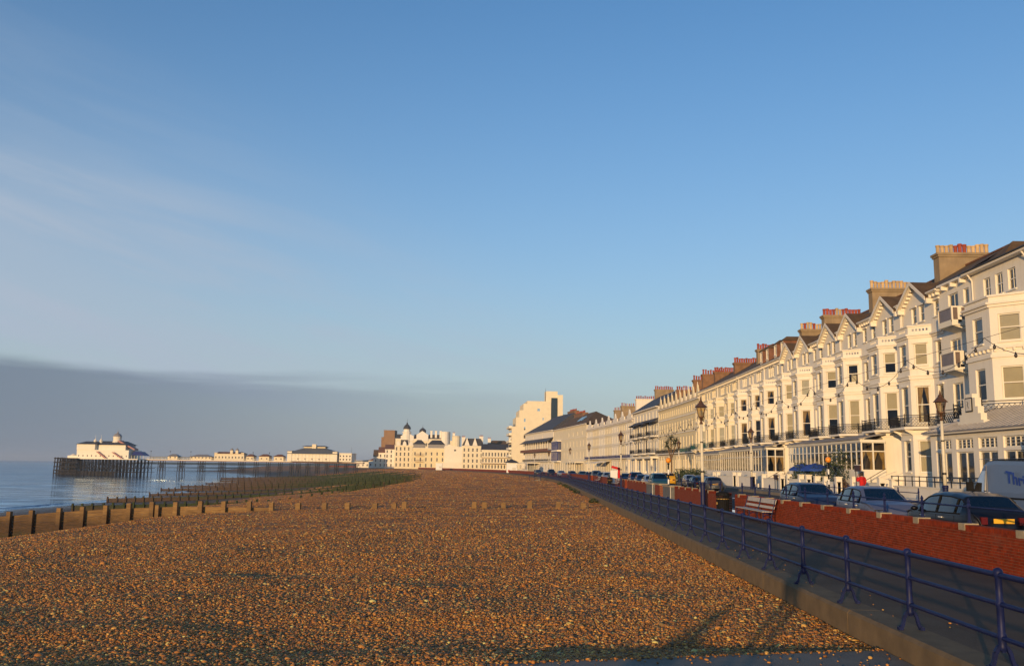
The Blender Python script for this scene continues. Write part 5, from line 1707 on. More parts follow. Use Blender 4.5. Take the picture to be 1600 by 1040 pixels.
# the white apartment tower, its seaward edge stepping back with height
def tower():
    t = thing('apartment_tower', 'tall white apartment tower with stepped seaward side and glazed lift shaft', 'tower', (-9.5, 442, 0), 0.10)
    W2, D2, H2 = 26.5, 20, 34.6
    prof = [(0, 0), (0, 22.0), (2.0, 22.0), (2.0, 26.5), (3.6, 26.5), (3.6, 30.0), (5.6, 30.0), (5.6, 33.2), (7.5, 33.2), (7.5, H2), (W2 - 7.2, H2 + .6), (W2 - 7.2, 0)]
    mb = MB(); n = len(prof)
    holes = []
    # front wall in vertical strips so that openings are real
    for (x0, x1, top) in ((0, 2.0, 22.0), (2.0, 3.6, 26.5), (3.6, 5.6, 30.0), (5.6, 7.5, 33.2), (7.5, 19.3, H2)):
        hs = []
        if x0 == 2.0: pass
        if x0 == 5.6:
            hs = [(.3, 1.2, 4 + 4.05 * k, 5.7 + 4.05 * k) for k in range(6)]
        if x0 == 7.5:
            hs = [(5.0, 6.4, 29.6, 31.0), (7.6, 8.3, 25.2, 26.6), (7.6, 8.3, 21.0, 22.4), (7.6, 8.3, 16.8, 18.2)]
        panel(mb, (x0, 0, 0), (1, 0, 0), (0, -1, 0), x1 - x0, 0, top, hs, rev=.25)
        for (a, b, c_, d_) in hs: holes.append((x0 + a, b - a, c_, d_ - c_))
        mb.quad((x0, 0, top), (x1, 0, top), (x1, D2, top), (x0, D2, top))
    xs_ = [(0, 0, 22), (2.0, 22, 26.5), (3.6, 26.5, 30), (5.6, 30, 33.2), (7.5, 33.2, H2)]
    for x, z0, z1 in xs_: mb.quad((x, 0, z0), (x, D2, z0), (x, D2, z1), (x, 0, z1))
    mb.quad((19.3, 0, 0), (19.3, D2, 0), (19.3, D2, H2), (19.3, 0, H2))
    mb.build('wall', M['cream_b'], t, fixn=False)
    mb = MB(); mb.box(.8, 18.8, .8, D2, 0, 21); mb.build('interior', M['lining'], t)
    for x, w, z, h in holes: add_window(t, (x, 0, z), (1, 0, 0), (0, -1, 0), w, h, 'plain')
    for k in range(6):                                           # balconies on the seaward edge
        z = 3.6 + k * 3.5
        mb = MB(); mb.box(-1.3, -.02, 1.0, D2 - 2, z, z + .25); mb.box(-1.3, -1.15, 1.0, D2 - 2, z + .25, z + 1.2); mb.box(-1.15, -.02, 1.0, 1.15, z + .25, z + 1.2); mb.build('balcony', M['white_b'], t)
        mb = MB(); mb.quad((-.03, 1.2, z + .3), (-.03, D2 - 2.2, z + .3), (-.03, D2 - 2.2, z + 2.6), (-.03, 1.2, z + 2.6)); mb.build('window', M['carglass'], t, fixn=False)
    mb = MB(); mb.box(19.32, 22.6, 3, D2, 0, H2 - 1.2); mb.build('stair_wing', M['lead'], t)  # grey here paints in the shade on this wing, not a lead surface
    mb = MB(); mb.box(17.0, 22.8, 2.0, 9, H2 - 1.2, 39.8); mb.box(22.82, 25.4, 1.5, 8, 0, 38.0); mb.box(25.42, 28.2, 5, 9, 0, 28.6); mb.build('lift_tower', M['cream_b'], t)
    mb = MB(); mb.box(19.6, 22.6, 1.6, 1.98, 20, 36.5); mb.build('lift_glazing', M['carglass'], t)
    mb = MB(); mb.box(25.6, 27.6, 4.7, 4.98, 16, 27.8); mb.build('lift_glazing', M['carglass'], t)
    mb = MB(); mb.cyl((16.8, 3, H2), (16.8, 3, 41.2), .12, .06, 6); mb.build('aerial', M['iron'], t)
tower()
# low terrace left of the tower, slate roofs
t = block('terrace_block', 'cream terrace with long slate roof just left of the white tower', 'terrace', -29.5, 540, 18.5, 12, 12.2, M['cream_b'], fl(3, 1.2, 3.6, 2.2), 10, 'gable', 'slate', .05, .9, rise=3.6)
mb = MB(); mb.box(-.3, 19, -2.2, -.02, 3.9, 4.2); mb.box(0, 18, -.8, -.02, 7.4, 7.6); mb.build('canopy', M['tile_red'], t)
t = block('terrace_block', 'cream terrace end partly hidden by the white tower, dark roof', 'terrace', -11.5, 545, 14, 12, 12.0, M['cream_b'], fl(3, 1.2, 3.5, 2.0), 7, 'gable', 'slate', .05, .9, rise=4.2)
t = block('roof_block', 'long brown roofed building rising behind the slate terrace', 'building', -31.5, 590, 20, 14, 14.8, M['tile_red'], [], 1, 'hip', 'tile', 0, rise=4.6)
chimney(t, 3, 4, 2, 1, 16, 20.5, 3, M['white'], lambda k: True)
t = block('gabled_house', 'pale house with two steep white dormer gables and tall chimneys', 'house', -43.0, 565, 13.4, 12, 15.0, M['cream_b'], fl(4, 1.2, 3.4, 2.1), 5, 'mansard', 'slate', .06, 1.0, rise=4.6)
for u in (1.2, 6.2):
    mb = MB(); mb.prism([(u, -.25, 14.9), (u + 3.4, -.25, 14.9), (u + 1.7, -.25, 20.2)], (0, 2.6, 0)); d_ = mb.build('dormer', M['white'], t)
    add_window(d_, (u + 1.2, -.27, 15.3), (1, 0, 0), (0, -1, 0), 1.0, 1.9, 'plain')
chimney(t, -.5, 3, 2.2, 1.2, 12, 20.4, 4, M['white'], lambda k: True); chimney(t, 10.6, 2, 2.4, 1.2, 12, 21.0, 4, M['white'], lambda k: True)
t = block('smooth_block', 'broad smooth pale building, between the gabled house and the dark dormered roofs', 'building', -57.5, 598, 14.5, 14, 15.0, M['white_b'], [(12.0, 13.2)], 1, 'flat', None, .06, 1.4)
mb = MB(); mb.prism([(0, -.1, 14.6), (3.2, -.1, 16.6), (6.0, -.1, 15.3), (14.5, -.1, 14.6)], (0, 1.2, 0)); mb.build('parapet', M['white_b'], t)
mb = MB(); mb.box(-1, 15.0, -5, -.5, .2, 4.5); mb.build('ground_floor', M['white_b'], t)
t = block('mansion_block', 'cream block with two dark hipped roofs and dormers on the seafront', 'building', -80.5, 612, 22.5, 13, 14.2, M['cream'], [(1.2, 3.6), (5.2, 7.6), (9.2, 11.4)], 6, 'flat', None, .08, 1.0)
for u, w_ in ((0.2, 8.6), (10.2, 12)):
    mb = MB(); p = [(u, -.6), (u + w_, -.6), (u + w_, 9), (u, 9)]; q = [(u + 3, 2.6), (u + w_ - 3, 2.6), (u + w_ - 3, 6), (u + 3, 6)]
    for k in range(4):
        l = (k + 1) % 4; mb.quad((*p[k], 16.6), (*p[l], 16.6), (*q[l], 19.6), (*q[k], 19.6))
    mb.poly([(*v, 19.6) for v in q]); mb.build('roof', M['slate'], t, fixn=False)
    mb = MB(); mb.box(u + .4, u + w_ - .4, -.2, 8, 14.25, 16.6); a_ = mb.build('attic', M['lead'], t)
    for k in range(3): add_window(a_, (u + 1 + k * (w_ - 3) / 2, -.22, 14.7), (1, 0, 0), (0, -1, 0), 1.2, 1.5, 'plain')
mb = MB()
for z in (5.0, 9.2): mb.box(2, 7.5, -1.8, -.02, z - .2, z); mb.box(2, 7.5, -1.9, -1.7, z + .9, z + 1.05)
mb.build('balcony', M['tile_red'], t)
t = block('terrace_block', 'tall pale terrace with dark chimney stacks, left of the dark dormered roofs', 'terrace', -95.0, 628, 14.0, 13, 16.2, M['cream_b'], fl(4, 1.4, 3.7, 2.4), 5, 'flat', None, .10, 1.0)
for k in range(3):
    mb = MB(); mb.prism([(1 + k * 4.4, -.3, 16), (3.8 + k * 4.4, -.3, 16), (3.4 + k * 4.4, -.3, 18.2), (2.4 + k * 4.4, -.3, 19.2), (1.4 + k * 4.4, -.3, 18.2)], (0, 3, 0)); mb.build('gable', M['white'], t)
mb = MB(); mb.box(4, 9, 2, 9, 16, 20.0); mb.build('stack', M['slate'], t)
t = block('terrace_block', 'white terrace with stepped red roofs at the left end of the town', 'terrace', -103.5, 640, 8.8, 14, 13.4, M['white'], fl(4, 1.2, 3.2, 2.0), 3, 'gable', 'tile_red', .12, 1.0, rise=3.5)
t = block('terrace_block', 'narrow pale blue and white house front at the far left end of the terrace', 'terrace', -109.5, 648, 6.0, 12, 11.0, M['white_b'], fl(3, 1.2, 3.3, 2.0), 2, 'gable', 'tile_red', .12, 1.0, rise=4.2)
t = block('terrace_block', 'small end house with brown gable beside the pier entrance', 'terrace', -115.5, 662, 6.5, 12, 8.4, M['white'], fl(2, 1.2, 3.3, 2.0), 2, 'gable', 'tile', .12, 1.0, rise=5.0)
# brick tower block behind
t = block('brick_block', 'tall plain tan brick block behind the left end of the town', 'tower', -115.5, 705, 8.6, 12, 29.4, M['brown_brick'], [], 1, 'flat')
mb = MB(); mb.box(8.62, 12.5, 1, 12, 0, 20); mb.box(-2.2, -.02, 2, 11, 0, 24); mb.build('wing', M['brown_brick'], t)
# grand hotel with domed tower
def grand():
    t = block('grand_hotel', 'grand cream hotel with black domed tower and round corner turret', 'hotel', -104, 690, 38, 18, 22.6, M['cream_b'], fl(5, 1.4, 3.9, 2.5), 12, 'flat', None, .06, 1.2)
    mb = MB(); mb.prism([(4, -.4, 20.9), (14, -.4, 20.9), (14, -.4, 24.5), (9, -.4, 27.0), (4, -.4, 24.5)], (0, 6, 0)); mb.build('gable', M['white'], t)
    mb = MB(); mb.prism([(16, -.6, 20.9), (25, -.6, 20.9), (25, -.6, 25.6), (20.5, -.6, 28.6), (16, -.6, 25.6)], (0, 6, 0)); g_ = mb.build('gable', M['white'], t)
    for k in range(3): add_window(g_, (17.5 + k * 2.2, -.62, 22), (1, 0, 0), (0, -1, 0), 1.2, 2, 'plain')
    mb = MB()
    for a, b in ((.5, 4), (14.1, 15.9), (25.2, 37.5)):
        mb.hexa([(a, 0, 21), (b, 0, 21), (b, 17, 21), (a, 17, 21)], [(a, 4, 26), (b, 4, 26), (b, 13, 26), (a, 13, 26)])
    mb.build('roof', M['slate'], t)
    for k, u in enumerate((26.5, 30.0, 33.6)): 
        mb = MB(); mb.box(u, u + 1.5, 2, 4, 21, 28.5); mb.box(u - .2, u + 1.7, 1.8, 4.2, 28.5, 28.9); mb.build('chimney', M['white'], t)
    mb = MB(); mb.lathe([(3.2, 18), (3.2, 27.0), (3.6, 27.2), (3.6, 27.8), (3.0, 27.8)], c=(8.5, 1.5, 0), n=10); dt = mb.build('tower', M['white'], t)
    mb = MB(); mb.lathe([(2.6, 27.8), (2.6, 29.8)], c=(8.5, 1.5, 0), n=10); mb.build('drum', M['white'], dt)
    mb = MB(); mb.lathe([(2.9, 29.8), (2.95, 30.6), (2.5, 31.8), (1.5, 33.0), (.7, 33.6), (.55, 34.6), (.12, 35.0), (.06, 38)], c=(8.5, 1.5, 0), n=12); mb.build('dome', M['slate'], dt)
    mb = MB(); mb.lathe([(2.6, 26), (2.6, 28.6), (2.9, 28.8), (2.2, 29.8), (1.0, 30.8), (.15, 31.2), (.07, 33.5)], c=(20.5, 3.0, 0), n=10); mb.build('turret', M['slate'], t)
    mb = MB(); mb.lathe([(3.2, 0), (3.2, 27.6), (3.4, 27.7), (3.4, 28.3), (2.8, 28.3)], c=(38, 1.2, 0), n=14); rt = mb.build('corner_turret', M['white'], t)
    mb = MB()
    for k in range(3):
        mb.box(-.25, 38, -.9, -.202, 5 + k * 4, 5.25 + k * 4)
    mb.build('balcony', M['trim'], t)
    mb = MB(); mb.box(38.2, 46.5, 2, 16, 0, 21.5); mb.lathe([(3.3, 0), (3.3, 24.5), (3.6, 24.7), (3.0, 25.4)], c=(46.5, 4, 0), n=12); mb.build('wing', M['cream_b'], t)
    for k in range(4): add_window(t, (39 + k * 1.8, 1.98, 17.2), (1, 0, 0), (0, -1, 0), 1.0, 2, 'plain'); add_window(t, (39 + k * 1.8, 1.98, 12.6), (1, 0, 0), (0, -1, 0), 1.0, 2.2, 'plain')
    chimney(t, 40, 4, 1.8, 1.2, 21.5, 27.5, 3, M['white'], lambda k: True); chimney(t, 43.6, 4, 1.8, 1.2, 21.5, 27.5, 3, M['white'], lambda k: True)
grand()
t = block('distant_house', 'low white roofed pavilion with small cupola by the pier entrance', 'building', -124, 690, 12, 10, 5.5, M['white'], [(1.5, 3.4)], 4, 'hip', 'tile_red', 0, rise=2.6)
mb = MB(); mb.lathe([(1.8, 8), (1.8, 10.0), (2.2, 10.1), (1.0, 11.2), (.1, 11.8)], c=(8, 5, 0), n=8); mb.build('cupola', M['white'], t)
t = block('distant_house', 'small pale flat building left of the cupola pavilion', 'building', -136, 705, 10, 8, 4.5, M['white_b'], [(1.2, 2.8)], 3, 'flat')
# hill behind the town
mb = MB(); prev = None
for i in range(41):
    x = -700 + i * 60; h = 20 + 22 * math.exp(-((x - 60) / 260) ** 2) + 3 * math.sin(i * 1.7)
    if x < -150: h = 2 + (h - 2) * max(0, (x + 420) / 270) if x > -420 else 1.5
    cur = [(x, 1500, -2), (x, 1640, h), (x, 2600, h + 2)]
    if prev:
        for k in range(2): mb.quad(prev[k], cur[k], cur[k + 1], prev[k + 1])
    prev = cur
struct(mb.build('downs', simple('downland_turf', (.07, .075, .03), .95, var=.25, vscale=.01), smooth=True, merge=True))
# kiosks on the promenade
def kiosk(X, Y, s, h, label, roof):
    t = thing('kiosk', label, 'kiosk', (X, Y, 0), .05)
    mb = MB(); mb.box(0, s, 0, s, 0, h); mb.build('wall', M['white_plain'], t)
    if roof:
        mb = MB(); mb.lathe([(s * .78, h), (s * .5, h + .7), (s * .16, h + 1.2), (.1, h + 1.5), (.06, h + 2.2)], c=(s / 2, s / 2, 0), n=8); mb.build('roof', M['slate'], t)
        mb = MB(); mb.cyl((.9, -.03, .75), (.9, -.005, .75), .42, .42, 12); mb.build('emblem', M['red'], t)
    else:
        mb = MB(); mb.box(-.3, s + .3, -.3, s + .3, h, h + .25); mb.build('roof', M['white_plain'], t)
    mb = MB(); mb.box(s * .55, s * .9, -.06, -.01, 1.0, 2.1); mb.build('shutter', M['net'], t)
kiosk(-9.4, 354, 4.0, 3.9, 'white square kiosk with dark pointed roof and red emblem on the promenade', True)
kiosk(-52.5, 500, 3.4, 3.6, 'small plain white hut on the far promenade, below the grand hotel', False)
# ------------------------------------------------------------------ groynes
GX = {}
def groyne_post(mb, x, y, z0, z1, s=.30):
    mb.hexa([(x - s / 2, y - s / 2, z0), (x + s / 2, y - s / 2, z0), (x + s / 2, y + s / 2, z0), (x - s / 2, y + s / 2, z0)],
            [(x - s / 2 + .01, y - s / 2 + .01, z1), (x + s / 2 - .01, y - s / 2, z1 + random.uniform(-.02, .03)), (x + s / 2, y + s / 2 - .01, z1), (x - s / 2, y + s / 2, z1 + random.uniform(-.02, .03))])
def near_groyne():
    t = thing('groyne', 'nearest timber groyne, bleached boards and posts running from the shingle down to the sea', 'groyne', (0, 62, 0), group='timber groynes along the beach')
    px = [3.58, 1.9, -1.8 + 1.76, -1.82, -3.10, -3.80, -8.55, -9.25, -10.55, -12.43, -14.0, -15.8, -17.62, -19.15, -20.9, -22.5, -24.2, -25.83, -27.4, -29.0, -30.6, -32.2, -34.1, -35.65, -37.3, -39.0, -40.7, -42.4, -44.1, -45.8, -47.5, -49.2, -50.9, -52.6, -54.3, -56, -58, -60, -62, -64, -66]
    def ptop(x): return float(np.interp(x, [-70, -45, -36, -32, -27, -22, -15, 4], [-4.6, -2.0, -1.27, -.93, -.47, -.36, -.30, 0.02]))
    def btop(x): return float(np.interp(x, [-70, -45, -36, -32, -28, -24, -20], [-5.1, -2.35, -1.55, -1.2, -.92, -.72, -.70]))
    for x in px:
        zb = beach_z(x, 62) - .5
        mb = MB(); groyne_post(mb, x, -.22, zb, ptop(x) + random.uniform(-.05, .05), .30 if x < -16 else .34)
        mb.build('post', M['wood'], t)
    mb = MB(); groyne_post(mb, -25.45, -.24, beach_z(-25.4, 62) - .5, -.62, .26); mb.build('post', M['wood'], t)
    seg = [x for x in px if x < -17]
    for a, b in zip(seg[1:], seg[:-1]):                # a < b
        zl, zr = btop(a), btop(b)
        gl = min(beach_z(a, 61.6), beach_z(b, 61.6)) - .5
        z = 0
        while min(zl, zr) - z > gl:
            h = .21
            mb = MB(); d = random.uniform(-.012, .012)
            mb.hexa([(a + .01, -.06 + d, zl - z - h + .012), (b - .01, -.06 + d, zr - z - h + .012), (b - .01, .02 + d, zr - z - h + .012), (a + .01, .02 + d, zl - z - h + .012)],
                    [(a + .01, -.06 + d, zl - z), (b - .01, -.06 + d, zr - z), (b - .01, .02 + d, zr - z), (a + .01, .02 + d, zl - z)])
            mb.build('plank', M['wood'], t, fixn=False)
            z += h
    return t
near_groyne()
def groyne(Y, xr, xl, label, step, ztip, dz=0):
    """further groynes: every post a part, the boards joined"""
    t = thing('groyne', label, 'groyne', (0, Y, 0), group='timber groynes along the beach')
    o = cy(Y); x = xr; pl = MB(); n = 0
    def ptop(x):
        return float(np.interp(x, [xl, xl * .55 + xr * .45, -22, 6], [ztip, ztip * .55 - .9, -.25, .05])) + dz
    last = None; k = 0
    if 'gp' not in SH:
        for hh in range(5):
            b_ = MB(); groyne_post(b_, 0, -.2, -2.6 - hh * .3, 0, .32); SH['gp%d' % hh] = b_.mesh('post', M['wood_dark'])
        SH['gp'] = 1
    buried = True
    while x > xl:
        zt = ptop(x); zb = beach_z(x + o, Y)
        if x < -23: buried = False
        if buried: zt = zb + random.uniform(.02, .16)
        if not (buried and random.random() < .55):
            q = link('post', SH['gp%d' % (k % 5)], t); q.location = (x + o, 0, zt + random.uniform(-.08, .08))
            q.rotation_euler = (random.uniform(-.02, .02), random.uniform(-.02, .02), 0)
        if not buried:
            if last is not None:
                a, b = x, last; za, zb_ = ptop(a) - .42, ptop(b) - .42
                gl = beach_z(a + o, Y - .5) - .4
                z = 0; j = 0
                while max(za, zb_) - z > max(gl, -7.8):
                    d = random.uniform(-.02, .02)
                    pl.hexa([(a + o, -.05 + d, za - z - .24), (b + o, -.05 + d, zb_ - z - .24), (b + o, .04 + d, zb_ - z - .24), (a + o, .04 + d, za - z - .24)],
                            [(a + o, -.05 + d, za - z), (b + o, -.05 + d, zb_ - z), (b + o, .04 + d, zb_ - z), (a + o, .04 + d, za - z)])
                    z += .255; j += 1
            last = x
        x -= step * random.uniform(.9, 1.1); k += 1
    o_ = pl.build('planking', M['wood_dark'], t, fixn=False); o_['kind'] = 'stuff'
GL = [(152, 2, -78, 1.75, -4.9), (205, 0, -95, 2.0, -5.8), (252, 0, -100, 2.2, -6.2), (300, -2, -112, 2.3, -6.3), (345, 0, -118, 2.6, -6.4), (400, 0, -118, 2.8, -6.4), (455, 0, -118, 3.0, -6.3), (520, 0, -122, 3.2, -6.0)]
GN = ['second weedy groyne with green boards, just beyond the bleached one', 'third dark groyne out from the camera', 'fourth dark groyne, its tip reaching the water', 'fifth dark groyne, with a long row of posts in the sea',
      'sixth groyne of dark posts towards the pier', 'seventh groyne of dark posts towards the pier', 'eighth groyne, thin dark line of posts before the pier', 'last thin groyne before the pier']
for (Y, xr, xl, st, zt), lab in zip(GL, GN):
    groyne(Y, xr, xl, lab, st, zt)

# ------------------------------------------------------------------ pier
PY = 605.0
WATER = -7.2
pier = thing('pier', 'long iron pleasure pier on dark piles with pale deck edge', 'pier', (0, PY, 0))
X0, X1, XN = -314.0, -259.0, -112.0
DZ0, DZ1 = 3.3, 3.9
mb = MB(); mb.box(X0 + 2, X1, -14, 16, DZ0, DZ1); mb.build('head_deck', M['pierdeck'] if 'pierdeck' in M else M['white_b'], pier)
mb = MB(); mb.box(X1 + .02, XN, -3.5, 3.5, DZ0 + .1, DZ1); mb.build('deck', M['white_b'], pier)
mb = MB(); mb.box(X1, XN, -3.45, 3.45, DZ0 - .35, DZ0 + .08); mb.build('girder', M['piergirder'] if 'piergirder' in M else M['tile_red'], pier)
def pile_tower(x0, x1, nx, ys_, label=None, dens=1):
    mb = MB()
    for i in range(nx):
        x = x0 + (x1 - x0) * i / max(1, nx - 1)
        sp = (i - (nx - 1) / 2) / max(1, nx - 1) * .9
        for y in ys_:
            mb.cyl((x, y, DZ0 - .4), (x + sp, y, -10), .17, .19, 6, caps=False)
    for z in (-.5, -3.6):
        for y in ys_:
            mb.bar((x0 - .1, y, z), (x1 + .1, y, z), .22)
    for y in ys_:
        for i in range(nx - 1):
            a = x0 + (x1 - x0) * i / max(1, nx - 1); b = x0 + (x1 - x0) * (i + 1) / max(1, nx - 1)
            mb.bar((a, y, 2.2), (b, y, -3.4), .14); mb.bar((b, y, 2.2), (a, y, -3.4), .14)
    mb.build('pile_trestle', M['iron_pier'], pier, fixn=False)
M['iron_pier'] = simple('pier_pile_iron', (.020, .017, .014), .9, var=.4, vscale=.5)
M['pier_roof'] = simple('pier_roof_lead', (.12, .125, .13), .6, var=.2, streak=.2)
M['pink'] = simple('pink_roof', (.40, .20, .17), .8, var=.1)
for c in (-248.5, -235.2, -221.4, -207.5, -194.2):
    pile_tower(c - 1.7, c + 1.7, 3, (-1.7, 1.7))
for c in (-184.5, -176.3, -168.2, -160.4):
    pile_tower(c - .6, c + .6, 2, (-2.4, 2.4))
x = -155
while x < -114:
    pile_tower(x - .5, x + .5, 2, (-7, 0)); x += 6.4
mb = MB(); xs_ = np.arange(X0 + 3, X1 - .5, 2.35)
for i, x in enumerate(xs_):
    for y in (-13.5, -8, -3, 3, 9, 15.5):
        mb.cyl((x, y, DZ0), (x + random.uniform(-.25, .25), y, -10), .24, .26, 5, caps=False)
for y in (-13.5, -2, 15.5):
    for z in (1.6, -2.2, -5.0): mb.bar((X0 + 3, y, z), (X1 - .5, y, z), .26)
    for i in range(0, len(xs_) - 1):
        if random.random() < .75:
            mb.bar((xs_[i], y, 1.6), (xs_[i + 1], y, -4.6), .16); mb.bar((xs_[i + 1], y, 1.6), (xs_[i], y, -4.6), .16)
# heavier framing at the seaward end and landing stage
for i in range(9):
    x = X0 + .6 + i * 1.7
    for y in (-15, -11, -6): mb.bar((x, y, 4.2 - .1 * i), (x - .4, y, -9), .5)
for z in (3.2, .6, -2.2, -4.6, -6.6): mb.box(X0, X0 + 16, -15.4, -15.0, z, z + .7)
mb.box(X0 + 2, X0 + 40, -13.2, -12.9, -7.6, -4.4)
mb.build('head_piles', M['iron_pier'], pier, fixn=False)
mb = MB()
for x in np.arange(X1 + 2, XN, 3.0): mb.box(x - .06, x + .06, -3.42, -3.3, DZ1, DZ1 + 1.15)
mb.box(X1, XN, -3.42, -3.34, DZ1 + 1.08, DZ1 + 1.2); mb.box(X1, XN, -3.4, -3.36, DZ1 + .5, DZ1 + .6)
mb.build('handrail', M['lampwhite'], pier)
for x in (-255, -242, -228, -209, -186, -175):
    mb = MB(); mb.cyl((x, -3.2, DZ1), (x, -3.2, DZ1 + 5.0), .09, .06, 5); mb.lathe([(.3, 5.0), (.35, 5.4), (.1, 5.7)], c=(x, -3.2, DZ1), n=6); mb.build('lamp', M['iron'], pier)
# --- buildings on the pier
def pav(name, label, x0, x1, y0, y1, z0, z1, mat, rows=(), ncol=0, ww=1.2, group=None):
    t = thing(name, label, 'pavilion', (x0, PY + y0, z0), 0, group)
    w, d, h = x1 - x0, y1 - y0, z1 - z0
    mb = MB(); holes = []; ws = []
    for a, b in rows:
        for u, q in even(w, ncol, ww): holes.append((u, u + q, a, b)); ws.append(((u, 0, a), (1, 0, 0), (0, -1, 0), q, b - a))
    panel(mb, (0, 0, 0), (1, 0, 0), (0, -1, 0), w, 0, h, holes, rev=.15)
    mb.quad((0, 0, 0), (0, 0, h), (0, d, h), (0, d, 0)); mb.quad((w, 0, 0), (w, d, 0), (w, d, h), (w, 0, h)); mb.quad((0, d, 0), (0, d, h), (w, d, h), (w, d, 0)); mb.quad((0, 0, h - .02), (w, 0, h - .02), (w, d, h - .02), (0, d, h - .02))
    mb.build('wall', mat, t, fixn=False)
    mb = MB(); mb.box(.5, w - .5, .5, d - .5, 0, h - .4); mb.build('interior', M['lining'], t)
    for q in ws: add_window(t, *q, 'plain')
    return t
# sea-end hall with the camera-obscura dome
t = pav('pier_pavilion', 'white domed hall on the seaward head of the pier', -303, -268, -8, 12, DZ1 + .02, 9.5, M['white_b'], [(1.0, 2.2)], 12, .7)
mb = MB(); mb.box(0, 12.2, -.5, 18, 5.6, 9.2); a_ = mb.build('upper_wall', M['white_b'], t)
for u in np.arange(1.0, 11.5, 1.6): add_window(a_, (u, -.52, 6.2), (1, 0, 0), (0, -1, 0), .8, 1.1, 'plain')
mb = MB(); mb.box(12.22, 31.5, 2.5, 18, 5.6, 9.0); mb.build('upper_wall', M['white_b'], t)
mb = MB()
mb.hexa([(-.8, -1.2, 9.21), (13, -1.2, 9.21), (13, 19, 9.21), (-.8, 19, 9.21)], [(3.2, 5, 11.2), (13, 5, 11.2), (13, 13, 11.2), (3.2, 13, 11.2)])
mb.hexa([(13.02, 1.6, 9.01), (32.5, 1.6, 9.01), (32.5, 19, 9.01), (13.02, 19, 9.01)], [(14, 7, 11.6), (28.5, 7, 11.6), (28.5, 12, 11.6), (14, 12, 11.6)])
mb.build('roof', M['slate'], t)
mb = MB(); mb.prism([(25, 4, 11.4), (37, 4, 5.6), (37, 4, 6.6), (26, 4, 12.2)], (0, 6, 0)); mb.build('stair_roof', M['pink'], t)
mb = MB(); mb.lathe([(4.4, 9.6), (3.6, 11.4), (2.7, 11.6), (2.7, 14.2), (3.0, 14.3), (3.0, 14.7)], c=(22.6, 9, 0), n=14); d_ = mb.build('drum', M['white_b'], t)
mb = MB(); mb.lathe([(2.9, 14.7), (2.6, 15.6), (1.9, 16.4), (1.1, 16.9), (.5, 17.2), (.45, 17.9), (.1, 18.3), (.05, 20)], c=(22.6, 9, 0), n=14); mb.build('dome', M['lead'], d_)
for u in (9.5, 13.4):
    mb = MB(); mb.lathe([(1.0, 9.2), (1.0, 11.6), (1.2, 11.7), (.6, 12.5), (.1, 13.2), (.05, 15.6)], c=(u, 5, 0), n=8); mb.build('turret', M['white_b'], t)
mb = MB(); mb.hexa([(19.5, -1.6, .1), (21, -1.6, .1), (21, -.3, .1), (19.5, -.3, .1)], [(13.5, -1.6, 4.6), (15, -1.6, 4.6), (15, -.3, 4.6), (13.5, -.3, 4.6)]); mb.hexa([(24, -1.6, 4.2), (25.5, -1.6, 4.2), (25.5, -.3, 4.2), (24, -.3, 4.2)], [(30.5, -1.6, .1), (32, -1.6, .1), (32, -.3, .1), (30.5, -.3, .1)]); mb.build('outside_stair', M['pink'], t)
mb = MB(); mb.box(-7, -.2, 2, 8, 0, 1.6); mb.lathe([(2.2, 1.6), (1.2, 2.4), (.2, 2.9)], c=(-4, 4, 0), n=8); mb.build('annexe', M['white_b'], t)
t = thing('pier_shelter', 'dark blue canopied rides beside the domed hall on the pier head', 'shelter', (-267, PY - 6, DZ1))
mb = MB(); mb.hexa([(0, 0, 2.6), (8.5, 0, 2.2), (8.5, 10, 2.2), (0, 10, 2.6)], [(1, 2, 5.0), (5.5, 2, 4.8), (5.5, 8, 4.8), (1, 8, 5.0)]); mb.build('roof', M['frame_blue'], t)
mb = MB()
for u in range(5): mb.box(u * 2, u * 2 + .2, .1, .3, 0, 2.2)
mb.build('post', M['white_b'], t)
# kiosks along the neck
def hut(x0, x1, z, label, dark=True):
    t = pav('pier_hut', label, x0, x1, -3.0, 3.0, DZ1 + .02, DZ1 + z, M['cream_b'], [(.8, 1.9)], max(2, int((x1 - x0) / 2.4)), 1.0, 'huts along the pier')
    w = x1 - x0
    mb = MB(); mb.hexa([(-.6, -.7, z), (w + .6, -.7, z), (w + .6, 6.7, z), (-.6, 6.7, z)], [(w * .3, 2.5, z + 1.6), (w * .7, 2.5, z + 1.6), (w * .7, 3.5, z + 1.6), (w * .3, 3.5, z + 1.6)]); mb.build('roof', M['tile_red'] if dark else M['lead'], t)
    return t
hut(-243.5, -237.0, 2.0, 'small pale hut on the pier neck, nearest the domed hall', False)
t = hut(-228.5, -214.0, 2.0, 'long low shelter on the pier neck, left of the twin turrets', False)
hut(-190.5, -185.5, 2.7, 'first dark roofed hut right of the twin turreted hall on the pier')
hut(-182.0, -175.0, 2.8, 'second dark roofed hut on the pier, middle of three')
hut(-172.0, -165.5, 2.8, 'third dark roofed hut, next to the big ballroom on the pier')
t = thing('windscreen', 'low dark glazed wind shelter along the pier neck', 'shelter', (-257, PY, DZ1))
mb = MB(); mb.box(0, 29, -.1, .1, 1.5, 1.8)
for k in range(13): mb.box(k * 2.4, k * 2.4 + .2, -.1, .1, 0, 1.5)
mb.build('frame', M['iron'], t)
mb = MB(); mb.box(0, 29, -.03, .03, .1, 1.5); mb.build('pane', M['glass'], t)
t = pav('pier_pavilion', 'cream hall with twin turrets half way along the pier', -212, -192, -3.4, 3.4, DZ1 + .02, 8.2, M['cream_b'], [(1.2, 2.6)], 9, .9)
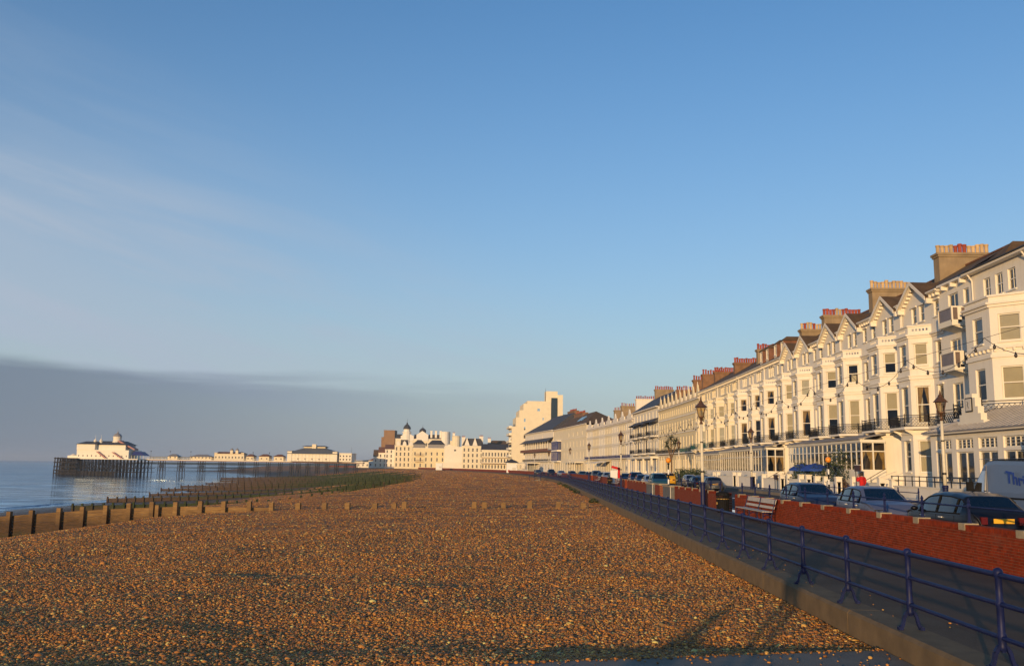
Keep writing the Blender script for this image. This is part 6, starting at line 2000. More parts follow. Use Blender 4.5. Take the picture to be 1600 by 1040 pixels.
mb = MB(); mb.hexa([(-.5, -.5, 4.3), (20.5, -.5, 4.3), (20.5, 7.3, 4.3), (-.5, 7.3, 4.3)], [(2, 3, 5.6), (18, 3, 5.6), (18, 4, 5.6), (2, 4, 5.6)]); mb.build('roof', M['tile_red'], t)
for u in (10.6, 14.2):
    mb = MB(); mb.box(u, u + 1.8, -.3, 1.5, 4.2, 6.6); mb.build('turret', M['cream_b'], t)
    mb = MB(); mb.lathe([(1.3, 6.6), (1.0, 7.2), (.3, 7.7), (.05, 8.4)], c=(u + .9, .6, 0), n=8); mb.build('cupola', M['lead'], t)
for u in (0, 18):
    mb = MB(); mb.box(u, u + 2, -.2, 2, 4.2, 5.0); mb.build('corner_block', M['cream_b'], t)
# ballroom near the shore
t = pav('pier_pavilion', 'big white ballroom with curved grey roof near the shore end of the pier', -161, -128.5, -9, 9, DZ1 + .02, 8.9, M['white_b'], [(1.0, 2.1)], 7, 1.0)
mb = MB()
prof = [(-1, -1.0, 4.95), (2.2, 1.2, 6.4), (6.5, 4.0, 8.0), (9.5, 5.6, 8.9)]
for (a, b, z0), (c_, d_, z1) in zip(prof[:-1], prof[1:]):
    A = [(a, b), (32.5 - a, b), (32.5 - a, 18 - b), (a, 18 - b)]; B = [(c_, d_), (32.5 - c_, d_), (32.5 - c_, 18 - d_), (c_, 18 - d_)]
    for k in range(4):
        l = (k + 1) % 4; mb.quad((*A[k], z0), (*A[l], z0), (*B[l], z1), (*B[k], z1))
mb.poly([(9.5, 5.6, 8.9), (23, 5.6, 8.9), (23, 12.4, 8.9), (9.5, 12.4, 8.9)])
r_ = mb.build('roof', M['pier_roof'], t, fixn=False)
mb = MB(); mb.box(9, 23.5, 5.4, 12.6, 8.92, 9.7); mb.build('lantern_wall', M['cream_b'], r_)
mb = MB(); mb.hexa([(7.8, 4.6, 9.72), (24.7, 4.6, 9.72), (24.7, 13.4, 9.72), (7.8, 13.4, 9.72)], [(10, 7, 10.5), (22.5, 7, 10.5), (22.5, 11, 10.5), (10, 11, 10.5)]); mb.build('lantern_roof', M['pier_roof'], r_)
mb = MB(); mb.box(14.9, 17.6, 4.0, 6, 8.6, 11.4); mb.build('pediment', M['cream_b'], r_)
for u in (-.3, 29.8):
    mb = MB(); mb.box(u, u + 3.0, -.4, 3, 0, 6.4); mb.build('corner_tower', M['white_b'], t)
    mb = MB(); mb.box(u - .3, u + 3.3, -.7, 3.3, 6.42, 6.8); mb.build('corner_roof', M['lead'], t)
mb = MB()
for k in range(15): mb.box(.1 + k * 2.3, .3 + k * 2.3, -.25, -.02, 0, 5.0)
mb.box(0, 32.4, -.3, -.02, 2.35, 2.6); mb.build('arcade', M['trim'], t)
t = pav('pier_entrance', 'white entrance block at the shore end of the pier', -127.5, -119, -7, 9, DZ1 + .02, 9.4, M['white_b'], [(1, 2.2), (3.2, 4.4)], 4, 1.0)
mb = MB(); mb.box(-.3, 8.8, -.3, 16.3, 5.5, 5.8); mb.build('cornice', M['trim'], t)
mb = MB(); mb.cyl((8, 2, 5.8), (8, 2, 10), .08, .05, 6); mb.build('flagpole', M['iron'], t)
# ------------------------------------------------------------------ parked cars and the van
def loft(stations, nb=3):
    return None
def make_car(paint, style='hatch'):
    """length runs along +y (nose at +y); returns list of (name, mesh)"""
    if style == 'hatch':
        Ln = 4.1; W0 = .86
        top = [(0, .62), (.06, .86), (.16, .98), (.34, 1.10), (.72, 1.40), (1.3, 1.475), (1.95, 1.49), (2.45, 1.45), (2.62, 1.41), (3.28, 1.00), (3.75, .90), (3.98, .76), (4.1, .58)]
        keys = dict(rear=(.34, .72), roof=(.72, 2.62), ws=(2.62, 3.28), side=(.62, 2.98)); belt = .93
    elif style == 'saloon':
        Ln = 4.5; W0 = .88
        top = [(0, .60), (.06, .84), (.2, .99), (.8, 1.04), (1.42, 1.36), (1.8, 1.43), (2.3, 1.445), (2.75, 1.40), (2.9, 1.36), (3.58, .98), (4.15, .88), (4.38, .74), (4.5, .56)]
        keys = dict(rear=(.8, 1.42), roof=(1.42, 2.9), ws=(2.9, 3.58), side=(.98, 3.25)); belt = .92
    else:                                                        # suv
        Ln = 4.4; W0 = .90
        top = [(0, .70), (.05, 1.0), (.12, 1.15), (.25, 1.25), (.6, 1.62), (1.2, 1.70), (2.0, 1.71), (2.55, 1.66), (2.75, 1.62), (3.35, 1.14), (3.95, 1.03), (4.25, .9), (4.4, .66)]
        keys = dict(rear=(.25, .6), roof=(.6, 2.75), ws=(2.75, 3.35), side=(.45, 3.05)); belt = 1.06
    ty = [p[0] for p in top]; tz = [p[1] for p in top]
    ys_ = sorted(set([round(v, 3) for v in ty] + [round(v, 3) for v in np.linspace(0, Ln, 34)] + [round(v, 3) for v in keys['side']]))
    mid = (keys['side'][0] + keys['side'][1]) / 2 + .05
    ys_ = sorted(set(ys_ + [round(mid - .05, 3), round(mid + .05, 3), round(keys['ws'][0] + .02, 3), round(keys['ws'][1] - .03, 3), round(keys['rear'][0] + .04, 3), round(keys['rear'][1] - .03, 3)]))
    rings = []
    for y in ys_:
        zt = float(np.interp(y, ty, tz))
        e = min(y, Ln - y)
        w = W0 * (1 - .30 * math.exp(-e / .16) - .06 * math.exp(-e / .6))
        zb_ = min(belt - .02 + .04 * (1 - y / Ln), zt - .035)
        cab = max(0.0, min(1.0, (zt - belt) / .45))
        wr = w * (.985 - .235 * cab)
        zs = .26 + .12 * math.exp(-e / .12)
        pts = [(w * .90, zs), (w * .985, zs + .14), (w, (zs + zb_) / 2 + .06), (w * .985, zb_ - .06), (w * .955, zb_)]
        ze = zt - .05 * cab - .012
        pts += [(wr + (w * .955 - wr) * .12, zb_ + (ze - zb_) * .90), (wr * .955, ze + .004), (wr * .84, zt - .014), (wr * .45, zt - .002), (0, zt)]
        rings.append(pts)
    nr = len(rings[0])
    body, side, ws, rear = MB(), MB(), MB(), MB()
    def P(i, j, s, out=0.0):
        x, z = rings[i][j]
        return (s * x, ys_[i], z)
    for i in range(len(ys_) - 1):
        ya, yb = ys_[i], ys_[i + 1]; ym_ = (ya + yb) / 2
        zc = float(np.interp(ym_, ty, tz))
        for j in range(nr - 1):
            for s in (-1, 1):
                q = [P(i, j, s), P(i, j + 1, s), P(i + 1, j + 1, s), P(i + 1, j, s)]
                tgt = body
                if j == 4 and keys['side'][0] < ym_ < keys['side'][1] and not (mid - .05 < ym_ < mid + .05) and zc > belt + .10: tgt = side
                elif j >= 7 and keys['ws'][0] + .02 <= ym_ < keys['ws'][1] - .03: tgt = ws
                elif j >= 7 and keys['rear'][0] + .04 <= ym_ < keys['rear'][1] - .03: tgt = rear
                tgt.quad(*q)
    for i in (0, len(ys_) - 1):                                  # close the ends
        for s in (-1, 1):
            for j in range(nr - 1): body.quad(P(i, j, s), P(i, j + 1, s), (0, ys_[i], rings[i][j + 1][1]), (0, ys_[i], rings[i][j][1]))
    body.quad((-W0 * .86, .1, .27), (W0 * .86, .1, .27), (W0 * .86, Ln - .1, .27), (-W0 * .86, Ln - .1, .27))
    res = {'body': body.mesh('body', paint, smooth=True, merge=True), 'side_window': side.mesh('side_window', M['carglass'], smooth=True, merge=True),
           'windscreen': ws.mesh('windscreen', M['carglass'], smooth=True, merge=True), 'rear_window': rear.mesh('rear_window', M['carglass'], smooth=True, merge=True)}
    mb = MB()
    for s in (-1, 1):
        for i in range(len(ys_) - 1):
            ym_ = (ys_[i] + ys_[i + 1]) / 2
            if keys['side'][0] - .02 < ym_ < keys['side'][1] + .02 and float(np.interp(ym_, ty, tz)) > belt + .08:
                for j, w_ in ((4, .035), (5, .030)):
                    a = Vector((s * (rings[i][j][0] + .004), ys_[i], rings[i][j][1])); b = Vector((s * (rings[i + 1][j][0] + .004), ys_[i + 1], rings[i + 1][j][1]))
                    mb.bar(a, b, .02, w_)
        for yy in (keys['side'][0] + .25, mid, keys['side'][1] - .12):
            k = min(range(len(ys_)), key=lambda q: abs(ys_[q] - yy))
            mb.bar((s * (rings[k][1][0] + .002), ys_[k], rings[k][1][1]), (s * (rings[k][3][0] + .002), ys_[k], rings[k][3][1]), .012)
            mb.bar((s * (rings[k][4][0] + .004), ys_[k], rings[k][4][1]), (s * (rings[k][5][0] + .004), ys_[k], rings[k][5][1]), .05)
    res['trim'] = mb.mesh('window_trim', M['black'])
    mb = MB()
    for s in (-1, 1):
        for yy in (mid - .35, mid + .75): mb.box(min(s * W0 * .985, s * (W0 + .02)), max(s * W0 * .985, s * (W0 + .02)), yy, yy + .17, belt - .13, belt - .10)
    res['handle'] = mb.mesh('door_handle', M['silver'])
    mb = MB(); mb.box(-W0 * .78, W0 * .78, .9, Ln - 1.2, .3, .62)
    for yy in (1.0, 2.0):
        for s in (-.36, .36):
            mb.box(s - .24, s + .24, yy, yy + .14, .5, belt + .22); mb.box(s - .12, s + .12, yy + .02, yy + .1, belt + .23, belt + .38)
    res['seats_and_fill'] = mb.mesh('seats_and_fill', M['black'])
    mb = MB()
    mb.lathe([(.20, -.10), (.31, -.10), (.325, -.06), (.325, .06), (.31, .10), (.20, .10)], n=18, cap=False); mb.v = [(z, x, y) for x, y, z in mb.v]
    res['wheel'] = mb.mesh('wheel', M['rubber'], smooth=True)
    mb = MB(); mb.lathe([(.02, .05), (.2, .07), (.215, .02), (.215, -.05), (.02, -.04)], n=12, cap=True); mb.v = [(z, x, y) for x, y, z in mb.v]; res['rim'] = mb.mesh('rim', M['silver'])
    res['L'], res['W'], res['belt'], res['keys'] = Ln, W0, belt, keys
    mb = MB(); mb.lathe([(.01, -.09), (.075, -.08), (.095, -.02), (.09, .03), (.05, .05)], n=10); mb.v = [(x * 1.1, z, y * .75) for x, y, z in mb.v]; res['mirror'] = mb.mesh('mirror', paint, smooth=True)
    mb = MB(); mb.box(-.26, .26, -.012, .012, -.058, .058); res['plate_y'] = mb.mesh('number_plate', M['yellow']); mb = MB(); mb.box(-.26, .26, -.012, .012, -.058, .058); res['plate_w'] = mb.mesh('number_plate', M['white_plain'])
    mb = MB(); mb.box(-.14, .14, -.05, .05, -.06, .06); res['head'] = mb.mesh('headlight', M['lamp_glass']); mb = MB(); mb.box(-.08, .08, -.05, .05, -.09, .09); res['tail'] = mb.mesh('tail_light', M['tail'])
    return res
M['tail'] = simple('tail_lamp', (.10, .006, .006), .25)
CARM = {}
ROADZ = .13
def car(x, y, paint, style, label, rz=0.0, full=True, scale=1.03):
    """rz 0: nose away from the viewer (+y)"""
    k = (paint, style)
    if k not in CARM: CARM[k] = make_car(PAINT[paint], style)
    c = CARM[k]; Ln, W0, belt, keys = c['L'], c['W'], c['belt'], c['keys']
    t = thing('parked_car', label, 'car', (x, y, ROADZ), rz, 'cars parked along the sea wall')
    t.scale = (scale, scale, scale)
    T = lambda *p: Matrix.Translation((p[0], p[1] - Ln / 2, p[2]))
    body = link('body', c['body'], t, T(0, 0, 0))
    for n in ('windscreen', 'rear_window', 'side_window', 'seats_and_fill', 'trim', 'handle'): link(n, c[n], t, T(0, 0, 0))
    for yy in (.78, Ln - .82):
        for s in (-1, 1):
            w = link('wheel', c['wheel'], t, T(s * (W0 - .09), yy, .325))
            r = link('rim', c['rim'], w)
            if s < 0: r.rotation_euler = (0, 0, math.pi)
    ym = keys['ws'][1] - .30
    mcol = None
    for s in (-1, 1): link('mirror', c['mirror'], t, T(s * (W0 + .07), ym, belt + .06))
    if full:
        link('number_plate', c['plate_y'], t, T(0, -.012, .80)); link('number_plate', c['plate_w'], t, T(0, Ln + .012, .46))
        for s in (-1, 1):
            link('headlight', c['head'], t, T(s * W0 * .60, Ln - .13, .66)); link('tail_light', c['tail'], t, T(s * W0 * .56, .055, .80))
    return t
PI_ = math.pi
c0 = car(13.1, 27.9, 'black', 'hatch', 'glossy black hatchback with yellow rear plate, nearest car behind the brick wall', 0.02, scale=1.10)
mb = MB(); mb.cyl((0, -.55, 1.47), (0, -.95, 1.72), .012, .006, 5); mb.build('aerial', M['black'], c0)
car(13.6, 36.4, 'silverblue', 'hatch', 'silver blue car facing the viewer, second from the right behind the wall', PI_ - .02, scale=1.10)
car(13.6, 44.8, 'blue', 'hatch', 'darker blue car facing the viewer, behind the bench end of the wall', PI_ + .01, scale=1.10)
FAR = [(13.5, 96, 'teal', 'suv', 'dark teal off roader first beyond the crossing', PI_), (13.5, 102.5, 'silver', 'saloon', 'silver saloon behind the dark teal off roader', PI_), (17.8, 90, 'grey', 'hatch', 'grey hatchback pointing away near the hedge', 0), (17.8, 97, 'black', 'saloon', 'black saloon pointing away beyond the grey hatchback', 0),
       (13.4, 109, 'navy', 'hatch', 'navy hatchback above the second far bench', PI_), (13.4, 115.5, 'navy', 'suv', 'large navy car between the second lamp and the roadside flag', PI_), (13.4, 128, 'blue', 'hatch', 'small blue car right of the far litter bin', PI_), (13.4, 136, 'grey', 'saloon', 'dark grey saloon left of the far litter bin', PI_),
       (13.3, 143, 'black', 'hatch', 'black hatchback in the far row, above the tiny bench', PI_), (13.2, 152, 'silver', 'hatch', 'silver hatchback in the far row', PI_), (13.1, 160, 'navy', 'saloon', 'navy saloon just right of the fourth lamp post', PI_), (13, 168, 'grey', 'suv', 'grey tall car just left of the fourth lamp post', PI_),
       (12.7, 178, 'black', 'saloon', 'black saloon in front of the dark canopied house', PI_), (12.4, 188, 'teal', 'hatch', 'teal hatchback in front of the notched terrace', PI_), (18, 120, 'yellow', 'suv', 'yellow van like car across the road beside the red flag', 0), (17.9, 150, 'red', 'hatch', 'red hatchback across the road, far off', 0),
       (11.9, 205, 'navy', 'hatch', 'navy hatchback far along the bend', PI_), (11.2, 222, 'silver', 'saloon', 'silver saloon far along the bend', PI_), (10.4, 238, 'black', 'suv', 'black tall car far along the bend', PI_), (9.0, 258, 'grey', 'hatch', 'grey hatchback at the far end of the bend', PI_),
       (20.3, 108, 'black', 'hatch', 'black hatchback parked at the far kerb by the low hedge', PI_), (20.3, 116, 'silver', 'hatch', 'silver hatchback parked at the far kerb beyond the hedge', PI_)]
for (x, y, p, st, lab, rz) in FAR:
    car(x + cy(y), y, p, st, lab, rz + cang(y), full=y < 125)

def van():
    t = thing('delivery_van', 'white high roofed van with blue lettering on its side, at the right edge', 'van', (20.25, 37.95, ROADZ), 0.0)
    # profile in (y, z): nose at +y; length 6
    Ln = 6.2
    top = [(0, 2.62), (.12, 2.72), (3.4, 2.78), (4.0, 2.74), (4.35, 2.60), (5.15, 1.62), (5.35, 1.46), (6.0, 1.12), (6.2, .72)]
    ty = [p[0] for p in top]; tz = [p[1] for p in top]
    ys_ = sorted(set([p[0] for p in top] + [.6, 1.2, 1.9, 2.6, 3.2, 3.72, 4.15, 4.55, 4.75, 4.95, 5.6, 5.8]))
    W0 = .98
    rings = []
    for y in ys_:
        zt = float(np.interp(y, ty, tz)); e = Ln - y
        w = W0 * (1 - .16 * math.exp(-e / .25))
        zm = min(1.42, zt - .06)
        k = max(0, min(1, (zt - 1.42) / 1.2))
        wr = w * (1 - .11 * k)
        rings.append([(w * .95, .32), (w, .55), (w, 1.0), (w * .995, zm), (wr + (w - wr) * .08, zm + (zt - zm) * .84), (wr * .96, zt - .05 * k - .01), (wr * .80, zt - .01), (0, zt)])
    body, side, ws = MB(), MB(), MB()
    for i in range(len(ys_) - 1):
        ym_ = (ys_[i] + ys_[i + 1]) / 2
        for j in range(7):
            for s in (-1, 1):
                P = lambda a, b: (s * rings[a][b][0], ys_[a], rings[a][b][1])
                q = [P(i, j), P(i, j + 1), P(i + 1, j + 1), P(i + 1, j)]
                tgt = body
                if j >= 6 and 4.35 < ym_ < 5.15: tgt = ws
                if j == 5 and 4.35 < ym_ < 5.15: tgt = body
                tgt.quad(*q)
    for s in (-1, 1):
        for j in range(7):
            body.quad((s * rings[0][j][0], 0, rings[0][j][1]), (s * rings[0][j + 1][0], 0, rings[0][j + 1][1]), (0, 0, rings[0][j + 1][1]), (0, 0, rings[0][j][1]))
            body.quad((s * rings[-1][j][0], Ln, rings[-1][j][1]), (s * rings[-1][j + 1][0], Ln, rings[-1][j + 1][1]), (0, Ln, rings[-1][j + 1][1]), (0, Ln, rings[-1][j][1]))
    T = Matrix.Translation((0, -Ln / 2, 0))
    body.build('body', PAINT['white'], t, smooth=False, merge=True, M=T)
    ws.build('windscreen', M['carglass'], t, merge=True, M=T)
    for s in (-1, 1):
        mb = MB(); x = s * (W0 * 1.0 + .004)
        xs2 = s * (W0 * .955)
        mb.poly([(x, 4.02, 1.42), (x, 4.98, 1.42), (x - s * .005, 4.98, 1.62), (xs2, 4.36, 2.30), (xs2, 4.02, 2.30)]); mb.build('side_window', M['carglass'], t, M=T, fixn=False)
        mb = MB(); mb.box(x - .012, x + .012, 3.90, 3.925, .5, 2.55); mb.box(x - .012, x + .012, 4.0, 4.012, .5, 1.4)
        mb.build('door_seam', M['lead'], t, M=T)
        mb = MB(); mb.box(x - .02, x + .03, .3, 3.0, 1.18, 1.25); mb.build('slide_rail', M['black'], t, M=T)
        mb = MB(); mb.box(x - .02, x + .02, .2, 5.2, .62, .72); mb.build('rub_strip', M['lead'], t, M=T)
        for yy in (3.80, 4.08):
            mb = MB(); mb.box(x - .02, x + .045, yy - .05, yy + .05, 1.22, 1.42); mb.build('door_handle', M['silver'], t, M=T)
        mb = MB(); mb.box(x + s * .02, x + s * .30, 5.02, 5.14, 1.42, 1.82); mb.box(min(x - s * .05, x + s * .1), max(x - s * .05, x + s * .1), 5.0, 5.1, 1.42, 1.5); mb.build('mirror', M['black'], t, M=T)
        for yy in (1.1, 4.95):
            mb = MB(); mb.cyl((s * .74, yy, .36), (s * .97, yy, .36), .36, .36, 16); w = mb.build('wheel', M['rubber'], t, M=T)
            mb = MB(); mb.cyl((s * .965, yy, .36), (s * .985, yy, .36), .22, .20, 12); mb.build('rim', M['silver'], w)
        mb = MB(); mb.box(s * .72 - .14, s * .72 + .14, 6.0, 6.1, .85, 1.08); mb.build('headlight', M['lamp_glass'], t, M=T)
        mb = MB(); mb.box(s * .9 - .07, s * .9 + .07, -.03, .02, .9, 1.5); mb.build('tail_light', M['tail'], t, M=T)
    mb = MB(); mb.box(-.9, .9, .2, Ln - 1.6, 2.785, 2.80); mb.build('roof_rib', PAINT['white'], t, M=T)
    mb = MB(); mb.box(-.86, .86, 3.62, 4.25, .4, 2.25); mb.box(-.86, .86, 4.26, 5.1, .4, 1.40); mb.build('seats_and_fill', M['black'], t, M=T)  # solid dark blocks filling the cab, added so its windows look dark
    o = text_mesh('Thrifty', .64, M['van_blue'], 'lettering', t, Matrix(((0, .06, -1, -(W0 - .012)), (-1, -.22, 0, 1.27 - Ln / 2), (0, 1, -.04, 1.92), (0, 0, 0, 1))), .004)
M['van_blue'] = simple('blue_van_lettering', (.02, .06, .32), .5)
van()
# ------------------------------------------------------------------ garden walls, plants, beacons, parasols, people
def garden_wall(y0, y1, x, h, label, piers=(), rail=False):
    t = thing('garden_wall', label, 'garden wall', (x + cy(y0), y0, .36), cang(y0) if y0 > 120 else 0, 'white garden walls across the road')
    L = y1 - y0
    mb = MB(); mb.box(0, .24, 0, L, 0, h); mb.build('panel', M['white'], t)
    mb = MB(); mb.box(-.05, .29, 0, L, h + .002, h + .08); mb.build('coping', M['white_b'], t)
    for p in piers:
        mb = MB(); mb.box(-.10, .36, p, p + .46, 0, h + .42); mb.build('pier', M['white'], t)
        mb = MB(); mb.box(-.15, .41, p - .05, p + .51, h + .422, h + .5); mb.build('pier_cap', M['white_b'], t)
    if rail:
        mb = MB(); z = h + .08
        for zz in (z + .62, z + .34): mb.bar((.12, 0, zz), (.12, L, zz), .05)
        y = .2
        while y < L:
            mb.bar((.12, y, z), (.12, y, z + .66), .05); y += 1.1
        mb.build('railing', M['iron'], t)
    return t
garden_wall(44.0, 63.0, 24.7, 1.0, 'white garden wall topped by black railing in front of the striped awning', (0, 18.4), True)
garden_wall(64.6, 70.6, 24.7, 1.1, 'white garden wall behind the person in red', (0, 5.4))
garden_wall(73.6, 79.5, 24.7, 1.05, 'white garden wall with bushes right of the blue parasols', (0, 3.0, 5.4))
garden_wall(81.5, 88.0, 24.7, 1.15, 'white garden wall with stepped piers left of the blue parasols', (0, 2.2, 6.0))
garden_wall(90.0, 97.5, 24.7, 1.1, 'white garden wall with flowerpots before the middle steps', (0, 7.0))
garden_wall(101.5, 109.0, 24.7, 1.2, 'white garden wall by the curved steps with handrail', (0, 7.0))
garden_wall(111.0, 121.0, 24.7, 1.2, 'plain white garden wall at the far lounge, right of the clipped hedge', (0, 9.4))
garden_wall(123.0, 133.0, 24.7, 1.15, 'farthest white garden wall, behind the lamp post by the hedge', (0, 9.4))
garden_wall(146.0, 156.0, 24.4, 1.1, 'low white wall under the palm tree', (0, 9.4))
garden_wall(160.0, 195.0, 24.4, 1.0, 'long low white wall before the pale yellow gabled terrace', (0, 12, 24, 34))

def leaf_mat(name, a, b):
    m, nt, bs = nmat(name)
    g = N(nt, 'ShaderNodeNewGeometry')
    nt.links.new(mixc(nt, g.outputs['Random Per Island'], a, b), bs.inputs['Base Color'])
    bs.inputs['Roughness'].default_value = .6
    bs.inputs['Subsurface Weight'].default_value = 0
    return m
M['leaf'] = leaf_mat('dark_leaf', (.018, .032, .008), (.06, .085, .022))
M['leaf_dry'] = leaf_mat('brown_leaf', (.06, .03, .012), (.16, .085, .03))
M['palm'] = leaf_mat('palm_leaf', (.025, .035, .010), (.075, .085, .03))
M['bark'] = simple('bark', (.16, .10, .055), .9, var=.3, vscale=5)
def leaves(c, r, n, size, mat, name, parent, squash=1.0):
    mb = MB()
    for i in range(n):
        v = Vector((random.gauss(0, 1), random.gauss(0, 1), random.gauss(0, 1))); v.normalize()
        k = r * (random.random() ** .4) * (1 + .25 * math.sin(3 * v.x + 2 * v.z) )
        p = Vector(c) + Vector((v.x * k, v.y * k, v.z * k * squash))
        a = Vector((random.gauss(0, 1), random.gauss(0, 1), random.gauss(0, .7))).normalized() * size * random.uniform(.6, 1.3)
        b = a.cross(Vector((random.gauss(0, 1), random.gauss(0, 1), random.gauss(0, 1)))).normalized() * size * .45
        mb.quad(p - a, p - b, p + a, p + b)
    return mb.build(name, mat, parent, fixn=False)
def bush(x, y, z, r, label, squash=1.0, mat='leaf', cat='bush', n=900):
    t = thing('bush', label, cat, (x, y, z))
    mb = MB()
    for k in range(5):
        a = random.uniform(0, 6.28); mb.cyl((0, 0, 0), (math.cos(a) * r * .5, math.sin(a) * r * .5, r * squash), .035, .012, 5)
    mb.build('stem', M['bark'], t)
    leaves((0, 0, r * squash * .95), r, n, .10, M[mat], 'foliage', t, squash)
    return t
bush(26.0, 77.2, .5, 1.5, 'tall dark rounded bush right of the blue parasols', 1.25, n=1600)
bush(25.6, 86.6, .5, 1.15, 'round dark shrub under the blue parasols', 1.1, n=1100)
bush(25.8, 82.6, .5, .9, 'small leafy shrub between the parasol poles', 1.3, n=700)
bush(25.4, 75.0, .5, .75, 'low dry shrub behind the garden wall, left of the person in red', .8, 'leaf_dry', n=600)
def hedge(x, y0, y1, h, label):
    t = thing('hedge', label, 'hedge', (x, y0, .2))
    L = y1 - y0
    mb = MB()
    for k in range(3500):
        p = Vector((random.uniform(-.9, .9), random.uniform(0, L), 0)); p.z = random.uniform(.05, 1) * h * (1 + .18 * math.sin(p.y * 1.3) + .1 * math.sin(p.y * 3.1))
        a = Vector((random.gauss(0, 1), random.gauss(0, 1), random.gauss(0, .7))).normalized() * .14; b = a.cross(Vector((random.gauss(0, 1), random.gauss(0, 1), random.gauss(0, 1)))).normalized() * .07
        mb.quad(p - a, p - b, p + a, p + b)
    mb.build('foliage', M['leaf'], t, fixn=False)
    mb = MB()
    for k in range(10): mb.cyl((0, (k + .5) * L / 10, 0), (random.uniform(-.3, .3), (k + .5) * L / 10, h * .8), .04, .02, 5)
    mb.build('stem', M['bark'], t)
hedge(23.7, 127, 146, 1.9, 'dark clipped hedge along the pavement, behind the tall lamp post')
def palm(x, y, label, h=7.2):
    t = thing('palm_tree', label, 'palm tree', (x, y, .2))
    heads = [(.0, .1, h), (.75, -.4, h - .6), (-.6, .5, h - 1.0)]
    mb = MB()
    mb.tube([(0, 0, 0), (.05, 0, h * .45), (.0, .05, h * .55)], .15, 7)
    for q in heads: mb.tube([(0, .03, h * .5), (q[0] * .6, q[1] * .6, h * .72), q], .10, 6)
    mb.build('trunk', M['bark'], t)
    mb = MB()
    for q in heads:
        for k in range(70):
            az_ = random.uniform(0, 6.28); el = random.uniform(-.9, 1.3); L = random.uniform(.9, 1.5)
            d = Vector((math.cos(az_) * math.cos(el), math.sin(az_) * math.cos(el), math.sin(el)))
            p0 = Vector(q); p1 = p0 + d * L * .6; p2 = p0 + d * L - Vector((0, 0, .35 * L * math.cos(el)))
            s = d.cross(Vector((0, 0, 1))); s = s.normalized() * .045 if s.length > .01 else Vector((.045, 0, 0))
            mb.quad(p0 - s, p0 + s, p1 + s, p1 - s); mb.poly([p1 - s, p1 + s, p2])
    mb.build('crown', M['palm'], t, fixn=False)
palm(23.5, 152, 'cordyline palm with drooping spiky heads in front of the yellow terrace')

# belisha beacons
def beacon(x, y, label):
    t = thing('crossing_beacon', label, 'crossing beacon', (x, y, .2 if x > 20 else 0), 0, 'zebra crossing beacons')
    for k in range(7):
        mb = MB(); mb.cyl((0, 0, k * .38), (0, 0, (k + 1) * .38 - .001), .062, .062, 10); mb.build('band', M['black'] if k % 2 == 0 else M['white_plain'], t)
    mb = MB(); mb.lathe([(.062, 2.66), (.09, 2.68), (.09, 2.76), (.05, 2.78)], n=10); mb.build('collar', M['black'], t)
    mb = MB(); mb.lathe([(.05, 2.78), (.15, 2.83), (.205, 2.93), (.21, 3.0), (.19, 3.1), (.12, 3.18), (.02, 3.21)], n=14); mb.build('globe', M['orange'], t, smooth=True)
beacon(22.6, 69.3, 'black and white beacon pole with orange globe, in front of the dark bush')
beacon(10.9, 70.1 + 1.9, 'orange globe beacon at the wall opening, beside the palm tree')

# blue parasols
def parasol(x, y, label):
    t = thing('parasol', label, 'parasol', (x, y, .3), random.uniform(0, 1), 'blue parasols outside the sun lounge')
    mb = MB(); mb.cyl((0, 0, 0), (0, 0, 2.75), .03, .03, 6); mb.build('pole', M['lampwhite'], t)
    mb = MB(); mb.cyl((0, 0, 0), (0, 0, .12), .3, .28, 12); mb.build('base', M['slab'], t)
    n = 8; R_ = 1.35
    mb = MB()
    for k in range(n):
        a, b = 2 * math.pi * k / n, 2 * math.pi * (k + 1) / n
        P0, P1 = (R_ * math.cos(a), R_ * math.sin(a), 2.2), (R_ * math.cos(b), R_ * math.sin(b), 2.2)
        Q0, Q1 = (R_ * .5 * math.cos(a), R_ * .5 * math.sin(a), 2.58), (R_ * .5 * math.cos(b), R_ * .5 * math.sin(b), 2.58)
        mb.quad(P0, P1, Q1, Q0); mb.poly([Q0, Q1, (0, 0, 2.76)])
        mb.quad(P0, P1, (P1[0], P1[1], 2.02), (P0[0], P0[1], 2.02))
    mb.build('canopy', M['awning_blue'], t, fixn=False)
    mb = MB()
    for k in range(n):
        a = 2 * math.pi * k / n; mb.bar((0, 0, 2.1), (R_ * .55 * math.cos(a), R_ * .55 * math.sin(a), 2.5), .015)
    mb.build('rib', M['lampwhite'], t)
parasol(26.0, 83.3, 'blue parasol above the garden wall, the nearer of the two')
parasol(26.0, 87.2, 'blue parasol above the garden wall, the further of the two')

# terracotta pots
for i, (x, y, lab) in enumerate(((25.6, 92.2, 'terracotta pot with dry plant behind the white wall, right one'), (25.6, 95.0, 'terracotta pot with dry plant behind the white wall, left one'))):
    t = thing('flowerpot', lab, 'flowerpot', (x, y, .3), 0, 'flowerpots behind the garden wall')
    mb = MB(); mb.lathe([(.22, 0), (.36, .62), (.40, .62), (.40, .72), (.33, .72)], n=12); mb.build('pot', M['terracotta'], t)
    leaves((0, 0, 1.15), .55, 220, .09, M['leaf_dry'], 'plant', t)
# small dark notice boards on the garden walls
for (x, y, z, lab) in ((24.55, 91.4, 1.45, 'small dark notice board above the garden wall with flowerpots'), (24.4, 68.2, 2.35, 'small dark red notice board on the lounge wall above the person in red')):
    t = thing('notice_board', lab, 'sign', (x, y, z))
    mb = MB(); mb.box(-.04, .04, -.55, .55, 0, .45); mb.build('board', M['door_dark'], t)
    mb = MB(); mb.box(-.05, .05, -.6, .6, .452, .5); mb.build('cap', M['frame'], t)
    mb = MB(); mb.cyl((0, -.4, -z + .3), (0, -.4, -.002), .03, .03, 6); mb.cyl((0, .4, -z + .3), (0, .4, -.002), .03, .03, 6); mb.build('leg', M['iron'], t)
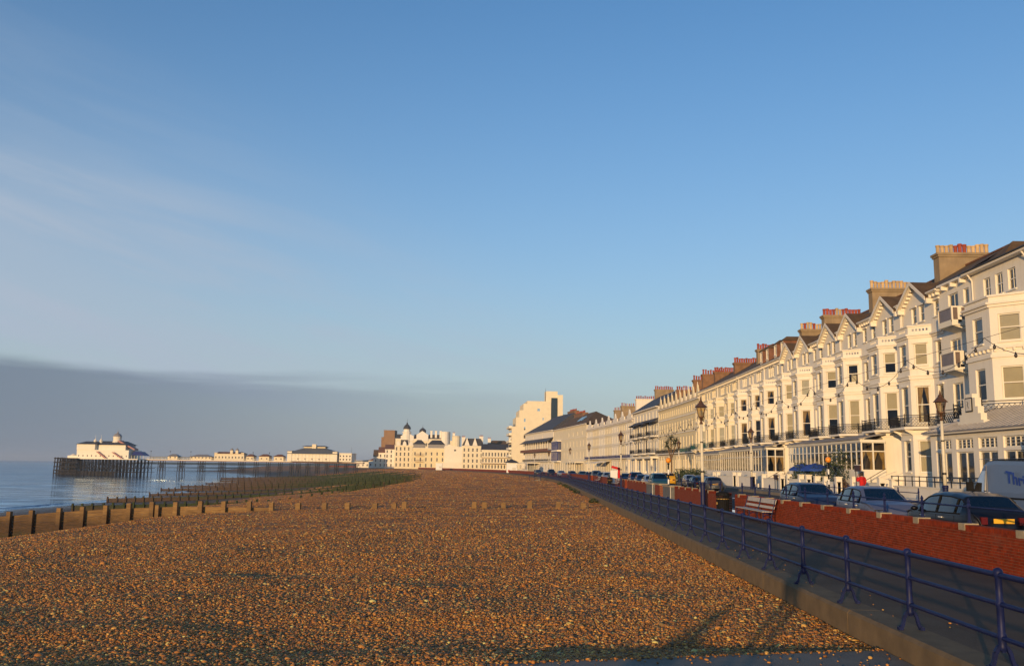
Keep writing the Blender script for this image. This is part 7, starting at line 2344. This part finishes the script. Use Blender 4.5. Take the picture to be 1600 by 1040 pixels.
# red flag and white board by the road
t = thing('roadside_flag', 'white board with a red banner on a pole behind the far wall', 'banner', (12.0 + cy(122), 122, ROADZ))
mb = MB(); mb.cyl((0, 0, 0), (0, 0, 2.9), .04, .03, 6); mb.build('pole', M['iron'], t)
mb = MB(); mb.box(-1.3, -.35, -.03, .03, .2, 1.9); mb.build('board', M['white_plain'], t)
mb = MB(); mb.hexa([(-.32, -.02, .9), (.02, -.02, .9), (.02, .02, .9), (-.32, .02, .9)], [(-.3, -.02, 2.3), (-.04, -.02, 2.3), (-.04, .02, 2.3), (-.3, .02, 2.3)]); mb.hexa([(-1.2, -.02, 2.25), (-.05, -.02, 1.95), (-.05, .02, 1.95), (-1.2, .02, 2.25)], [(-1.1, -.02, 2.55), (-.05, -.02, 2.28), (-.05, .02, 2.28), (-1.1, .02, 2.55)]); mb.build('banner', M['red'], t)

# beach steps with railing at the far end of the straight
t = thing('beach_steps', 'blue railed steps from the promenade down to the far shingle', 'steps', (3.2 + cy(186), 186, -.4))
for k in range(4):
    mb = MB(); mb.box(-k * .5 + .0, -k * .5 + .5 + .0, 0, 3, -.6, .35 - k * .12); mb.build('step', M['slab'], t)
for yy in (0, 3):
    mb = MB()
    for x in (-1.9, -.9, .4): mb.cyl((x, yy, -.5), (x, yy, 1.25), .06, .06, 6)
    for z in (.8, 1.2): mb.bar((-1.9, yy, z), (.4, yy, z), .06)
    mb.build('railing', M['blue'], t)
# weeds along the foot of the kerb
for i, (y, lab) in enumerate(((71.5, 'lone tuft of weed at the kerb foot, nearest'), (98, 'low tuft of weed at the kerb foot, second'), (108, 'bushy tuft of weed at the kerb foot, third'), (121, 'small tuft of weed at the kerb foot, fourth'), (131, 'wide tuft of weed at the kerb foot, fifth'), (146, 'far tuft of weed at the kerb foot, last'))):
    t = thing('weed_tuft', lab, 'weed', (4.9 + cy(y), y, -.42), 0, 'weeds along the kerb foot')
    leaves((0, 0, .18), .42, 140, .09, M['leaf'], 'foliage', t, .55)
    mb = MB(); mb.cyl((0, 0, -.05), (.02, 0, .3), .02, .01, 5); mb.build('stem', M['bark'], t)

# person in a red jacket, seen from behind, hand to the ear
def skin_body(name, pts, edges, mat, parent, sub=2):
    me = bpy.data.meshes.new(name); me.from_pydata([p[:3] for p in pts], edges, [])
    o = bpy.data.objects.new(name, me); COL.objects.link(o)
    md = o.modifiers.new('skin', 'SKIN'); md.use_smooth_shade = True
    for i, p in enumerate(pts):
        sv = me.skin_vertices[0].data[i]; sv.radius = (p[3], p[4] if len(p) > 4 else p[3]); sv.use_root = (i == 0)
    o.modifiers.new('sub', 'SUBSURF').levels = sub; o.modifiers['sub'].render_levels = sub
    dg = bpy.context.evaluated_depsgraph_get()
    m2 = bpy.data.meshes.new_from_object(o.evaluated_get(dg)); bpy.data.objects.remove(o)
    m2.materials.clear(); m2.materials.append(mat); m2.polygons.foreach_set('use_smooth', [True] * len(m2.polygons))
    r = link(name, m2, parent)
    return r
def person_fig(x, y, z, sc, rz, jacket, label):
    t = thing('person', label, 'person', (x, y, z), rz); t.scale = (sc, sc, sc)
    P_ = [(0, 0, .98, .17, .13), (0, 0, 1.16, .165, .12), (0, .01, 1.36, .20, .13), (0, .01, 1.48, .11, .09), (0, .02, 1.56, .055, .055), (0, .03, 1.66, .085, .10), (0, .035, 1.74, .082, .098), (0, .03, 1.79, .04, .05),
          (-.22, .0, 1.43, .075, .075), (-.36, .02, 1.22, .058, .058), (-.22, .17, 1.46, .045, .045), (-.15, .16, 1.60, .034, .034),
          (.22, .0, 1.43, .075, .075), (.29, .01, 1.17, .058, .058), (.25, .12, .95, .043, .043), (.24, .16, .86, .032, .032),
          (-.10, 0, .90, .105, .11), (-.115, .02, .50, .07, .075), (-.12, -.01, .10, .05, .055), (-.12, .14, .04, .045, .035),
          (.10, 0, .90, .105, .11), (.12, .03, .50, .07, .075), (.125, .02, .10, .05, .055), (.13, .17, .04, .045, .035)]
    E_ = [(0, 1), (1, 2), (2, 3), (3, 4), (4, 5), (5, 6), (6, 7), (3, 8), (8, 9), (9, 10), (10, 11), (3, 12), (12, 13), (13, 14), (14, 15), (0, 16), (16, 17), (17, 18), (18, 19), (0, 20), (20, 21), (21, 22), (22, 23)]
    body = skin_body('body', P_, E_, M['skin'], t)
    me = body.data                                             # one body; cloth by height and reach
    for m_ in (jacket, M['denim'], M['hair'], M['black']): me.materials.append(m_)
    for f in me.polygons:
        c = f.center
        if c.z < .09: f.material_index = 4
        elif c.z < .90 and abs(c.x) < .21: f.material_index = 2
        elif c.z < 1.50 and not (c.y > .145 and c.z < .92) and not (c.x < -.10 and c.z > 1.49): f.material_index = 1
        elif c.z > 1.73 or (c.z > 1.60 and c.y < .03 and abs(c.x) < .12): f.material_index = 3
    # jacket and hair as their own layers
    J = [(0, 0, .90, .20, .155), (0, 0, 1.16, .19, .145), (0, .01, 1.36, .215, .15), (0, .01, 1.48, .12, .10), (-.23, .0, 1.43, .095, .09), (-.375, .02, 1.22, .078, .078), (-.245, .15, 1.43, .062, .062), (.23, .0, 1.43, .095, .09), (.305, .01, 1.17, .078, .078), (.262, .11, .97, .060, .060)]
    skin_body('jacket', J, [(0, 1), (1, 2), (2, 3), (3, 4), (4, 5), (5, 6), (3, 7), (7, 8), (8, 9)], jacket, t)
    mb = MB(); mb.lathe([(.085, -.12), (.108, -.05), (.112, .02), (.10, .08), (.06, .125), (.01, .14)], c=(0, .0, 1.705), n=14); h_ = mb.build('hair', M['hair'], t, smooth=True)
    for k in range(4):                                           # fingers round the phone at the ear
        mb = MB(); z = 1.605 + k * .022
        mb.tube([(-.150, .155, z), (-.135, .115, z + .012), (-.118, .105, z + .016)], .0095 - k * .0006, 6); mb.build('finger', M['skin'], t, smooth=True)
    mb = MB(); mb.tube([(-.155, .15, 1.60), (-.165, .115, 1.635), (-.15, .095, 1.66)], .011, 6); mb.build('thumb', M['skin'], t, smooth=True)
    mb = MB(); mb.box(-.125, -.113, .085, .145, 1.58, 1.72); mb.build('phone', M['black'], t)
    for k in range(4):
        mb = MB(); mb.tube([(.225 + k * .014, .165, .83), (.225 + k * .014, .18, .79), (.225 + k * .014, .165, .765 + .006 * abs(k - 1.5))], .009, 6); mb.build('finger', M['skin'], t, smooth=True)
    mb = MB(); mb.tube([(.215, .15, .85), (.205, .175, .82), (.21, .185, .795)], .0105, 6); mb.build('thumb', M['skin'], t, smooth=True)
    mb = MB()
    mb.lathe([(.016, 0), (.012, .03), (.004, .05)], c=(0, .135, 1.64), n=6); mb.build('nose', M['skin'], t, smooth=True)
    for s in (-1, 1):
        mb = MB(); mb.lathe([(.002, -.012), (.012, -.004), (.012, .004), (.002, .012)], c=(s * .034, .122, 1.685), n=8); mb.build('eye', M['black'], t, smooth=True)
        mb = MB(); mb.lathe([(.004, -.032), (.016, -.015), (.018, .012), (.006, .03)], c=(s * .092, .035, 1.665), n=8); mb.build('ear', M['skin'], t, smooth=True)
    mb = MB(); mb.box(-.026, .026, .118, .132, 1.598, 1.608); mb.build('mouth', M['door_dark'], t)
person_fig(22.45, 62.0, .38, 1.06, .45, M['red'], 'person in red jacket raising an arm to the head, behind the silver blue car')
person_fig(-3.4, -2.6, .95, 1.0, -.3, M['denim'], 'person in dark jacket with raised arm, standing on the block behind the viewpoint')
person_fig(-4.55, -2.6, -.34, .98, .1, M['frame_blue'], 'person in blue jacket standing on the slab behind the viewpoint')
mb = MB(); mb.box(-3.95, -2.85, -3.4, -2.0, -.34, .94); struct(mb.build('concrete_block', M['slab']))
# ------------------------------------------------------------------ sea air
hm = bpy.data.materials.new('sea_air'); hm.use_nodes = True
_nt = hm.node_tree; _nt.nodes.clear()
_o = _nt.nodes.new('ShaderNodeOutputMaterial'); _v = _nt.nodes.new('ShaderNodeVolumePrincipled')
_v.inputs['Color'].default_value = (.66, .80, 1.0, 1); _v.inputs['Density'].default_value = .00014; _v.inputs['Anisotropy'].default_value = 0.0
_nt.links.new(_v.outputs[0], _o.inputs['Volume'])
mb = MB(); mb.box(-12400, 5200, -3100, 12400, -20, 60)
struct(mb.build('haze', hm), 'stuff')
